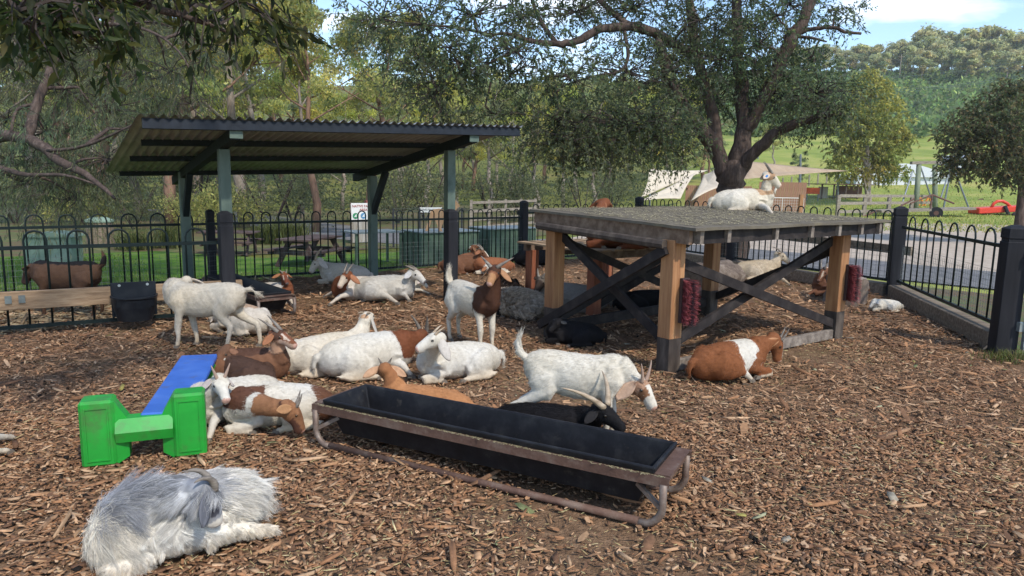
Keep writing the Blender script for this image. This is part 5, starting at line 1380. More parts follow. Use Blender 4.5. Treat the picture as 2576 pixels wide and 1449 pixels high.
goat('dark brown goat standing behind the low fence, facing left', (165, 692), 180, 1.0, (85, 672, 0.05), (60, 705, 0.05), 'stand', base=(0.075, 0.042, 0.027), rules=[('trunk+neck', BK, dict(up=(0.8, 9))), ('head', (0.05, 0.03, 0.025), {}), ('neck', (0.2, 0.12, 0.08), dict(up=(-9, .8)))], ear=(0.1, 0.06, 0.04), earL=0.1, ear_dir=(0.9, .1, 0), tail='up', hairN=5000, seed=35, nose_col=None)
goat('white and brown goat cut off by the left edge, legs outstretched', (-215, 1125), 10, 0.9, (-140, 1060, 0.15), (-110, 1090, 0.2), 'lie', rules=[('trunk', DB, dict(t=(0.5, 9))), ('head', DB, {}), ('neck', DB, {})], legs=H(fr=(22, 1135), fl=(34, 1100)), hairN=5000, seed=36, ear=DB)
# the long haired goat in the foreground
def longf(p, rr, t, sc): return np.where(rr == 2, 0.16, np.where(rr == 3, 0.6, np.where(rr == 1, 0.7, np.where(rr == 4, 0.3, 1.0))))
goat('long haired grey and white goat curled up in the left foreground', (452, 1300), 226, 0.85, (498, 1228, -0.16), (560, 1318, -0.10), 'lie', base=(0.72, 0.685, 0.62),
     rules=[('neck', (0.478, 0.474, 0.469), dict(up=(0.9, 9))), ('neck', (0.28, 0.285, 0.3), dict(up=(1.45, 9))), ('trunk', (0.3, 0.31, 0.34), dict(t=(0.78, 9), up=(0.80, 9))), ('trunk', (0.497, 0.497, 0.506), dict(t=(0.30, 0.78), up=(0.86, 9))), ('head', (0.24, 0.245, 0.265), {}), ('head', (0.07, 0.07, 0.085), dict(ab=(0.45, 9), t=(0.1, 0.7))), ('head', (0.552, 0.515, 0.46), dict(t=(0.80, 9)))],
     ear=(0.12, 0.122, 0.138), earL=0.17, earW=0.040, ear_dir=(0.45, -0.6, 0.45), horn=H(L=0.17, u=0.65, b=0.7, o=0.30, curl=2.2, r=0.021), hairN=70000, hairL=0.115, hairR=0.0007, lift=0.16, grav=0.60, seed=37, fat=1.12, bend=0.06, neckmid=(0.16, 0.02, 0.1), legs=H(hl=(690, 1335), hr='fold', fl='fold'), legr=1.35, hairfun=longf, vox=0.011, npt=6, clump=(45, .7), nose_col=(0.5, 0.43, 0.37))

# ================================================================ TREES
m_trunk = mat('dark_furrowed_bark', [(0.035, 0.024, 0.02), (0.075, 0.052, 0.042), (0.15, 0.11, 0.09)], scale=5, stretch=(3, 3, 0.6), rough=0.95, bump=0.9, nrough=0.75, bscale=16, dirt=((0.24, 0.12, 0.06), 0.66, 0.80), dscale=1.3)
m_gum = mat('pale_gum_bark', [(0.14, 0.105, 0.08), (0.26, 0.21, 0.17), (0.42, 0.37, 0.31)], scale=2.2, stretch=(3, 3, 0.5), rough=0.9, bump=0.4, nrough=0.7)
m_gumred = mat('red_brown_gum_bark', [(0.11, 0.065, 0.045), (0.20, 0.115, 0.075), (0.28, 0.18, 0.12)], scale=2.2, stretch=(3, 3, 0.5), rough=0.9, bump=0.4, nrough=0.7)
m_twig = plain('twig_bark', (0.05, 0.036, 0.03), rough=0.9)
def leaf_mesh(name, P, L, Wd, col, seed, droop=0.5, axis=None, m=None, spread=1.0, fold=False):
    """one diamond face for each leaf, hung round points P"""
    r = np.random.default_rng(seed); n = len(P)
    d = r.normal(0, 1, (n, 3)) * spread; d[:, 2] -= droop * 1.6
    if axis is not None: d += axis
    d /= np.linalg.norm(d, axis=1)[:, None] + 1e-9
    q = r.normal(0, 1, (n, 3)); s = np.cross(d, q); s /= np.linalg.norm(s, axis=1)[:, None] + 1e-9
    if np.isscalar(L): L = L * r.uniform(0.6, 1.35, n)
    Wv = L * Wd
    if fold:
        nn = np.cross(d, s)
        Vv = np.stack([P, P + d * (L * .3)[:, None] + s * Wv[:, None] * .9 + nn * (Wv * .3)[:, None], P + d * (L * .62)[:, None] + s * Wv[:, None] * .8 + nn * (Wv * .3)[:, None], P + d * L[:, None] - nn * (L * .08)[:, None],
                       P + d * (L * .62)[:, None] - s * Wv[:, None] * .8 + nn * (Wv * .3)[:, None], P + d * (L * .3)[:, None] - s * Wv[:, None] * .9 + nn * (Wv * .3)[:, None], P + d * (L * .45)[:, None]], 1).reshape(-1, 3)
        b = (np.arange(n) * 7)[:, None]
        Ff = np.concatenate([b + np.array(x) for x in ((0, 6, 1), (1, 6, 2), (2, 6, 3), (3, 6, 4), (4, 6, 5), (5, 6, 0))]); k = 7
    else:
        mid = P + d * (L * 0.45)[:, None]
        Vv = np.stack([P, mid + s * Wv[:, None], P + d * L[:, None], mid - s * Wv[:, None]], 1).reshape(-1, 3)
        Ff = np.arange(n * 4).reshape(n, 4); k = 4
    return npmesh(name, Vv, Ff, m or m_leaf, False, col=np.repeat(col, k, 0))
def tubes(polys, n=7):
    mb = MB()
    for pts, rad in polys: mb.tube(pts, rad, n)
    return mb
def twig_spray(r, o, d, L, k, droop):
    """leaf positions along a drooping twig"""
    t = np.sort(r.random(k)) ; p = o + d * (t * L)[:, None]
    p[:, 2] -= droop * L * t ** 2
    return p + r.normal(0, 0.02, (k, 3))
def colmix(r, n, pal, sd=0.25):
    pal = np.array(pal)
    return pal[r.integers(0, len(pal), n)] * np.exp(r.normal(0, sd, n))[:, None]

def blob_tree(name, label, base, limbs, blobs, pal, bark, leafL, leafW, per, seed, group=None, twigL=0.5, droop=0.5, cat='tree', lim_n=9, leaf_m=None, fold=False, twigs=True, sd=0.25, spread=0.8, limk=1.0):
    """limbs: list of (points, radii); blobs: (centre, rx, ry, rz, sprays)"""
    r = np.random.default_rng(seed)
    t = thing(name, label, cat, base, group); g = np.array(tuple(base))
    mb = MB()
    for pts, rad in limbs:
        pp = smooth_line(pts, 4); rr_ = limk * np.interp(np.linspace(0, 1, len(pp)), np.linspace(0, 1, len(rad)), rad)
        pp = [p + V3(*(r.normal(0, 0.12, 3) * rr_[i])) for i, p in enumerate(pp)]
        mb.tube(pp, list(rr_ * (1 + r.normal(0, 0.04, len(pp)))), lim_n)
    allp = np.array([tuple(p) for pts, rad in limbs for p in smooth_line(pts, 4)])
    tw = MB(); P = []; C = []; AX = []
    for (c, rx, ry, rz, ns) in blobs:
        c = np.array(tuple(c)); j = np.argmin(((allp - c) ** 2).sum(1)); a = allp[j]
        dv = c - a; dl = np.linalg.norm(dv)
        if dl > 0.15:
            w1 = a + dv * 0.4 + r.normal(0, 0.12, 3) * dl * .5 + np.array([0, 0, 0.1 * dl]); w2 = a + dv * 0.75 + r.normal(0, 0.1, 3) * dl * .4
            mb.tube([V3(*a), V3(*w1), V3(*w2), V3(*c)], [0.012 + 0.022 * min(dl, 2), 0.012 + 0.014 * min(dl, 2), 0.014, 0.008], 6)
        cb = np.exp(r.normal(0, 0.16)); hue = r.normal(0, 0.07)
        for i in range(ns):
            o = r.normal(0, 1, 3); o /= np.linalg.norm(o); o *= r.random() ** 0.45
            o = c + o * np.array([rx, ry, rz])
            d = (o - c) / np.array([rx, ry, rz]) * 0.6 + r.normal(0, 0.6, 3); d[2] -= 0.15; d /= np.linalg.norm(d)
            L = twigL * r.uniform(0.5, 1.2)
            p = twig_spray(r, o, d, L, per, droop); P.append(p); AX.append(np.tile(d * 0.9, (per, 1)))
            cl = colmix(r, per, pal, sd) * cb; cl[:, 0] *= 1 + hue; C.append(cl)
            if twigs and i % 2 == 0:
                tw.tube([V3(*o), V3(*(o + d * L * .5 - np.array([0, 0, droop * L * .25]))), V3(*(o + d * L - np.array([0, 0, droop * L])))], [0.006, 0.004, 0.002], 3, False)
                if i % 4 == 0:
                    tw.tube([V3(*c), V3(*((c + o) / 2 + r.normal(0, .06, 3))), V3(*o)], [0.012, 0.009, 0.006], 4, False)
    mb.build('trunk', bark, t, smooth=True)
    if tw.v: tw.build('twigs', m_twig, t)['kind'] = 'stuff'
    P = np.concatenate(P) - g; C = np.concatenate(C); AX = np.concatenate(AX)
    link('crown', leaf_mesh('crown', P, leafL, leafW, C, seed + 1, droop, AX, leaf_m, spread, fold), t, base)
    return t

# --- the big shade tree behind the platform
D = 14.4
def A_(x, y, dy=0): return ap(x, y, D + dy)
TB_ = gp(1836, 668); TB_ = V3(4.42, D, 0)
limbs = [([V3(4.42, D, -0.1), A_(1838, 560), A_(1838, 480), A_(1842, 425)], [0.40, 0.33, 0.30, 0.31]),
         ([A_(1825, 440), A_(1795, 365), A_(1740, 295, -.3), A_(1690, 220, -.6), A_(1672, 150, -.8), A_(1650, 100, -1)], [0.22, 0.19, 0.16, 0.13, 0.11, 0.09]),
         ([A_(1800, 380), A_(1795, 300, .2), A_(1772, 215, .2), A_(1752, 130, .2), A_(1738, 40, .2), A_(1728, -120, .2)], [0.15, 0.14, 0.13, 0.12, 0.11, 0.07]),
         ([A_(1845, 430), A_(1872, 340), A_(1868, 240, .3), A_(1858, 140, .5), A_(1855, 30, .6), A_(1850, -150, .6)], [0.24, 0.20, 0.17, 0.14, 0.12, 0.07]),
         ([A_(1878, 330), A_(1905, 280, -.1), A_(1950, 190, -.2), A_(1985, 105, -.3), A_(2015, 60, -.3), A_(2050, -20, -.3), A_(2080, -120, -.2)], [0.15, 0.14, 0.14, 0.15, 0.13, 0.11, 0.06]),
         ([A_(2012, 80, -.3), A_(2055, 72, -.4), A_(2095, 68, -.5), A_(2125, 80, -.5), A_(2166, 84, -.5)], [0.06, 0.045, 0.04, 0.035, 0.03]),
         ([A_(2005, 92, -.3), A_(2040, 95, -.5), A_(2080, 105, -.6)], [0.04, 0.03, 0.015]),
         ([A_(1855, 435), A_(1895, 385, -.3), A_(1950, 335, -.6), A_(2010, 308, -.9), A_(2070, 292, -1.2), A_(2125, 284, -1.4)], [0.17, 0.14, 0.12, 0.10, 0.08, 0.04]),
         ([A_(1755, 150, .2), A_(1715, 125, -.2), A_(1680, 100, -.6), A_(1630, 75, -1), A_(1570, 68, -1.3), A_(1505, 75, -1.5), A_(1450, 105, -1.6), A_(1400, 110, -1.7), A_(1330, 102, -1.8), A_(1275, 85, -1.9), A_(1220, 90, -2)], [0.11, 0.11, 0.10, 0.10, 0.095, 0.085, 0.08, 0.065, 0.05, 0.035, 0.02]),
         ([A_(1400, 108, -1.7), A_(1365, 60, -1.6), A_(1345, 20, -1.5), A_(1325, -40, -1.4)], [0.05, 0.045, 0.04, 0.03]),
         ([A_(1590, 70, -1.2), A_(1540, 30, -1.1), A_(1490, -20, -1)], [0.07, 0.06, 0.05]),
         ([A_(1725, 280, -.3), A_(1660, 300, -.9), A_(1590, 330, -1.4), A_(1520, 362, -1.8), A_(1440, 390, -2)], [0.08, 0.065, 0.05, 0.035, 0.02]),
         ([A_(1570, 75, -1.3), A_(1580, 140, -1.5), A_(1560, 180, -1.6), A_(1500, 190, -1.7), A_(1420, 215, -1.8)], [0.04, 0.035, 0.03, 0.025, 0.012]),
         ([A_(1690, 235, -.6), A_(1640, 205, -.9), A_(1580, 240, -1.2)], [0.06, 0.045, 0.02]),
         ([A_(1330, 102, -1.8), A_(1250, 150, -2.2), A_(1160, 190, -2.4), A_(1090, 240, -2.5)], [0.03, 0.025, 0.018, 0.01]),
         ([A_(1240, 88, -2), A_(1150, 70, -2.2), A_(1050, 60, -2.4), A_(950, 50, -2.5)], [0.03, 0.025, 0.018, 0.01])]
BL = [(960, 45, -2.4, 1.0, .45, 70), (930, 70, -2.5, .5, .25, 26), (1070, 60, -2.4, 1.1, .7, 110), (1190, 40, -2, 1.2, .6, 120), (1050, 165, -2.4, .9, .55, 100), (1090, 240, -2.4, .9, .4, 80), (1170, 160, -2.2, 1.0, .6, 110),
      (1320, 40, -1.6, 1.1, .6, 100), (1280, 190, -2, 1.0, .5, 90), (1130, 310, -2.2, .7, .35, 34), (1240, 290, -2, .8, .4, 50), (1450, 30, -1.2, 1.1, .5, 80), (1440, 190, -1.8, 1.0, .5, 90), (1590, 20, -1, 1.1, .5, 90), (1580, 180, -1.4, 1.0, .6, 100), (1690, 180, -.8, .9, .8, 120),
      (1400, 300, -2, 1.0, .45, 90), (1560, 310, -1.8, 1.25, .45, 190), (1430, 345, -2, .9, .4, 110), (1480, 378, -2, .9, .3, 90), (1640, 345, -1.4, 1.0, .45, 150), (1700, 380, -1.0, .5, .2, 30), (1760, 50, -.8, .9, .5, 50), (1820, 150, -.7, .7, .5, 46), (1910, 110, -.6, .7, .5, 44), (1955, 40, -.9, .8, .4, 36), (1300, 130, -2.4, 1.0, .5, 80), (1130, 120, -2.6, .9, .5, 70), (1740, 110, .2, 1.0, .8, 130), (1880, 60, 1.2, .9, .8, 120), (1800, 250, 1.0, .8, .7, 110),
      (1960, 240, 0.4, 1.1, .6, 170), (2050, 235, -1, .9, .5, 130), (1920, 160, .4, .9, .6, 110), (2085, 290, -1.3, .5, .3, 50), (1985, 10, -.1, .8, .5, 60), (2105, 25, -.3, .5, .25, 24), (2110, 60, -.4, .35, .12, 10), (2040, 150, -.4, .5, .35, 40), (1640, 290, -1.6, .8, .4, 80),
      (1300, -120, -1.5, 2.6, .9, 160), (1650, -160, -.5, 2.6, 1.1, 200), (1950, -160, .3, 2.2, 1.0, 160), (1850, -330, .5, 2.4, 1.0, 140), (1450, -60, 1.8, 2.2, 1.0, 140), (1800, 100, 2.2, 1.8, 1.2, 160), (2000, 200, 1.2, 1.0, .8, 90)]
DKP = [(0.056, 0.075, 0.037), (0.075, 0.098, 0.05), (0.1, 0.119, 0.06), (0.069, 0.088, 0.053), (0.125, 0.138, 0.056)]
blob_tree('shade_tree', 'big spreading shade tree with dark limbs behind the climbing platform', TB_, limbs,
          [(ap(x, y, D + dy), rx, rx * 0.85, rz, int(ns * (0.85 if x < 1350 and y > -50 else 1.25))) for (x, y, dy, rx, rz, ns) in BL], DKP, m_trunk, 0.075, 0.19, 17, 101, twigL=0.48, droop=0.35, lim_n=11, limk=0.86)

# --- tree over the camera's left shoulder, its leafy branches hang into the top of the view
ot = V3(-4.6, 1.2, 0)
olimbs = [([ot + V3(0, 0, -0.1), ot + V3(0.1, 0.1, 1.2), ot + V3(0.3, 0.4, 2.2)], [0.22, 0.18, 0.15]),
          ([ot + V3(0.3, 0.4, 2.2), V3(-3.6, 2.2, 2.75), ap(60, -60, 3.6), ap(260, -20, 4.0), ap(420, 30, 4.2), ap(520, 60, 4.4), ap(600, 95, 4.5)], [0.12, 0.09, 0.05, 0.035, 0.022, 0.014, 0.006]),
          ([ap(200, -40, 3.9), ap(380, -30, 4.1), ap(560, 0, 4.4), ap(680, 40, 4.6)], [0.035, 0.025, 0.015, 0.006]),
          ([ap(60, -60, 3.6), ap(30, 20, 3.6), ap(100, 80, 3.7)], [0.03, 0.018, 0.008]),
          ([ot + V3(0.3, 0.4, 2.2), V3(-4.2, 2.4, 3.4), V3(-3.0, 3.6, 4.2), V3(-1.6, 4.6, 4.6)], [0.12, 0.09, 0.06, 0.03])]
ob = [(ap(40, 30, 3.5), .30, .3, .16, 26), (ap(150, 30, 3.7), .32, .3, .15, 28), (ap(80, 70, 3.6), .14, .2, .06, 7), (ap(215, 80, 3.9), .15, .2, .08, 10), (ap(260, 20, 3.9), .30, .3, .13, 24), (ap(380, 0, 4.1), .30, .3, .10, 18), (ap(330, 60, 4.1), .12, .2, .06, 6), (ap(500, 10, 4.3), .30, .3, .10, 20), (ap(560, 50, 4.4), .18, .2, .09, 12), (ap(640, 15, 4.5), .22, .2, .10, 16), (ap(690, 55, 4.6), .12, .2, .14, 10), 
      (ap(-150, -120, 3.4), .6, .6, .3, 50), (ap(200, -180, 4.0), .9, .7, .3, 60), (ap(520, -160, 4.4), .8, .6, .3, 50), (V3(-2.4, 4.2, 4.4), .9, .8, .35, 70), (V3(-1.4, 4.8, 4.7), .8, .8, .3, 50), (V3(-4.2, 3.0, 3.9), 1.0, .9, .5, 80)]
ob = [(c_, a_, b_, z_, max(3, int(n_ * .62))) for (c_, a_, b_, z_, n_) in ob]
blob_tree('overhanging_tree', 'leafy branches hanging into the top left, close to the viewer', ot, olimbs, ob,
          [(0.02, 0.032, 0.010), (0.03, 0.042, 0.013), (0.042, 0.052, 0.015), (0.07, 0.065, 0.018)], m_trunk, 0.085, 0.17, 9, 111, twigL=0.22, droop=0.6, fold=True, lim_n=8)

# --- fine leaved tree on the left
cb = ap(-140, 640, 12.5); cb = V3(cb.x, cb.y, -0.03)
def cA(x, y, d=12.0): return ap(x, y, d)
cl = [([cb, cA(-130, 500, 12.5), cA(-110, 380, 12.3)], [0.34, 0.28, 0.24]),
      ([cA(-110, 390, 12.3), cA(0, 345, 12), cA(80, 355, 11.6), cA(150, 405, 11.2), cA(230, 450, 10.9), cA(290, 500, 10.6)], [0.17, 0.13, 0.12, 0.10, 0.06, 0.025]),
      ([cA(70, 350, 11.7), cA(90, 270, 12), cA(130, 170, 12.3), cA(180, 60, 12.6), cA(220, -80, 13)], [0.12, 0.11, 0.09, 0.075, 0.05]),
      ([cA(100, 260, 12), cA(45, 275, 12), cA(30, 330, 11.8), cA(60, 345, 11.8)], [0.04, 0.035, 0.03, 0.03]),
      ([cA(120, 380, 11.3), cA(200, 370, 11), cA(280, 340, 10.8), cA(360, 300, 10.6)], [0.04, 0.035, 0.025, 0.01]),
      ([cA(-110, 400, 12.3), cA(-20, 420, 11.8), cA(70, 440, 11.4), cA(160, 440, 11), cA(260, 470, 10.8)], [0.10, 0.07, 0.05, 0.035, 0.012]),
      ([cA(180, 60, 12.6), cA(270, 60, 12.4), cA(370, 75, 12.2), cA(450, 130, 12), cA(500, 220, 11.8)], [0.06, 0.045, 0.035, 0.02, 0.01])]
cbl = [(x, y, d + .7, a_, b_, n_) for (x, y, d, a_, b_, n_) in [(60, 150, 12.2, 1.0, .7, 120), (170, 230, 12, 1.0, .7, 130), (20, 300, 12, .8, .6, 90), (250, 120, 12.3, 1.0, .6, 110), (350, 190, 12, 1.0, .6, 100), (280, 270, 11.8, .9, .5, 100), (120, 330, 11.5, .8, .4, 90), (60, 460, 11.5, .9, .35, 80), (190, 490, 11, .7, .25, 60), (270, 400, 11, .7, .4, 80), (430, 180, 12, .8, .5, 60), (480, 260, 11.8, .5, .4, 36), (20, 60, 12.5, .9, .6, 80), (400, 60, 12.3, .8, .5, 60), (520, 110, 12.2, .6, .4, 36), (340, 320, 11.2, .5, .3, 40), (20, 400, 11.8, .6, .4, 60), (130, 60, 12.4, .8, .5, 70), (170, 420, 11.2, .6, .3, 50)]]
CAP = [(0.095, 0.108, 0.062), (0.125, 0.138, 0.075), (0.155, 0.16, 0.08), (0.08, 0.09, 0.058)]
blob_tree('feathery_tree', 'fine leaved grey green tree with twisted dark limbs at the left', cb, cl, [(cA(x, y, d), rx, rx * .8, rz, int(ns * .75)) for (x, y, d, rx, rz, ns) in cbl], CAP, m_trunk, 0.12, 0.055, 26, 121, twigL=0.6, droop=0.8, spread=0.55, limk=0.72)

# --- gums of the wood behind: six shapes, copied
def gum(seed, Hh, bark, pal, leafL=0.20, clumps=34, per=290, low=0.35, wide=0.30, dense=1.0, crad=(0.045, 0.085)):
    """returns (wood mesh, crown mesh) round the origin"""
    r = np.random.default_rng(seed); mb = MB()
    lean = r.normal(0, 0.05, 2); P0 = [V3(0, 0, -0.3)]
    for i in range(1, 8):
        t = i / 7; P0.append(V3(lean[0] * Hh * t + r.normal(0, .012) * Hh, lean[1] * Hh * t + r.normal(0, .012) * Hh, Hh * 0.9 * t))
    r0 = 0.016 * Hh + 0.03
    mb.tube(P0, [r0 * (1 - 0.86 * i / 7) for i in range(8)], 8)
    tips = []
    nb = int(9 + r.integers(0, 4))
    for i in range(nb):
        t = low + (0.98 - low) * (i / (nb - 1)) ** 0.9; k = t * 7; j = min(int(k), 6); o = P0[j].lerp(P0[j + 1], k - j)
        az = i * 2.4 + r.uniform(-.5, .5); ln = Hh * wide * (1.15 - 0.55 * t) * r.uniform(0.7, 1.25)
        d = V3(math.cos(az), math.sin(az), r.uniform(0.45, 0.95)).normalized()
        m1 = o + d * ln * .5 + V3(0, 0, -.02 * ln); e = o + d * ln + V3(*(r.normal(0, .08, 3) * ln)) + V3(0, 0, .1 * ln)
        rb_ = r0 * (1 - .8 * t) * 0.5
        mb.tube([o, m1, e], [rb_, rb_ * .65, rb_ * .3], 6)
        tips += [e, m1 + V3(*(r.normal(0, .15, 3) * ln))]
        for q in range(3):
            d2 = (d + V3(*r.normal(0, .6, 3))).normalized(); e2 = m1.lerp(e, r.uniform(.1, .9)) + d2 * ln * r.uniform(.25, .5)
            mb.tube([m1.lerp(e, .4), e2], [rb_ * .4, rb_ * .12], 4); tips.append(e2)
    r.shuffle(tips); tips = tips[:clumps] + [P0[-1] + V3(0, 0, .03 * Hh)]
    Pp, Cc = [], []
    for c in tips:
        c = np.array(tuple(c)); n = int(per * r.uniform(0.6, 1.3) * dense); rad = Hh * r.uniform(*crad)
        o = r.normal(0, 1, (n, 3)); o /= np.linalg.norm(o, axis=1)[:, None]; o *= (r.random(n) ** 0.5)[:, None] * np.array([rad, rad, rad * .62])
        Pp.append(c + o); cbv = np.exp(r.normal(0, .2)); cc = colmix(r, n, pal, .22) * cbv; cc[:, 0] *= 1 + r.normal(0, .08); Cc.append(cc)
    me = bpy.data.meshes.new('trunk'); me.from_pydata([tuple(v) for v in mb.v], [], mb.f); me.polygons.foreach_set('use_smooth', [True] * len(me.polygons)); me.materials.append(bark)
    return me, leaf_mesh('crown', np.concatenate(Pp), leafL, 0.20, np.concatenate(Cc), seed + 5, 0.7)
OL = [(0.21, 0.225, 0.086), (0.263, 0.274, 0.101), (0.332, 0.325, 0.115), (0.175, 0.192, 0.079), (0.385, 0.34, 0.129)]
YG = [(0.293, 0.296, 0.083), (0.374, 0.367, 0.103), (0.244, 0.258, 0.076), (0.439, 0.399, 0.123)]
GG = [(0.183, 0.203, 0.108), (0.237, 0.254, 0.129), (0.157, 0.177, 0.093), (0.298, 0.304, 0.151)]
GUMS = [gum(201, 12, m_gum, OL), gum(202, 12, m_gumred, OL, low=.4), gum(203, 12, m_gum, YG, clumps=40, low=.25, wide=.34), gum(204, 12, m_gum, GG, low=.45, wide=.26), gum(205, 12, m_gumred, GG, low=.2, wide=.3, clumps=42), gum(206, 12, m_gum, YG, low=.5, wide=.24, clumps=24)]
def place_gum(vx, Yd, h, k, label, rot, group='gums of the wood behind the pen', sx=1.0):
    d = ray(vx, 470); x = d.x * Yd / d.y; p = V3(x, Yd, float(terr(x, Yd)))
    t = thing('gum_tree', label, 'tree', p, group)
    for nm, me in zip(('trunk', 'crown'), GUMS[k]):
        o = link(nm, me, t, p, (0, 0, rot)); s = h / 12; o.scale = (s * sx, s * sx, s)
    return t
WOODL = 'olive green gum in the crowded wood behind the pen'
GL = [(-40, 27, 12, 0, WOODL), (70, 31, 13.5, 3, WOODL), (170, 36, 14, 1, WOODL), (260, 30, 12.5, 4, 'leafy gum with several grey trunks behind the left fence'), (350, 38, 14, 0, WOODL), (425, 27, 12, 1, 'brown forked gum seen left of the rear shelter post'), (500, 36, 13, 3, WOODL), (560, 42, 15, 2, WOODL), (612, 29, 12.5, 0, 'pale barked gum standing between the two front shelter posts'),
      (650, 38, 12.0, 2, 'bushy yellow green gum rising above the left of the shelter roof'), (757, 33, 11.5, 5, 'tall thin gum reaching into the patch of sky'), (792, 27, 8.5, 1, 'red trunked gum behind the nearer picnic table'), (860, 46, 7.6, 2, WOODL), (930, 50, 12.5, 4, 'dark pointed gum alone against the sky'), (925, 24, 7.2, 1, 'thick brown trunk standing behind the notice board'),
      (1010, 56, 10, 3, WOODL), (1075, 44, 8.2, 2, WOODL), (1150, 48, 9, 0, WOODL), (1225, 44, 8.4, 3, 'slim pale gum behind the right end of the shelter roof'), (1290, 56, 9.5, 2, WOODL), (1350, 46, 8.0, 0, WOODL), (1420, 58, 9.5, 5, WOODL), (1490, 46, 8.2, 3, 'grey gum with bare white trunks left of the shade sails'), (1540, 72, 10, 2, WOODL), (1680, 75, 12, 2, WOODL), (1770, 80, 12, 4, WOODL),
      (1190, 72, 10.5, 4, WOODL), (1370, 78, 11, 1, WOODL), (1530, 84, 11.5, 0, WOODL), (1000, 78, 11.5, 0, WOODL), (620, 58, 15, 4, WOODL), (470, 54, 18, 2, WOODL), (280, 50, 17, 0, WOODL), (100, 46, 16, 5, WOODL), (790, 66, 9.5, 3, WOODL), (1450, 66, 11, 3, WOODL), (1110, 62, 11, 5, WOODL)]
_r = random.Random(77)
for i in range(34):
    vx = -80 + i * 56 + _r.uniform(-20, 20); Yd = _r.uniform(62, 112)
    top = 60 if vx < 720 else (215 if vx < 900 else 215 + 25 * math.sin(i))
    h = (455 - top + _r.uniform(-25, 25)) / 1789 * Yd - 4.5 * max(0, (Yd - 60) / 50)
    GL.append((vx, Yd, max(6, h), _r.choice((0, 2, 3, 4, 2, 5)), WOODL))
for i, (vx, Yd, h, k, lab) in enumerate(GL):
    place_gum(vx, Yd, h, k, lab, i * 1.37, sx=0.55 if lab.startswith('tall thin') else 1.1)

# --- the golden tree, the dark round tree, sapling in the paddock
def place_tree(vx, vy, Yd, h, mesh, label, rot, sx=1.0, name='gum_tree', group=None):
    d = ray(vx, vy); x = d.x * Yd / d.y; p = V3(x, Yd, float(terr(x, Yd)))
    t = thing(name, label, 'tree', p, group)
    for nm, me in zip(('trunk', 'crown'), mesh):
        o = link(nm, me, t, p, (0, 0, rot)); s = h / 12; o.scale = (s * sx, s * sx, s)
GP = [(0.24, 0.235, 0.075), (0.30, 0.28, 0.09), (0.19, 0.20, 0.065), (0.15, 0.165, 0.06)]
gY = 60.0; gd_ = ray(2188, 470); gx_ = gd_.x * gY / gd_.y; gB = V3(gx_, gY, float(terr(gx_, gY)))
def gA(x, y, dy=0): return ap(x, y, gY + dy)
blob_tree('golden_tree', 'golden green tree standing alone in the paddock', gB, [([gB + V3(0, 0, -.2), gA(2184, 430), gA(2180, 380), gA(2188, 300), gA(2192, 220)], [.28, .22, .18, .12, .05]), ([gA(2184, 440), gA(2200, 390, .5), gA(2225, 330, .8)], [.16, .12, .06]), ([gA(2183, 425), gA(2160, 380, -.5), gA(2135, 340, -.8)], [.15, .11, .05]), ([gB, gA(2170, 440, -.4), gA(2140, 410, -1)], [.15, .1, .04])],
          [(gA(x, y, dy), rx, rx, rz, n_) for x, y, dy, rx, rz, n_ in ((2192, 200, 0, 1.3, 1.0, 90), (2170, 245, -.6, 1.6, 1.1, 110), (2220, 250, .6, 1.5, 1.1, 110), (2145, 305, -.6, 1.7, 1.1, 110), (2195, 305, -1, 1.8, 1.2, 120), (2245, 315, .8, 1.5, 1.1, 110), (2130, 375, -.6, 1.4, 1.0, 80), (2185, 370, .8, 1.8, 1.1, 100), (2240, 380, .4, 1.6, 1.0, 100), (2265, 345, .8, 1.0, .8, 50), (2118, 420, -1, 1.1, .8, 60), (2215, 425, .6, 1.5, .8, 70), (2250, 430, .4, 1.1, .7, 50), (2150, 430, -.6, 1.0, .7, 40))], GP, m_gum, .30, .22, 15, 303, twigL=.8, droop=.5, twigs=False)
rY = 27.0; rd_ = ray(2575, 470); rx_ = rd_.x * rY / rd_.y; rB = V3(rx_, rY, float(terr(rx_, rY)))
def rA(x, y, dy=0): return ap(x, y, rY + dy)
blob_tree('round_tree', 'dark dense round tree at the right edge', rB, [([rB + V3(0, 0, -.2), rA(2572, 470), rA(2560, 400), rA(2540, 310)], [.20, .16, .13, .06]), ([rA(2570, 440), rA(2510, 380), rA(2440, 330)], [.10, .07, .03]), ([rA(2565, 420), rA(2620, 350), rA(2660, 280)], [.10, .07, .03])],
          [(rA(x, y, dy), rx, rx, rz, n_) for x, y, dy, rx, rz, n_ in ((2405, 340, 0, .7, .5, 80), (2430, 385, -.3, .8, .5, 90), (2450, 300, .2, .8, .6, 90), (2490, 345, -.5, 1.0, .7, 120), (2505, 260, .3, .8, .6, 90), (2545, 225, .4, .7, .5, 70), (2480, 420, -.3, .9, .45, 90), (2550, 300, -.4, 1.0, .8, 120), (2540, 390, -.5, 1.0, .6, 110), (2600, 330, 0, 1.1, .9, 110), (2600, 420, 0, 1.0, .5, 90), (2535, 445, -.3, .8, .3, 60), (2620, 240, .3, .9, .6, 80), (2400, 420, -.2, .6, .35, 50))],
          [(0.075, 0.09, 0.042), (0.10, 0.115, 0.05), (0.065, 0.08, 0.04), (0.14, 0.11, 0.055)], m_trunk, .13, .24, 17, 304, twigL=.42, droop=.4)
place_tree(2008, 480, 62, 4.2, GUMS[3], 'small slender sapling beside the galvanised sail post', 1.0, 0.8)
place_tree(1945, 430, 95, 5.5, GUMS[0], 'low grey bush tree at the foot of the hill', 2.0, 1.3)
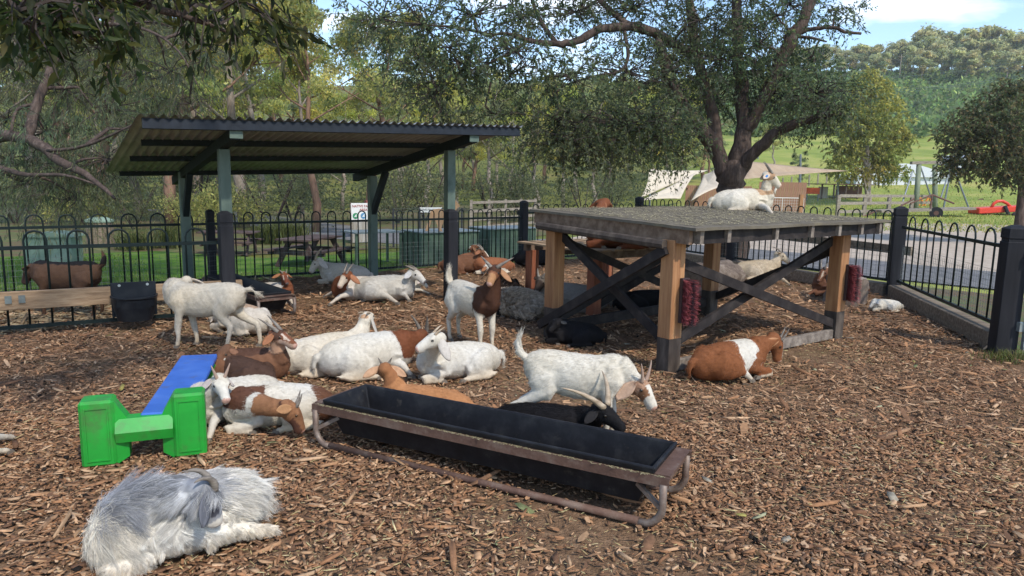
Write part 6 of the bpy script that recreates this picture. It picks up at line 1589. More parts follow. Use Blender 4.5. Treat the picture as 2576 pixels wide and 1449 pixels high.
# --- shrubs under the wood
def shrub(seed, pal, hgt, wid, n=2600, leafL=0.11, droop=0.1):
    r = np.random.default_rng(seed); o = []
    for c in range(9):
        cc = np.array([r.normal(0, wid * .33), r.normal(0, wid * .33), hgt * r.uniform(.25, .75)]); k = n // 9
        q = r.normal(0, 1, (k, 3)); q /= np.linalg.norm(q, axis=1)[:, None]; q *= (r.random(k) ** .5)[:, None] * np.array([wid * .3, wid * .3, hgt * .3]); o.append(cc + q)
    P = np.concatenate(o); P[:, 2] = np.maximum(P[:, 2], .03)
    mb = MB()
    for i in range(6):
        a = r.uniform(0, 6.28); mb.tube([V3(0, 0, -.05), V3(math.cos(a) * wid * .2, math.sin(a) * wid * .2, hgt * .45), V3(math.cos(a) * wid * .35, math.sin(a) * wid * .35, hgt * .8)], [.03, .02, .008], 5)
    me = bpy.data.meshes.new('stems'); me.from_pydata([tuple(v) for v in mb.v], [], mb.f); me.materials.append(m_twig)
    return me, leaf_mesh('foliage', P, leafL, .2, colmix(r, len(P), pal, .25), seed + 3, droop)
DG = [(0.085, 0.10, 0.055), (0.11, 0.12, 0.06), (0.14, 0.145, 0.07)]
SHR = [shrub(401, DG, 2.2, 2.6), shrub(402, OL, 1.7, 2.2), shrub(403, DG, 2.6, 2.4), shrub(404, [(0.10, 0.14, 0.03), (0.14, 0.18, 0.04), (0.08, 0.11, 0.03)], 1.5, 1.6)]
SL = [(30, 26, 1.2, 0), (120, 29, 1.3, 2), (210, 25, 1.0, 1), (330, 24, 1.0, 0), (410, 26, 1.2, 2), (470, 23, .9, 1), (545, 24, 1.2, 1), (600, 27, 1.3, 2), (680, 25, 1.2, 0), (735, 29, 1.4, 2), (845, 23, 1.3, 3), (1000, 30, 1.4, 0), (1070, 32, 1.5, 2), (1150, 30, 1.3, 1), (1230, 34, 1.5, 0), (1310, 33, 1.4, 2), (1390, 38, 1.6, 1), (1470, 36, 1.5, 0), (1540, 42, 1.6, 2), (880, 34, 1.6, 0), (500, 32, 1.7, 2), (270, 34, 1.8, 0), (60, 36, 2.0, 1)]
SL = [q for i, q in enumerate(SL) if i % 3 != 1]
for i, (vx, Yd, s, k) in enumerate(SL):
    Yd *= 1.12
    d = ray(vx, 480); x = d.x * Yd / d.y; p = V3(x, Yd, float(terr(x, Yd)))
    t = thing('shrub', 'bright green shrub beside the notice board' if k == 3 else 'olive understorey shrub at the edge of the wood', 'shrub', p, 'shrubs along the wood')
    for nm, me in zip(('stems', 'foliage'), SHR[k]):
        o = link(nm, me, t, p, (0, 0, i * 1.1)); o.scale = (s, s, s)
# strappy tussocks by the path
for i, (vx, vy, s) in enumerate(((705, 612, 1.0), (745, 608, .8), (425, 622, .8), (340, 628, .7), (660, 612, .7))):
    p = gp(vx, vy, GL0); s *= KS; r_ = np.random.default_rng(500 + i)
    pts = np.stack([r_.normal(0, .22 * s, 320), r_.normal(0, .18 * s, 320), np.zeros(320)], -1)
    o = link('strappy_plant', blades('strappy_plant', pts, .62 * s, .028, [(0.10, 0.12, 0.04), (0.17, 0.17, 0.06), (0.08, 0.10, 0.035)], 510 + i, .7), None, (p.x, p.y, GL0))
    tag(o, 'clump of strappy leaves growing beside the path', 'plant', 'strappy plants by the path')

# --- scrub and skyline trees on the hill
r_ = np.random.default_rng(601)
def hill_pts(n, t0, t1):
    o = []
    while len(o) < n:
        y = r_.uniform(95, 330); x = y * r_.uniform(0.26, 0.80); q = y + 0.25 * x
        if t0 < q < t1: o.append((x, y, float(terr(x, y))))
    return np.array(o)
Pp, Cc = [], []
for (x, y, z) in hill_pts(900, 150, 330):
    s = r_.uniform(1.6, 4.2); n = 110; q = r_.normal(0, 1, (n, 3)); q /= np.linalg.norm(q, axis=1)[:, None]; q[:, 2] = np.abs(q[:, 2]); q *= np.array([s, s, s * .8]) * (r_.random(n) ** .3)[:, None]
    Pp.append(np.array([x, y, z]) + q); Cc.append(colmix(r_, n, [(0.11, 0.17, 0.06), (0.15, 0.21, 0.075), (0.21, 0.25, 0.09), (0.14, 0.165, 0.08)], .22) * np.exp(r_.normal(0, .18)))
o = link('hill_scrub', leaf_mesh('hill_scrub', np.concatenate(Pp), 1.15, .32, np.concatenate(Cc), 602, 0.1)); tag(o, 'green scrub covering the hillside', 'scrub', kind='stuff')
far = [gum(611, 12, m_gum, [(0.30, 0.30, 0.15), (0.36, 0.345, 0.18), (0.26, 0.27, 0.14)], leafL=.8, clumps=36, per=150, low=.3, wide=.34, crad=(.07, .12)), gum(612, 12, m_gum, [(0.27, 0.285, 0.165), (0.33, 0.335, 0.18), (0.38, 0.36, 0.18)], leafL=.8, clumps=32, per=150, low=.35, wide=.3, crad=(.07, .12))]
GUMS += far
HT = [(2145, 270, 17), (2240, 272, 19), (2330, 275, 20), (2410, 278, 20), (2485, 270, 21), (2528, 275, 20), (2575, 272, 22), (2360, 232, 16), (2270, 240, 16), (2100, 255, 16), (2430, 225, 14), (2530, 228, 15), (2620, 262, 22), (2120, 262, 17), (2165, 250, 18), (2215, 258, 19), (2262, 265, 20), (2310, 252, 26), (2345, 262, 22), (2385, 270, 22), (2425, 250, 25), (2465, 262, 21), (2505, 255, 22), (2545, 262, 24), (2590, 250, 24), (2075, 270, 18), (2030, 265, 18), (2290, 225, 15), (2400, 220, 16), (2500, 222, 15), (2190, 228, 14), (2340, 240, 19), (2450, 238, 18), (2565, 232, 18), (1985, 255, 17), (1940, 262, 18)]
for i, (vx, Yd, h) in enumerate(HT):
    place_gum(vx, Yd, h * .62, 6 + i % 2, 'tall round headed gum on the skyline above the scrub' if i in (17, 20) else 'grey gum along the top of the hill', i * .9, 'gums along the hilltop', 1.25)

# ================================================================ BEYOND THE FENCES
def text_mesh(s, size, m, name, parent, origin, X, Zv, depth=0.004, align='CENTER'):
    cu = bpy.data.curves.new(name, 'FONT'); cu.body = s; cu.size = size; cu.align_x = align; cu.align_y = 'CENTER'; cu.extrude = depth / 2; cu.resolution_u = 3; cu.offset = size * 0.012
    to = bpy.data.objects.new('tmp', cu); COL.objects.link(to)
    dg = bpy.context.evaluated_depsgraph_get(); me = bpy.data.meshes.new_from_object(to.evaluated_get(dg)); bpy.data.objects.remove(to, do_unlink=True)
    Yv = Zv.cross(X)   # towards the back
    me.transform(Matrix(((X.x, Zv.x, -Yv.x, 0), (X.y, Zv.y, -Yv.y, 0), (X.z, Zv.z, -Yv.z, 0), (0, 0, 0, 1))))
    me.materials.clear(); me.materials.append(m)
    return link(name, me, parent, origin)
def disc(c, r, X, Zv, th=0.004, n=24):
    Yv = Zv.cross(X)
    return MB().prism([c + X * (math.cos(2 * math.pi * k / n) * r) + Zv * (math.sin(2 * math.pi * k / n) * r) for k in range(n)], Yv * -th)
GZ0 = GL0
def g0(x, y): return gp(x, y, GZ0)
m_palegreen = mat('pale_green_steel', [(0.16, 0.23, 0.17), (0.22, 0.30, 0.225), (0.27, 0.34, 0.27)], scale=3, rough=0.5, metal=0.1)
m_bing = mat('bin_green_steel', [(0.075, 0.115, 0.078), (0.115, 0.165, 0.115), (0.15, 0.20, 0.14)], scale=3, rough=0.55, metal=0.1)
m_lid = plain('grey_zinc_lid', (0.20, 0.235, 0.24), rough=0.4, metal=0.3)
m_white = plain('white_sign_paint', (0.70, 0.69, 0.66), rough=0.5, var=0.06)
m_redtext = plain('dark_red_letters', (0.30, 0.035, 0.03), rough=0.6, var=0.05)
m_zinc = mat('rusting_corrugated_panel', [(0.30, 0.25, 0.18), (0.46, 0.43, 0.38), (0.55, 0.53, 0.49)], scale=2.5, stretch=(6, 6, 0.5), rough=0.6, metal=0.2)
m_tablew = mat('stained_picnic_timber', [(0.045, 0.028, 0.025), (0.08, 0.052, 0.046), (0.13, 0.095, 0.085)], scale=5, stretch=(1, 1, 1), rough=0.8, bump=0.2)
VZ = V3(0, 0, 1)
def ribbed_box(name, label, cat, A, X, Yd, L, Dp, Hh, m, lid_m, ribs, dome=0.0, lidh=0.05, over=0.05):
    """A: near left bottom corner"""
    t = thing(name, label, cat, A)
    MB().box(A + X * L / 2 + Yd * Dp / 2 + VZ * Hh / 2, (L, Dp, Hh), (X, Yd, VZ)).build('body', m, t)
    for i in range(ribs + 1):
        MB().box(A + X * (L * i / ribs) - Yd * 0.008 + VZ * Hh / 2, (0.035, 0.02, Hh * .98), (X, Yd, VZ)).build('rib', m, t)
    for i in range(max(2, int(ribs * Dp / L)) + 1):
        k = max(2, int(ribs * Dp / L))
        MB().box(A + Yd * (Dp * i / k) - X * 0.008 + VZ * Hh / 2, (0.02, 0.035, Hh * .98), (X, Yd, VZ)).build('rib', m, t)
    if dome:
        n = 10; poly = [A - Yd * over - X * over + VZ * Hh] + [A + X * (L * k / n) - Yd * over + VZ * (Hh + lidh + dome * math.sin(math.pi * k / n)) for k in range(n + 1)] + [A + X * (L + over) - Yd * over + VZ * Hh]
        MB().prism(poly, Yd * (Dp + 2 * over)).build('lid', lid_m, t)
    else:
        MB().box(A + X * L / 2 + Yd * Dp / 2 + VZ * (Hh + lidh / 2 + .002), (L + 2 * over, Dp + 2 * over, lidh), (X, Yd, VZ), 0.006).build('lid', lid_m, t)
    return t
A = g0(70, 668); ribbed_box('storage_box', 'pale green metal box with a curved lid behind the left fence', 'box', A, V3(.98, .17, 0).normalized(), V3(-.17, .98, 0).normalized(), .72 * KS, .5 * KS, .50 * KS, m_palegreen, m_palegreen, 4, 0.06)
def bin_(A, L, Dp, Hh, lab):
    t = ribbed_box('feed_bin', lab, 'bin', A, BU, BV, L, Dp, Hh, m_bing, m_lid, 9, 0.0, .035, .05); t['group'] = 'green metal feed bins'
def kb(a, b): p = (onback(a) + BV * b) * KS; return V3(p.x, p.y, GZ0)
bin_(kb(-5.35, .45), 1.25 * KS, .75 * KS, .62 * KS, 'green metal bin with a grey lid behind the striped brown goat')
bin_(kb(-3.75, .5), 1.15 * KS, .75 * KS, .64 * KS, 'green metal bin with a grey lid beside the charcoal post')
# grey topped table beside the bins
A = kb(-6.4, .9)
t = thing('metal_bench_table', 'grey topped metal table next to the green bins', 'table', A)
MB().box(A + BU * .45 + BV * .3 + VZ * .80, (1.25, .85, .035), (BU, BV, VZ)).build('top', m_lid, t)
for a, b in ((-.12, -.05), (1.02, -.05), (-.12, .65), (1.02, .65)):
    MB().box(A + BU * a + BV * b + VZ * .39, (.05, .05, .78), (BU, BV, VZ)).build('leg', m_bing, t)
# slatted bin
c = g0(254, 620); t = thing('slatted_bin', 'round slatted timber bin with a green lid at the wood edge', 'bin', c)
for i in range(18):
    a = i * 2 * math.pi / 18; p = c + V3(math.cos(a) * .34, math.sin(a) * .34, 0)
    MB().box(p + VZ * .35, (.09, .02, .70), (V3(-math.sin(a), math.cos(a), 0), V3(math.cos(a), math.sin(a), 0), VZ)).build('slat', m_sleeper, t)
MB().tube([c + VZ * .70, c + VZ * .75, c + VZ * .83], [.38, .38, .2], 18).build('lid', m_palegreen, t)
# picnic tables
def picnic(c, X, L, s, label):
    Yv = V3(-X.y, X.x, 0); t = thing('picnic_table', label, 'picnic table', c, 'picnic tables on the lawn')
    def P(a, b, z): return c + X * (a * s) + Yv * (b * s) + VZ * (z * s)
    for i in range(5): MB().beam(P(-L / 2, -.36 + .18 * i, .74), P(L / 2, -.36 + .18 * i, .74), .17 * s, .045 * s).build('top_plank', m_tablew, t)
    for b in (-.72, .72):
        for i in range(2): MB().beam(P(-L / 2, b - .07 + .15 * i, .45), P(L / 2, b - .07 + .15 * i, .45), .14 * s, .045 * s).build('seat_plank', m_tablew, t)
    for a in (-L * .36, L * .36):
        MB().beam(P(a, -.85, .40), P(a, .85, .40), .05 * s, .13 * s).build('cross_beam', m_tablew, t)
        MB().beam(P(a, -.36, .69), P(a, .36, .69), .05 * s, .09 * s).build('top_batten', m_tablew, t)
        for sd in (-1, 1): MB().beam(P(a + .055, sd * .62, 0), P(a + .055, sd * .22, .70), .05 * s, .13 * s).build('leg', m_tablew, t)
c = g0(782, 668); picnic(V3(c.x, c.y, GZ0), V3(.30, .95, 0).normalized(), 1.8, .88, 'dark picnic table close behind the white goats')
c = g0(578, 640); picnic(V3(c.x, c.y, GZ0), V3(.99, .1, 0).normalized(), 1.8, .80, 'dark picnic table seen between the left shelter posts')
# notice board
A = g0(884, 612); B = g0(944, 610); X = (B - A); Wn = X.length; X = V3(X.x, X.y, 0).normalized(); Yb = V3(-X.y, X.x, 0)
t = thing('notice_board', 'white notice board over a corrugated panel beyond the lawn', 'sign', (A + B) / 2); Hn = 1.02 * KS
for a in (0, Wn): MB().box(A + X * a + VZ * Hn / 2, (.05, .05, Hn), (X, Yb, VZ)).build('post', m_grey, t)
nc = 40; poly = []
vsn = []; fsn = []
for i in range(nc * 2 + 1):
    a = Wn * (.04 + .92 * i / (nc * 2)); w2 = .012 * math.sin(i * math.pi / 2.5)
    vsn += [A + X * a - Yb * (.03 + w2) + VZ * .02, A + X * a - Yb * (.03 + w2) + VZ * .54 * KS]
    if i: fsn.append((2 * i - 2, 2 * i, 2 * i + 1, 2 * i - 1))
mb = MB(); mb.add(vsn, fsn); mb.build('corrugated_panel', m_zinc, t)
MB().box(A + X * Wn / 2 + VZ * .78 * KS - Yb * .02, (Wn, .03, .46 * KS), (X, Yb, VZ)).build('panel', m_white, t)
fo = A + X * Wn / 2 - Yb * .040
text_mesh('NATIVE FAUNA', .085 * KS, m_redtext, 'lettering', t, fo + VZ * .93 * KS, X, VZ); text_mesh('AREA', .085 * KS, m_redtext, 'lettering', t, fo + VZ * .84 * KS, X, VZ)
for k, cc in ((-.22, (.03, .22, .10)), (0, (.10, .25, .42)), (.22, (.03, .22, .10))):
    e = disc(fo + X * k * (Wn / .67) + VZ * .69 * KS, .075 * KS, X, VZ).build('round_emblem', plain('emblem', cc, var=.05), t)
    em = [fo - Yb * .006 + X * (k * (Wn / .67) + u * KS) + VZ * (.69 + v) * KS for u, v in ((-.04, -.03), (-.02, .0), (.0, .02), (.015, .045), (.03, .03), (.02, .0), (.03, -.035), (.0, -.02))]
    MB().prism(em, Yb * -.002).build('animal_mark', m_white, e)
MB().box(B + X * -.03 + Yb * .25 + VZ * 1.02 * KS, (.38, .2, .13), (X, Yb, VZ)).build('roof_box', plain('brick_red', (.30, .08, .06)), t)
# long white sign with the wire enclosure
m_dkframe = plain('dark_frame', (0.03, 0.032, 0.035), rough=.6)
A = ap(1056, 528, 21.5); B = ap(1112, 528, 21.5); X = (B - A).normalized(); Yb = V3(-X.y, X.x, 0)
t = thing('enclosure_gate', 'wire enclosure gate with a long white sign above it', 'gate', (A.x, A.y, GZ0))
MB().box((A + B) / 2 + VZ * .085 * 0, ((B - A).length, .02, .15), (X, Yb, VZ)).build('sign_panel', m_white, t)
text_mesh('NATIVE FAUNA AREA', .085, m_dkframe, 'lettering', t, (A + B) / 2 - Yb * .012, X, VZ)
for q in (A, B, A - X * .8, B + X * .6): MB().beam(V3(q.x, q.y, GZ0), V3(q.x, q.y, q.z + .05), .05, .05).build('post', m_dkframe, t)
mb = MB()
for i in range(26): q = A - X * .8 + X * (i * .085); mb.beam(V3(q.x, q.y, GZ0), V3(q.x, q.y, A.z - .1), .005, .005)
for i in range(9): mb.beam(V3(A.x, A.y, 0) - X * .8 + VZ * (.05 + i * .085), V3(B.x, B.y, 0) + X * .6 + VZ * (.05 + i * .085), .005, .005)
mb.build('wire_mesh', m_wire, t)['kind'] = 'stuff'
# plywood kangaroo
m_ply = mat('painted_plywood', [(0.36, 0.20, 0.10), (0.48, 0.29, 0.16), (0.55, 0.36, 0.22)], scale=3, rough=.7)
sil = [(1060, 591), (1066, 588), (1072, 572), (1078, 556), (1082, 540), (1082, 532), (1090, 527), (1104, 525), (1120, 528), (1134, 520), (1140, 508), (1146, 504), (1152, 512), (1158, 518), (1150, 524), (1144, 534), (1136, 545), (1124, 550), (1118, 549), (1114, 562), (1110, 574), (1116, 588), (1116, 592), (1108, 592), (1103, 580), (1100, 566), (1094, 552), (1086, 552), (1082, 566), (1076, 582), (1068, 592)]
pp = [ap(x, y, 17.2) for x, y in sil]
t = thing('kangaroo_cutout', 'plywood kangaroo cut-out standing above the grey table', 'cut-out', (pp[0].x, 17.2, GZ0))
MB().prism(pp, V3(0, .03, 0)).build('board', m_ply, t)
MB().beam(V3(pp[7].x, 17.24, GZ0), V3(pp[7].x, 17.24, pp[7].z - .05), .04, .03).build('stake', m_grey, t)
# rail fence of pale timber behind the bins
m_palerail = mat('bleached_rail', [(0.16, 0.13, 0.10), (0.26, 0.22, 0.175), (0.36, 0.31, 0.25)], scale=4, stretch=(1, 1, 5), rough=.9)
def rail_fence(a, b, zs, n, label, ph, m=None, wd=.10, pw=.1):
    m = m or m_palerail
    t = thing('rail_fence', label, 'fence', a); d = b - a
    for z in zs: MB().beam(a + VZ * z, b + VZ * z, .035, wd).build('rail', m, t)
    nn = V3(-d.y, d.x, 0).normalized()
    for i in range(n):
        p = a + d * (i / (n - 1)) + nn * .06; MB().beam(p, p + VZ * ph, pw, pw).build('post', m, t)
rail_fence(g0(1180, 600) + V3(0, 2, 0), g0(1345, 566) + V3(0, -2, 0), (.25, .56, .88, 1.2), 5, 'bleached timber rail fence behind the green bins', 1.3)
# shade sails
m_sail = mat('cream_shade_cloth', [(0.52, 0.44, 0.33), (0.60, 0.52, 0.40)], scale=2, rough=.9); m_sailb = mat('tan_shade_cloth', [(0.32, 0.23, 0.15), (0.40, 0.30, 0.20)], scale=2, rough=.9)
def sail(P, label, m, sag=.16, n=9):
    c = sum(P, V3(0, 0, 0)) / len(P); k = len(P); ring = []
    for i in range(k):
        a, b = P[i], P[(i + 1) % k]
        for j in range(n):
            t_ = j / n; q = a.lerp(b, t_); ring.append(q.lerp(c, sag * 4 * t_ * (1 - t_)))
    vs = [c + VZ * -.15]; rows = 4
    for r2 in range(1, rows + 1): vs += [(c + VZ * (-.15 * (1 - r2 / rows))).lerp(q, r2 / rows) for q in ring]
    m_ = len(ring); fs = [(0, 1 + i, 1 + (i + 1) % m_) for i in range(m_)]
    for r2 in range(rows - 1):
        for i in range(m_): fs.append((1 + r2 * m_ + i, 1 + (r2 + 1) * m_ + i, 1 + (r2 + 1) * m_ + (i + 1) % m_, 1 + r2 * m_ + (i + 1) % m_))
    mb = MB(); mb.add(vs, fs); o = mb.build('shade_sail', m, None, c, True); tag(o, label, 'shade sail', 'shade sails over the far yard')
    so_ = o.modifiers.new('s', 'SOLIDIFY'); so_.thickness = .01
sail([ap(1632, 426, 55), ap(1782, 428, 62), ap(1612, 498, 51)], 'cream shade sail farthest left, sloping down to the fence', m_sail, .10)
sail([ap(1750, 434, 59), ap(1612, 505, 49), ap(1712, 500, 51)], 'lower cream shade sail in front of its neighbour', m_sail, .10)
sail([ap(1806, 420, 55), ap(1812, 470, 52), ap(1738, 506, 50), ap(1770, 440, 56)], 'narrow cream shade sail beside the tree trunk', m_sail, .12)
sail([ap(1868, 404, 48), ap(2135, 430, 50), ap(1862, 452, 45)], 'brown shade sail right of the tree trunk', m_sailb, .10)
m_pole = plain('galvanised_pole', (0.20, 0.22, 0.24), rough=.45, metal=.4)
for (x, yt, yb, lab) in ((1905, 392, 500, 'galvanised sail post close to the tree trunk'), (2012, 388, 528, 'galvanised sail post left of the golden tree'), (2107, 391, 528, 'galvanised sail post nearest the golden tree'), (1634, 424, 520, 'galvanised sail post among the left cream sails')):
    b = g0(x, yb + 2); tp_ = ap(x + 2, yt, b.y); o = MB().tube([b, tp_], .085, 10).build('sail_post', m_pole, None, b); tag(o, lab, 'post', 'posts holding the shade sails')
# plank fence
m_plank = mat('brown_plank_fence', [(0.20, 0.10, 0.06), (0.29, 0.155, 0.095), (0.36, 0.21, 0.135)], scale=3, stretch=(4, 4, .5), rough=.85)
def plank_fence(a, b, hgt, label, pw=.16):
    t = thing('plank_fence', label, 'fence', a); d = b - a; n = int(d.length / pw); X = d.normalized(); Yb = V3(-X.y, X.x, 0); me = None
    for i in range(n):
        p = a + X * (i * pw + pw / 2); hh = hgt
        if me is None:
            f0 = MB().box(p + VZ * hh / 2, (pw * .92, .02, hh), (X, Yb, VZ)).build('plank', m_plank, t, p); me = f0.data
        else: link('plank', me, t, p + Yb * (.012 if i % 2 else 0))
    MB().beam(a + VZ * hgt * .3 + Yb * .03, b + VZ * hgt * .3 + Yb * .03, .04, .07).build('rail', m_plank, t)
a_ = g0(1722, 530); b_ = g0(1905, 534); plank_fence(a_, V3(b_.x, a_.y + 0.5, GZ0), 1.95, 'brown plank fence behind the tree trunk')
a_ = g0(1905, 536); b_ = g0(2008, 536); plank_fence(V3(a_.x, a_.y, GZ0), V3(b_.x, a_.y, GZ0), 2.3, 'brown plank fence right of the goat on the platform')
# white tube gate
a_ = g0(1912, 545); b_ = g0(2004, 545); b_ = V3(b_.x, a_.y, GZ0); X = (b_ - a_).normalized()
t = thing('tube_gate', 'pale tube gate in front of the brown plank fence', 'gate', a_)
for z in (.18, 1.25): MB().tube([a_ + VZ * z, b_ + VZ * z], .025, 8).build('frame_tube', m_white, t)
for q in (a_, a_.lerp(b_, .5), b_): MB().tube([q + VZ * .18, q + VZ * 1.25], .022, 8).build('frame_tube', m_white, t)
mb = MB()
for i in range(1, 18): q = a_.lerp(b_, i / 18); mb.beam(q + VZ * .18, q + VZ * 1.25, .008, .008)
for i in range(1, 6): mb.beam(a_ + VZ * (.18 + i * .18), b_ + VZ * (.18 + i * .18), .008, .008)
mb.build('wire_mesh', m_white, t)['kind'] = 'stuff'
q = g0(2012, 548); o = MB().box(q + VZ * .75, (.24, .24, 1.5)).build('gate_post', m_orange, None, q); tag(o, 'short brown timber post at the end of the tube gate', 'post')
# right rails
a_ = g0(2108, 547); b_ = g0(2345, 540); rail_fence(a_, b_, (.38, .94, 1.44), 5, 'weathered three rail timber fence in the far yard', 1.5, m_palerail, .2, .22)
a_ = g0(2018, 540); b_ = g0(2105, 540); t = thing('wire_fence', 'thin wire fence between the two galvanised sail posts', 'fence', a_)
mb = MB()
for i in range(7): mb.beam(a_ + VZ * (.12 + i * .2), b_ + VZ * (.12 + i * .2), .008, .008)
for i in range(15): q = a_.lerp(b_, i / 14); mb.beam(q + VZ * .12, q + VZ * 1.4, .008, .008)
mb.build('wire_mesh', m_wire, t)['kind'] = 'stuff'
# log swing frame
m_log = mat('greenish_log', [(0.13, 0.16, 0.10), (0.19, 0.22, 0.145), (0.25, 0.27, 0.19)], scale=3, stretch=(3, 3, .4), rough=.85)
c = g0(2325, 542); t = thing('swing_frame', 'tall log swing frame with steel struts in the far yard', 'frame', c); Ys = c.y
def s_(x, y, dy=0): return ap(x, y, Ys + dy)
MB().tube([s_(2302, 545), s_(2312, 412)], [.20, .17], 10).build('log_post', m_log, t, smooth=True); MB().tube([s_(2352, 545), s_(2352, 414)], [.19, .17], 10).build('log_post', m_log, t, smooth=True)
MB().beam(s_(2292, 410), s_(2366, 408), .35, .22).build('cap_beam', m_palerail, t)
for (x0, y0, x1, y1, dy) in ((2316, 420, 2346, 508, 0), (2296, 430, 2262, 535, -1), (2366, 500, 2392, 418, .5)): MB().tube([s_(x0, y0), s_(x1, y1, dy)], .055, 6).build('strut', m_pole, t)
MB().tube([s_(2362, 414), s_(2395, 416, 3)], .06, 6).build('cross_bar', m_pole, t)
for x1 in (2372, 2440): MB().tube([s_(2395, 412, 3), s_(x1, 532, 3)], .07, 6).build('leg', m_pole, t)
# rusty implements
m_rustred = plain('rusty_implement', (0.14, 0.07, 0.05), rough=.8); m_redp = plain('red_implement_paint', (0.62, 0.045, 0.02), rough=.4); m_orangep = plain('orange_frame_paint', (0.62, 0.22, 0.03), rough=.5); m_tyre = plain('tyre_rubber', (0.015, 0.015, 0.016), rough=.8)
c = g0(2330, 536); t = thing('orange_rack', 'orange crossed frame standing by the swing', 'frame', c)
for (x0, y0, x1, y1) in ((2310, 494, 2342, 496), (2312, 530, 2338, 494), (2314, 496, 2336, 530), (2340, 494, 2340, 532), (2312, 494, 2312, 532)): MB().beam(ap(x0, y0, c.y), ap(x1, y1, c.y), .12, .12).build('bar', m_orangep, t)
c = g0(2325, 548); Yt = c.y; t = thing('farm_trailer', 'rusty flat farm trailer with a drawbar behind the gate', 'trailer', c)
def q_(x, y, dy=0): return ap(x, y, Yt + dy)
MB().beam(q_(2205, 531), q_(2440, 524), 1.4, .16).build('bed', m_palerail, t)
for (x0, y0, x1, y1) in ((2205, 531, 2165, 548), (2290, 512, 2345, 490), (2345, 490, 2400, 512), (2345, 490, 2340, 528), (2250, 527, 2300, 500)): MB().tube([q_(x0, y0, -.5), q_(x1, y1, -.5)], .06, 6).build('bar', m_rustred, t)
for x in (2262, 2355):
    w0 = q_(x, 536, -.85); w1 = q_(x, 536, -.60)
    MB().tube([w0, w1], .42, 16).build('wheel', m_tyre, t); MB().tube([w0 - V3(0, .01, 0), w1], .16, 10).build('hub', m_rustred, t)
c = g0(2510, 548); Yt = c.y; t = thing('slasher', 'bright red mowing slasher standing on the grass at the right', 'farm implement', c)
MB().beam(q_(2448, 530), q_(2600, 522), 1.3, .42, bev=.05).build('deck', m_redp, t)
MB().tube([q_(2492, 525, -.5), q_(2500, 512, -.5), q_(2510, 506, -.5), q_(2522, 506, -.5), q_(2534, 512, -.5), q_(2545, 524, -.5)], .11, 8).build('hoop', m_redp, t, smooth=True)
MB().beam(q_(2560, 527, -.7), q_(2602, 512, -.7), .2, .28).build('side_arm', m_redp, t); MB().tube([q_(2528, 518, -.7), q_(2536, 538, -.9)], .12, 8).build('gearbox', m_tyre, t)
MB().tube([q_(2550, 545, -.9), q_(2552, 538, -.6)], .14, 8).build('wheel', m_tyre, t)
# heap of mulch
c = g0(2490, 534) + V3(0, 1.5, 0); r_ = np.random.default_rng(701); n = 40; vs = []; 
hx = np.linspace(-1, 1, n); HXX, HYY = np.meshgrid(hx, hx); rr2 = np.sqrt(HXX ** 2 + HYY ** 2); hz = np.clip(1 - rr2, 0, 1) ** .8 * (1 + .12 * np.sin(HXX * 9 + HYY * 7) + .08 * r_.normal(0, 1, HXX.shape))
V_ = np.stack([HXX * 2.5, HYY * 2.0, hz * 1.15 - .04], -1).reshape(-1, 3); idx = np.arange(n * n).reshape(n, n); Fh = np.stack([idx[:-1, :-1], idx[:-1, 1:], idx[1:, 1:], idx[1:, :-1]], -1).reshape(-1, 4)
o = link('mulch_heap', npmesh('mulch_heap', V_, Fh, mat('heaped_mulch', [(0.05, 0.03, 0.02), (0.12, 0.075, 0.05), (0.20, 0.13, 0.09)], scale=6, rough=.95, bump=1, nrough=.8), False), None, (c.x, c.y, GZ0)); tag(o, 'brown heap of mulch behind the red slasher', 'heap')
# sheds in the paddock
m_shedw = plain('white_shed_roof', (0.62, 0.63, 0.66), rough=.4, var=.08); m_shedr = plain('rusty_shed_iron', (0.16, 0.075, 0.055), rough=.7); m_sheddark = plain('shed_interior_timber', (0.10, 0.075, 0.06), rough=.9)
def tz(vx, vy, Y): 
    d = ray(vx, vy); x = d.x * Y / d.y; return V3(x, Y, float(terr(x, Y)))
def arch_shed(vx0, vx1, Y, hgt, dep, label):
    a = tz(vx0, 470, Y); b = tz(vx1, 470, Y); X = V3(b.x - a.x, b.y - a.y, 0); L = X.length; X.normalize(); a.z = min(a.z, b.z) - .1
    t = thing('arched_shed', label, 'shed', a); n = 12
    poly = [a + X * (L * k / n) + VZ * (hgt * (.45 + .55 * math.sin(math.pi * k / n))) for k in range(n + 1)]
    MB().prism(poly, V3(0, dep, 0)).build('roof', m_shedw, t)
    MB().prism([a + X * .2 + V3(0, .3, 0), a + X * (L - .2) + V3(0, .3, 0), a + X * (L - .2) + VZ * hgt * .46 + V3(0, .3, 0), a + X * .2 + VZ * hgt * .46 + V3(0, .3, 0)], V3(0, dep - .6, 0)).build('wall', m_shedw, t)
arch_shed(2152, 2392, 78, 2.6, 5, 'long white arched shed roof in the paddock'); arch_shed(2405, 2448, 90, 1.9, 5, 'small white arched shed roof behind the swing frame')
a = tz(2062, 492, 66); t = thing('low_shed', 'low rusty iron shed in the paddock left of the white roofs', 'shed', a)
L = (tz(2182, 492, 66) - a).length
MB().box(a + V3(L / 2, 1, 1.35), (L + .4, 3.2, .08)).build('roof', m_shedr, t)
for k in range(5): MB().box(a + V3(L * k / 4, -.4, .65), (.12, .12, 1.4)).build('post', m_sheddark, t)
MB().box(a + V3(L * .70, .9, .62), (L * .55, .1, 1.2)).build('back_wall', m_shedr, t); MB().box(a + V3(L * .12, .6, .55), (L * .2, .1, 1.1)).build('side_panel', m_zinc, t)
p = tz(2045, 478, 64); o = MB().box(p + VZ * .9, (1.2, .08, .55)).add([], []).build('orange_barrier', plain('orange_barrier', (0.7, .12, .04)), None, p)
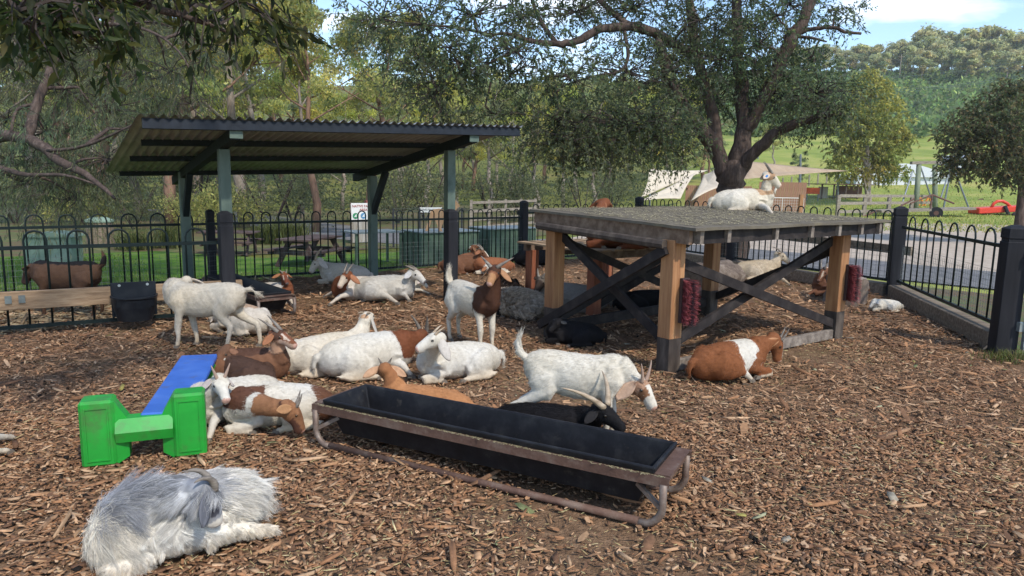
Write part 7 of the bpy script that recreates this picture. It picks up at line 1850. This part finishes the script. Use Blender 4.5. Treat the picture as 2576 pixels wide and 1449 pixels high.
bm_ = MB().box(p + V3(-.5, 0, .3), (.08, .08, .65)).box(p + V3(.5, 0, .3), (.08, .08, .65)).build('barrier_legs', m_pole, o); tag(o, 'small orange barrier board in the paddock', 'barrier')
# paddock fence posts
for i in range(16):
    p = tz(1925 + i * 22, 460, 72 + i * 1.2); o = MB().box(p + VZ * .6, (.13, .13, 1.3)).build('paddock_post', m_palerail, None, p)
    tag(o, 'thin paddock fence post in a row on the slope', 'fence post', 'row of paddock posts')
# power lines over the hill
m_cable = plain('power_cable', (0.25, 0.25, 0.26), rough=.5)
for j, (x0, y0, Y0, x1, y1, Y1, lab) in enumerate(((2230, 195, 230, 2640, 140, 190, 'upper'), (2210, 232, 200, 2640, 180, 160, 'lower'), (2200, 228, 200, 2640, 176, 160, 'middle'))):
    a = ap(x0, y0, Y0); b = ap(x1, y1, Y1); pts = [a.lerp(b, t_) + VZ * (-4 * .9 * t_ * (1 - t_)) for t_ in np.linspace(0, 1, 14)]
    o = MB().tube(pts, .035, 4).build('power_cable', m_cable, None, a); tag(o, lab + ' power cable strung across the wooded hill', 'cable', 'power cables')
p = tz(2262, 200, 228); o = MB().tube([p, p + VZ * 9], [.16, .11], 8).build('power_pole', m_palerail, None, p); MB().beam(p + V3(-1, 0, 8.3), p + V3(1, 0, 8.3), .1, .12).build('cross_arm', m_palerail, o); tag(o, 'slim power pole on the wooded hill', 'pole')

# ================================================================ AIR
hz_ = MB().box((60, 180, 36.5), (1000, 520, 77)).build('haze', m_white, None, (60, 180, 36.5)); hz_['kind'] = 'stuff'
hm = bpy.data.materials.new('thin_haze'); hm.use_nodes = True; hn = hm.node_tree.nodes; hn.clear()
ho = hn.new('ShaderNodeOutputMaterial'); pv = hn.new('ShaderNodeVolumePrincipled'); pv.inputs['Color'].default_value = (0.86, 0.90, 0.96, 1); pv.inputs['Density'].default_value = 0.0004; pv.inputs['Anisotropy'].default_value = 0.2
hm.node_tree.links.new(pv.outputs[0], ho.inputs['Volume'])
hz_.data.materials.clear(); hz_.data.materials.append(hm)
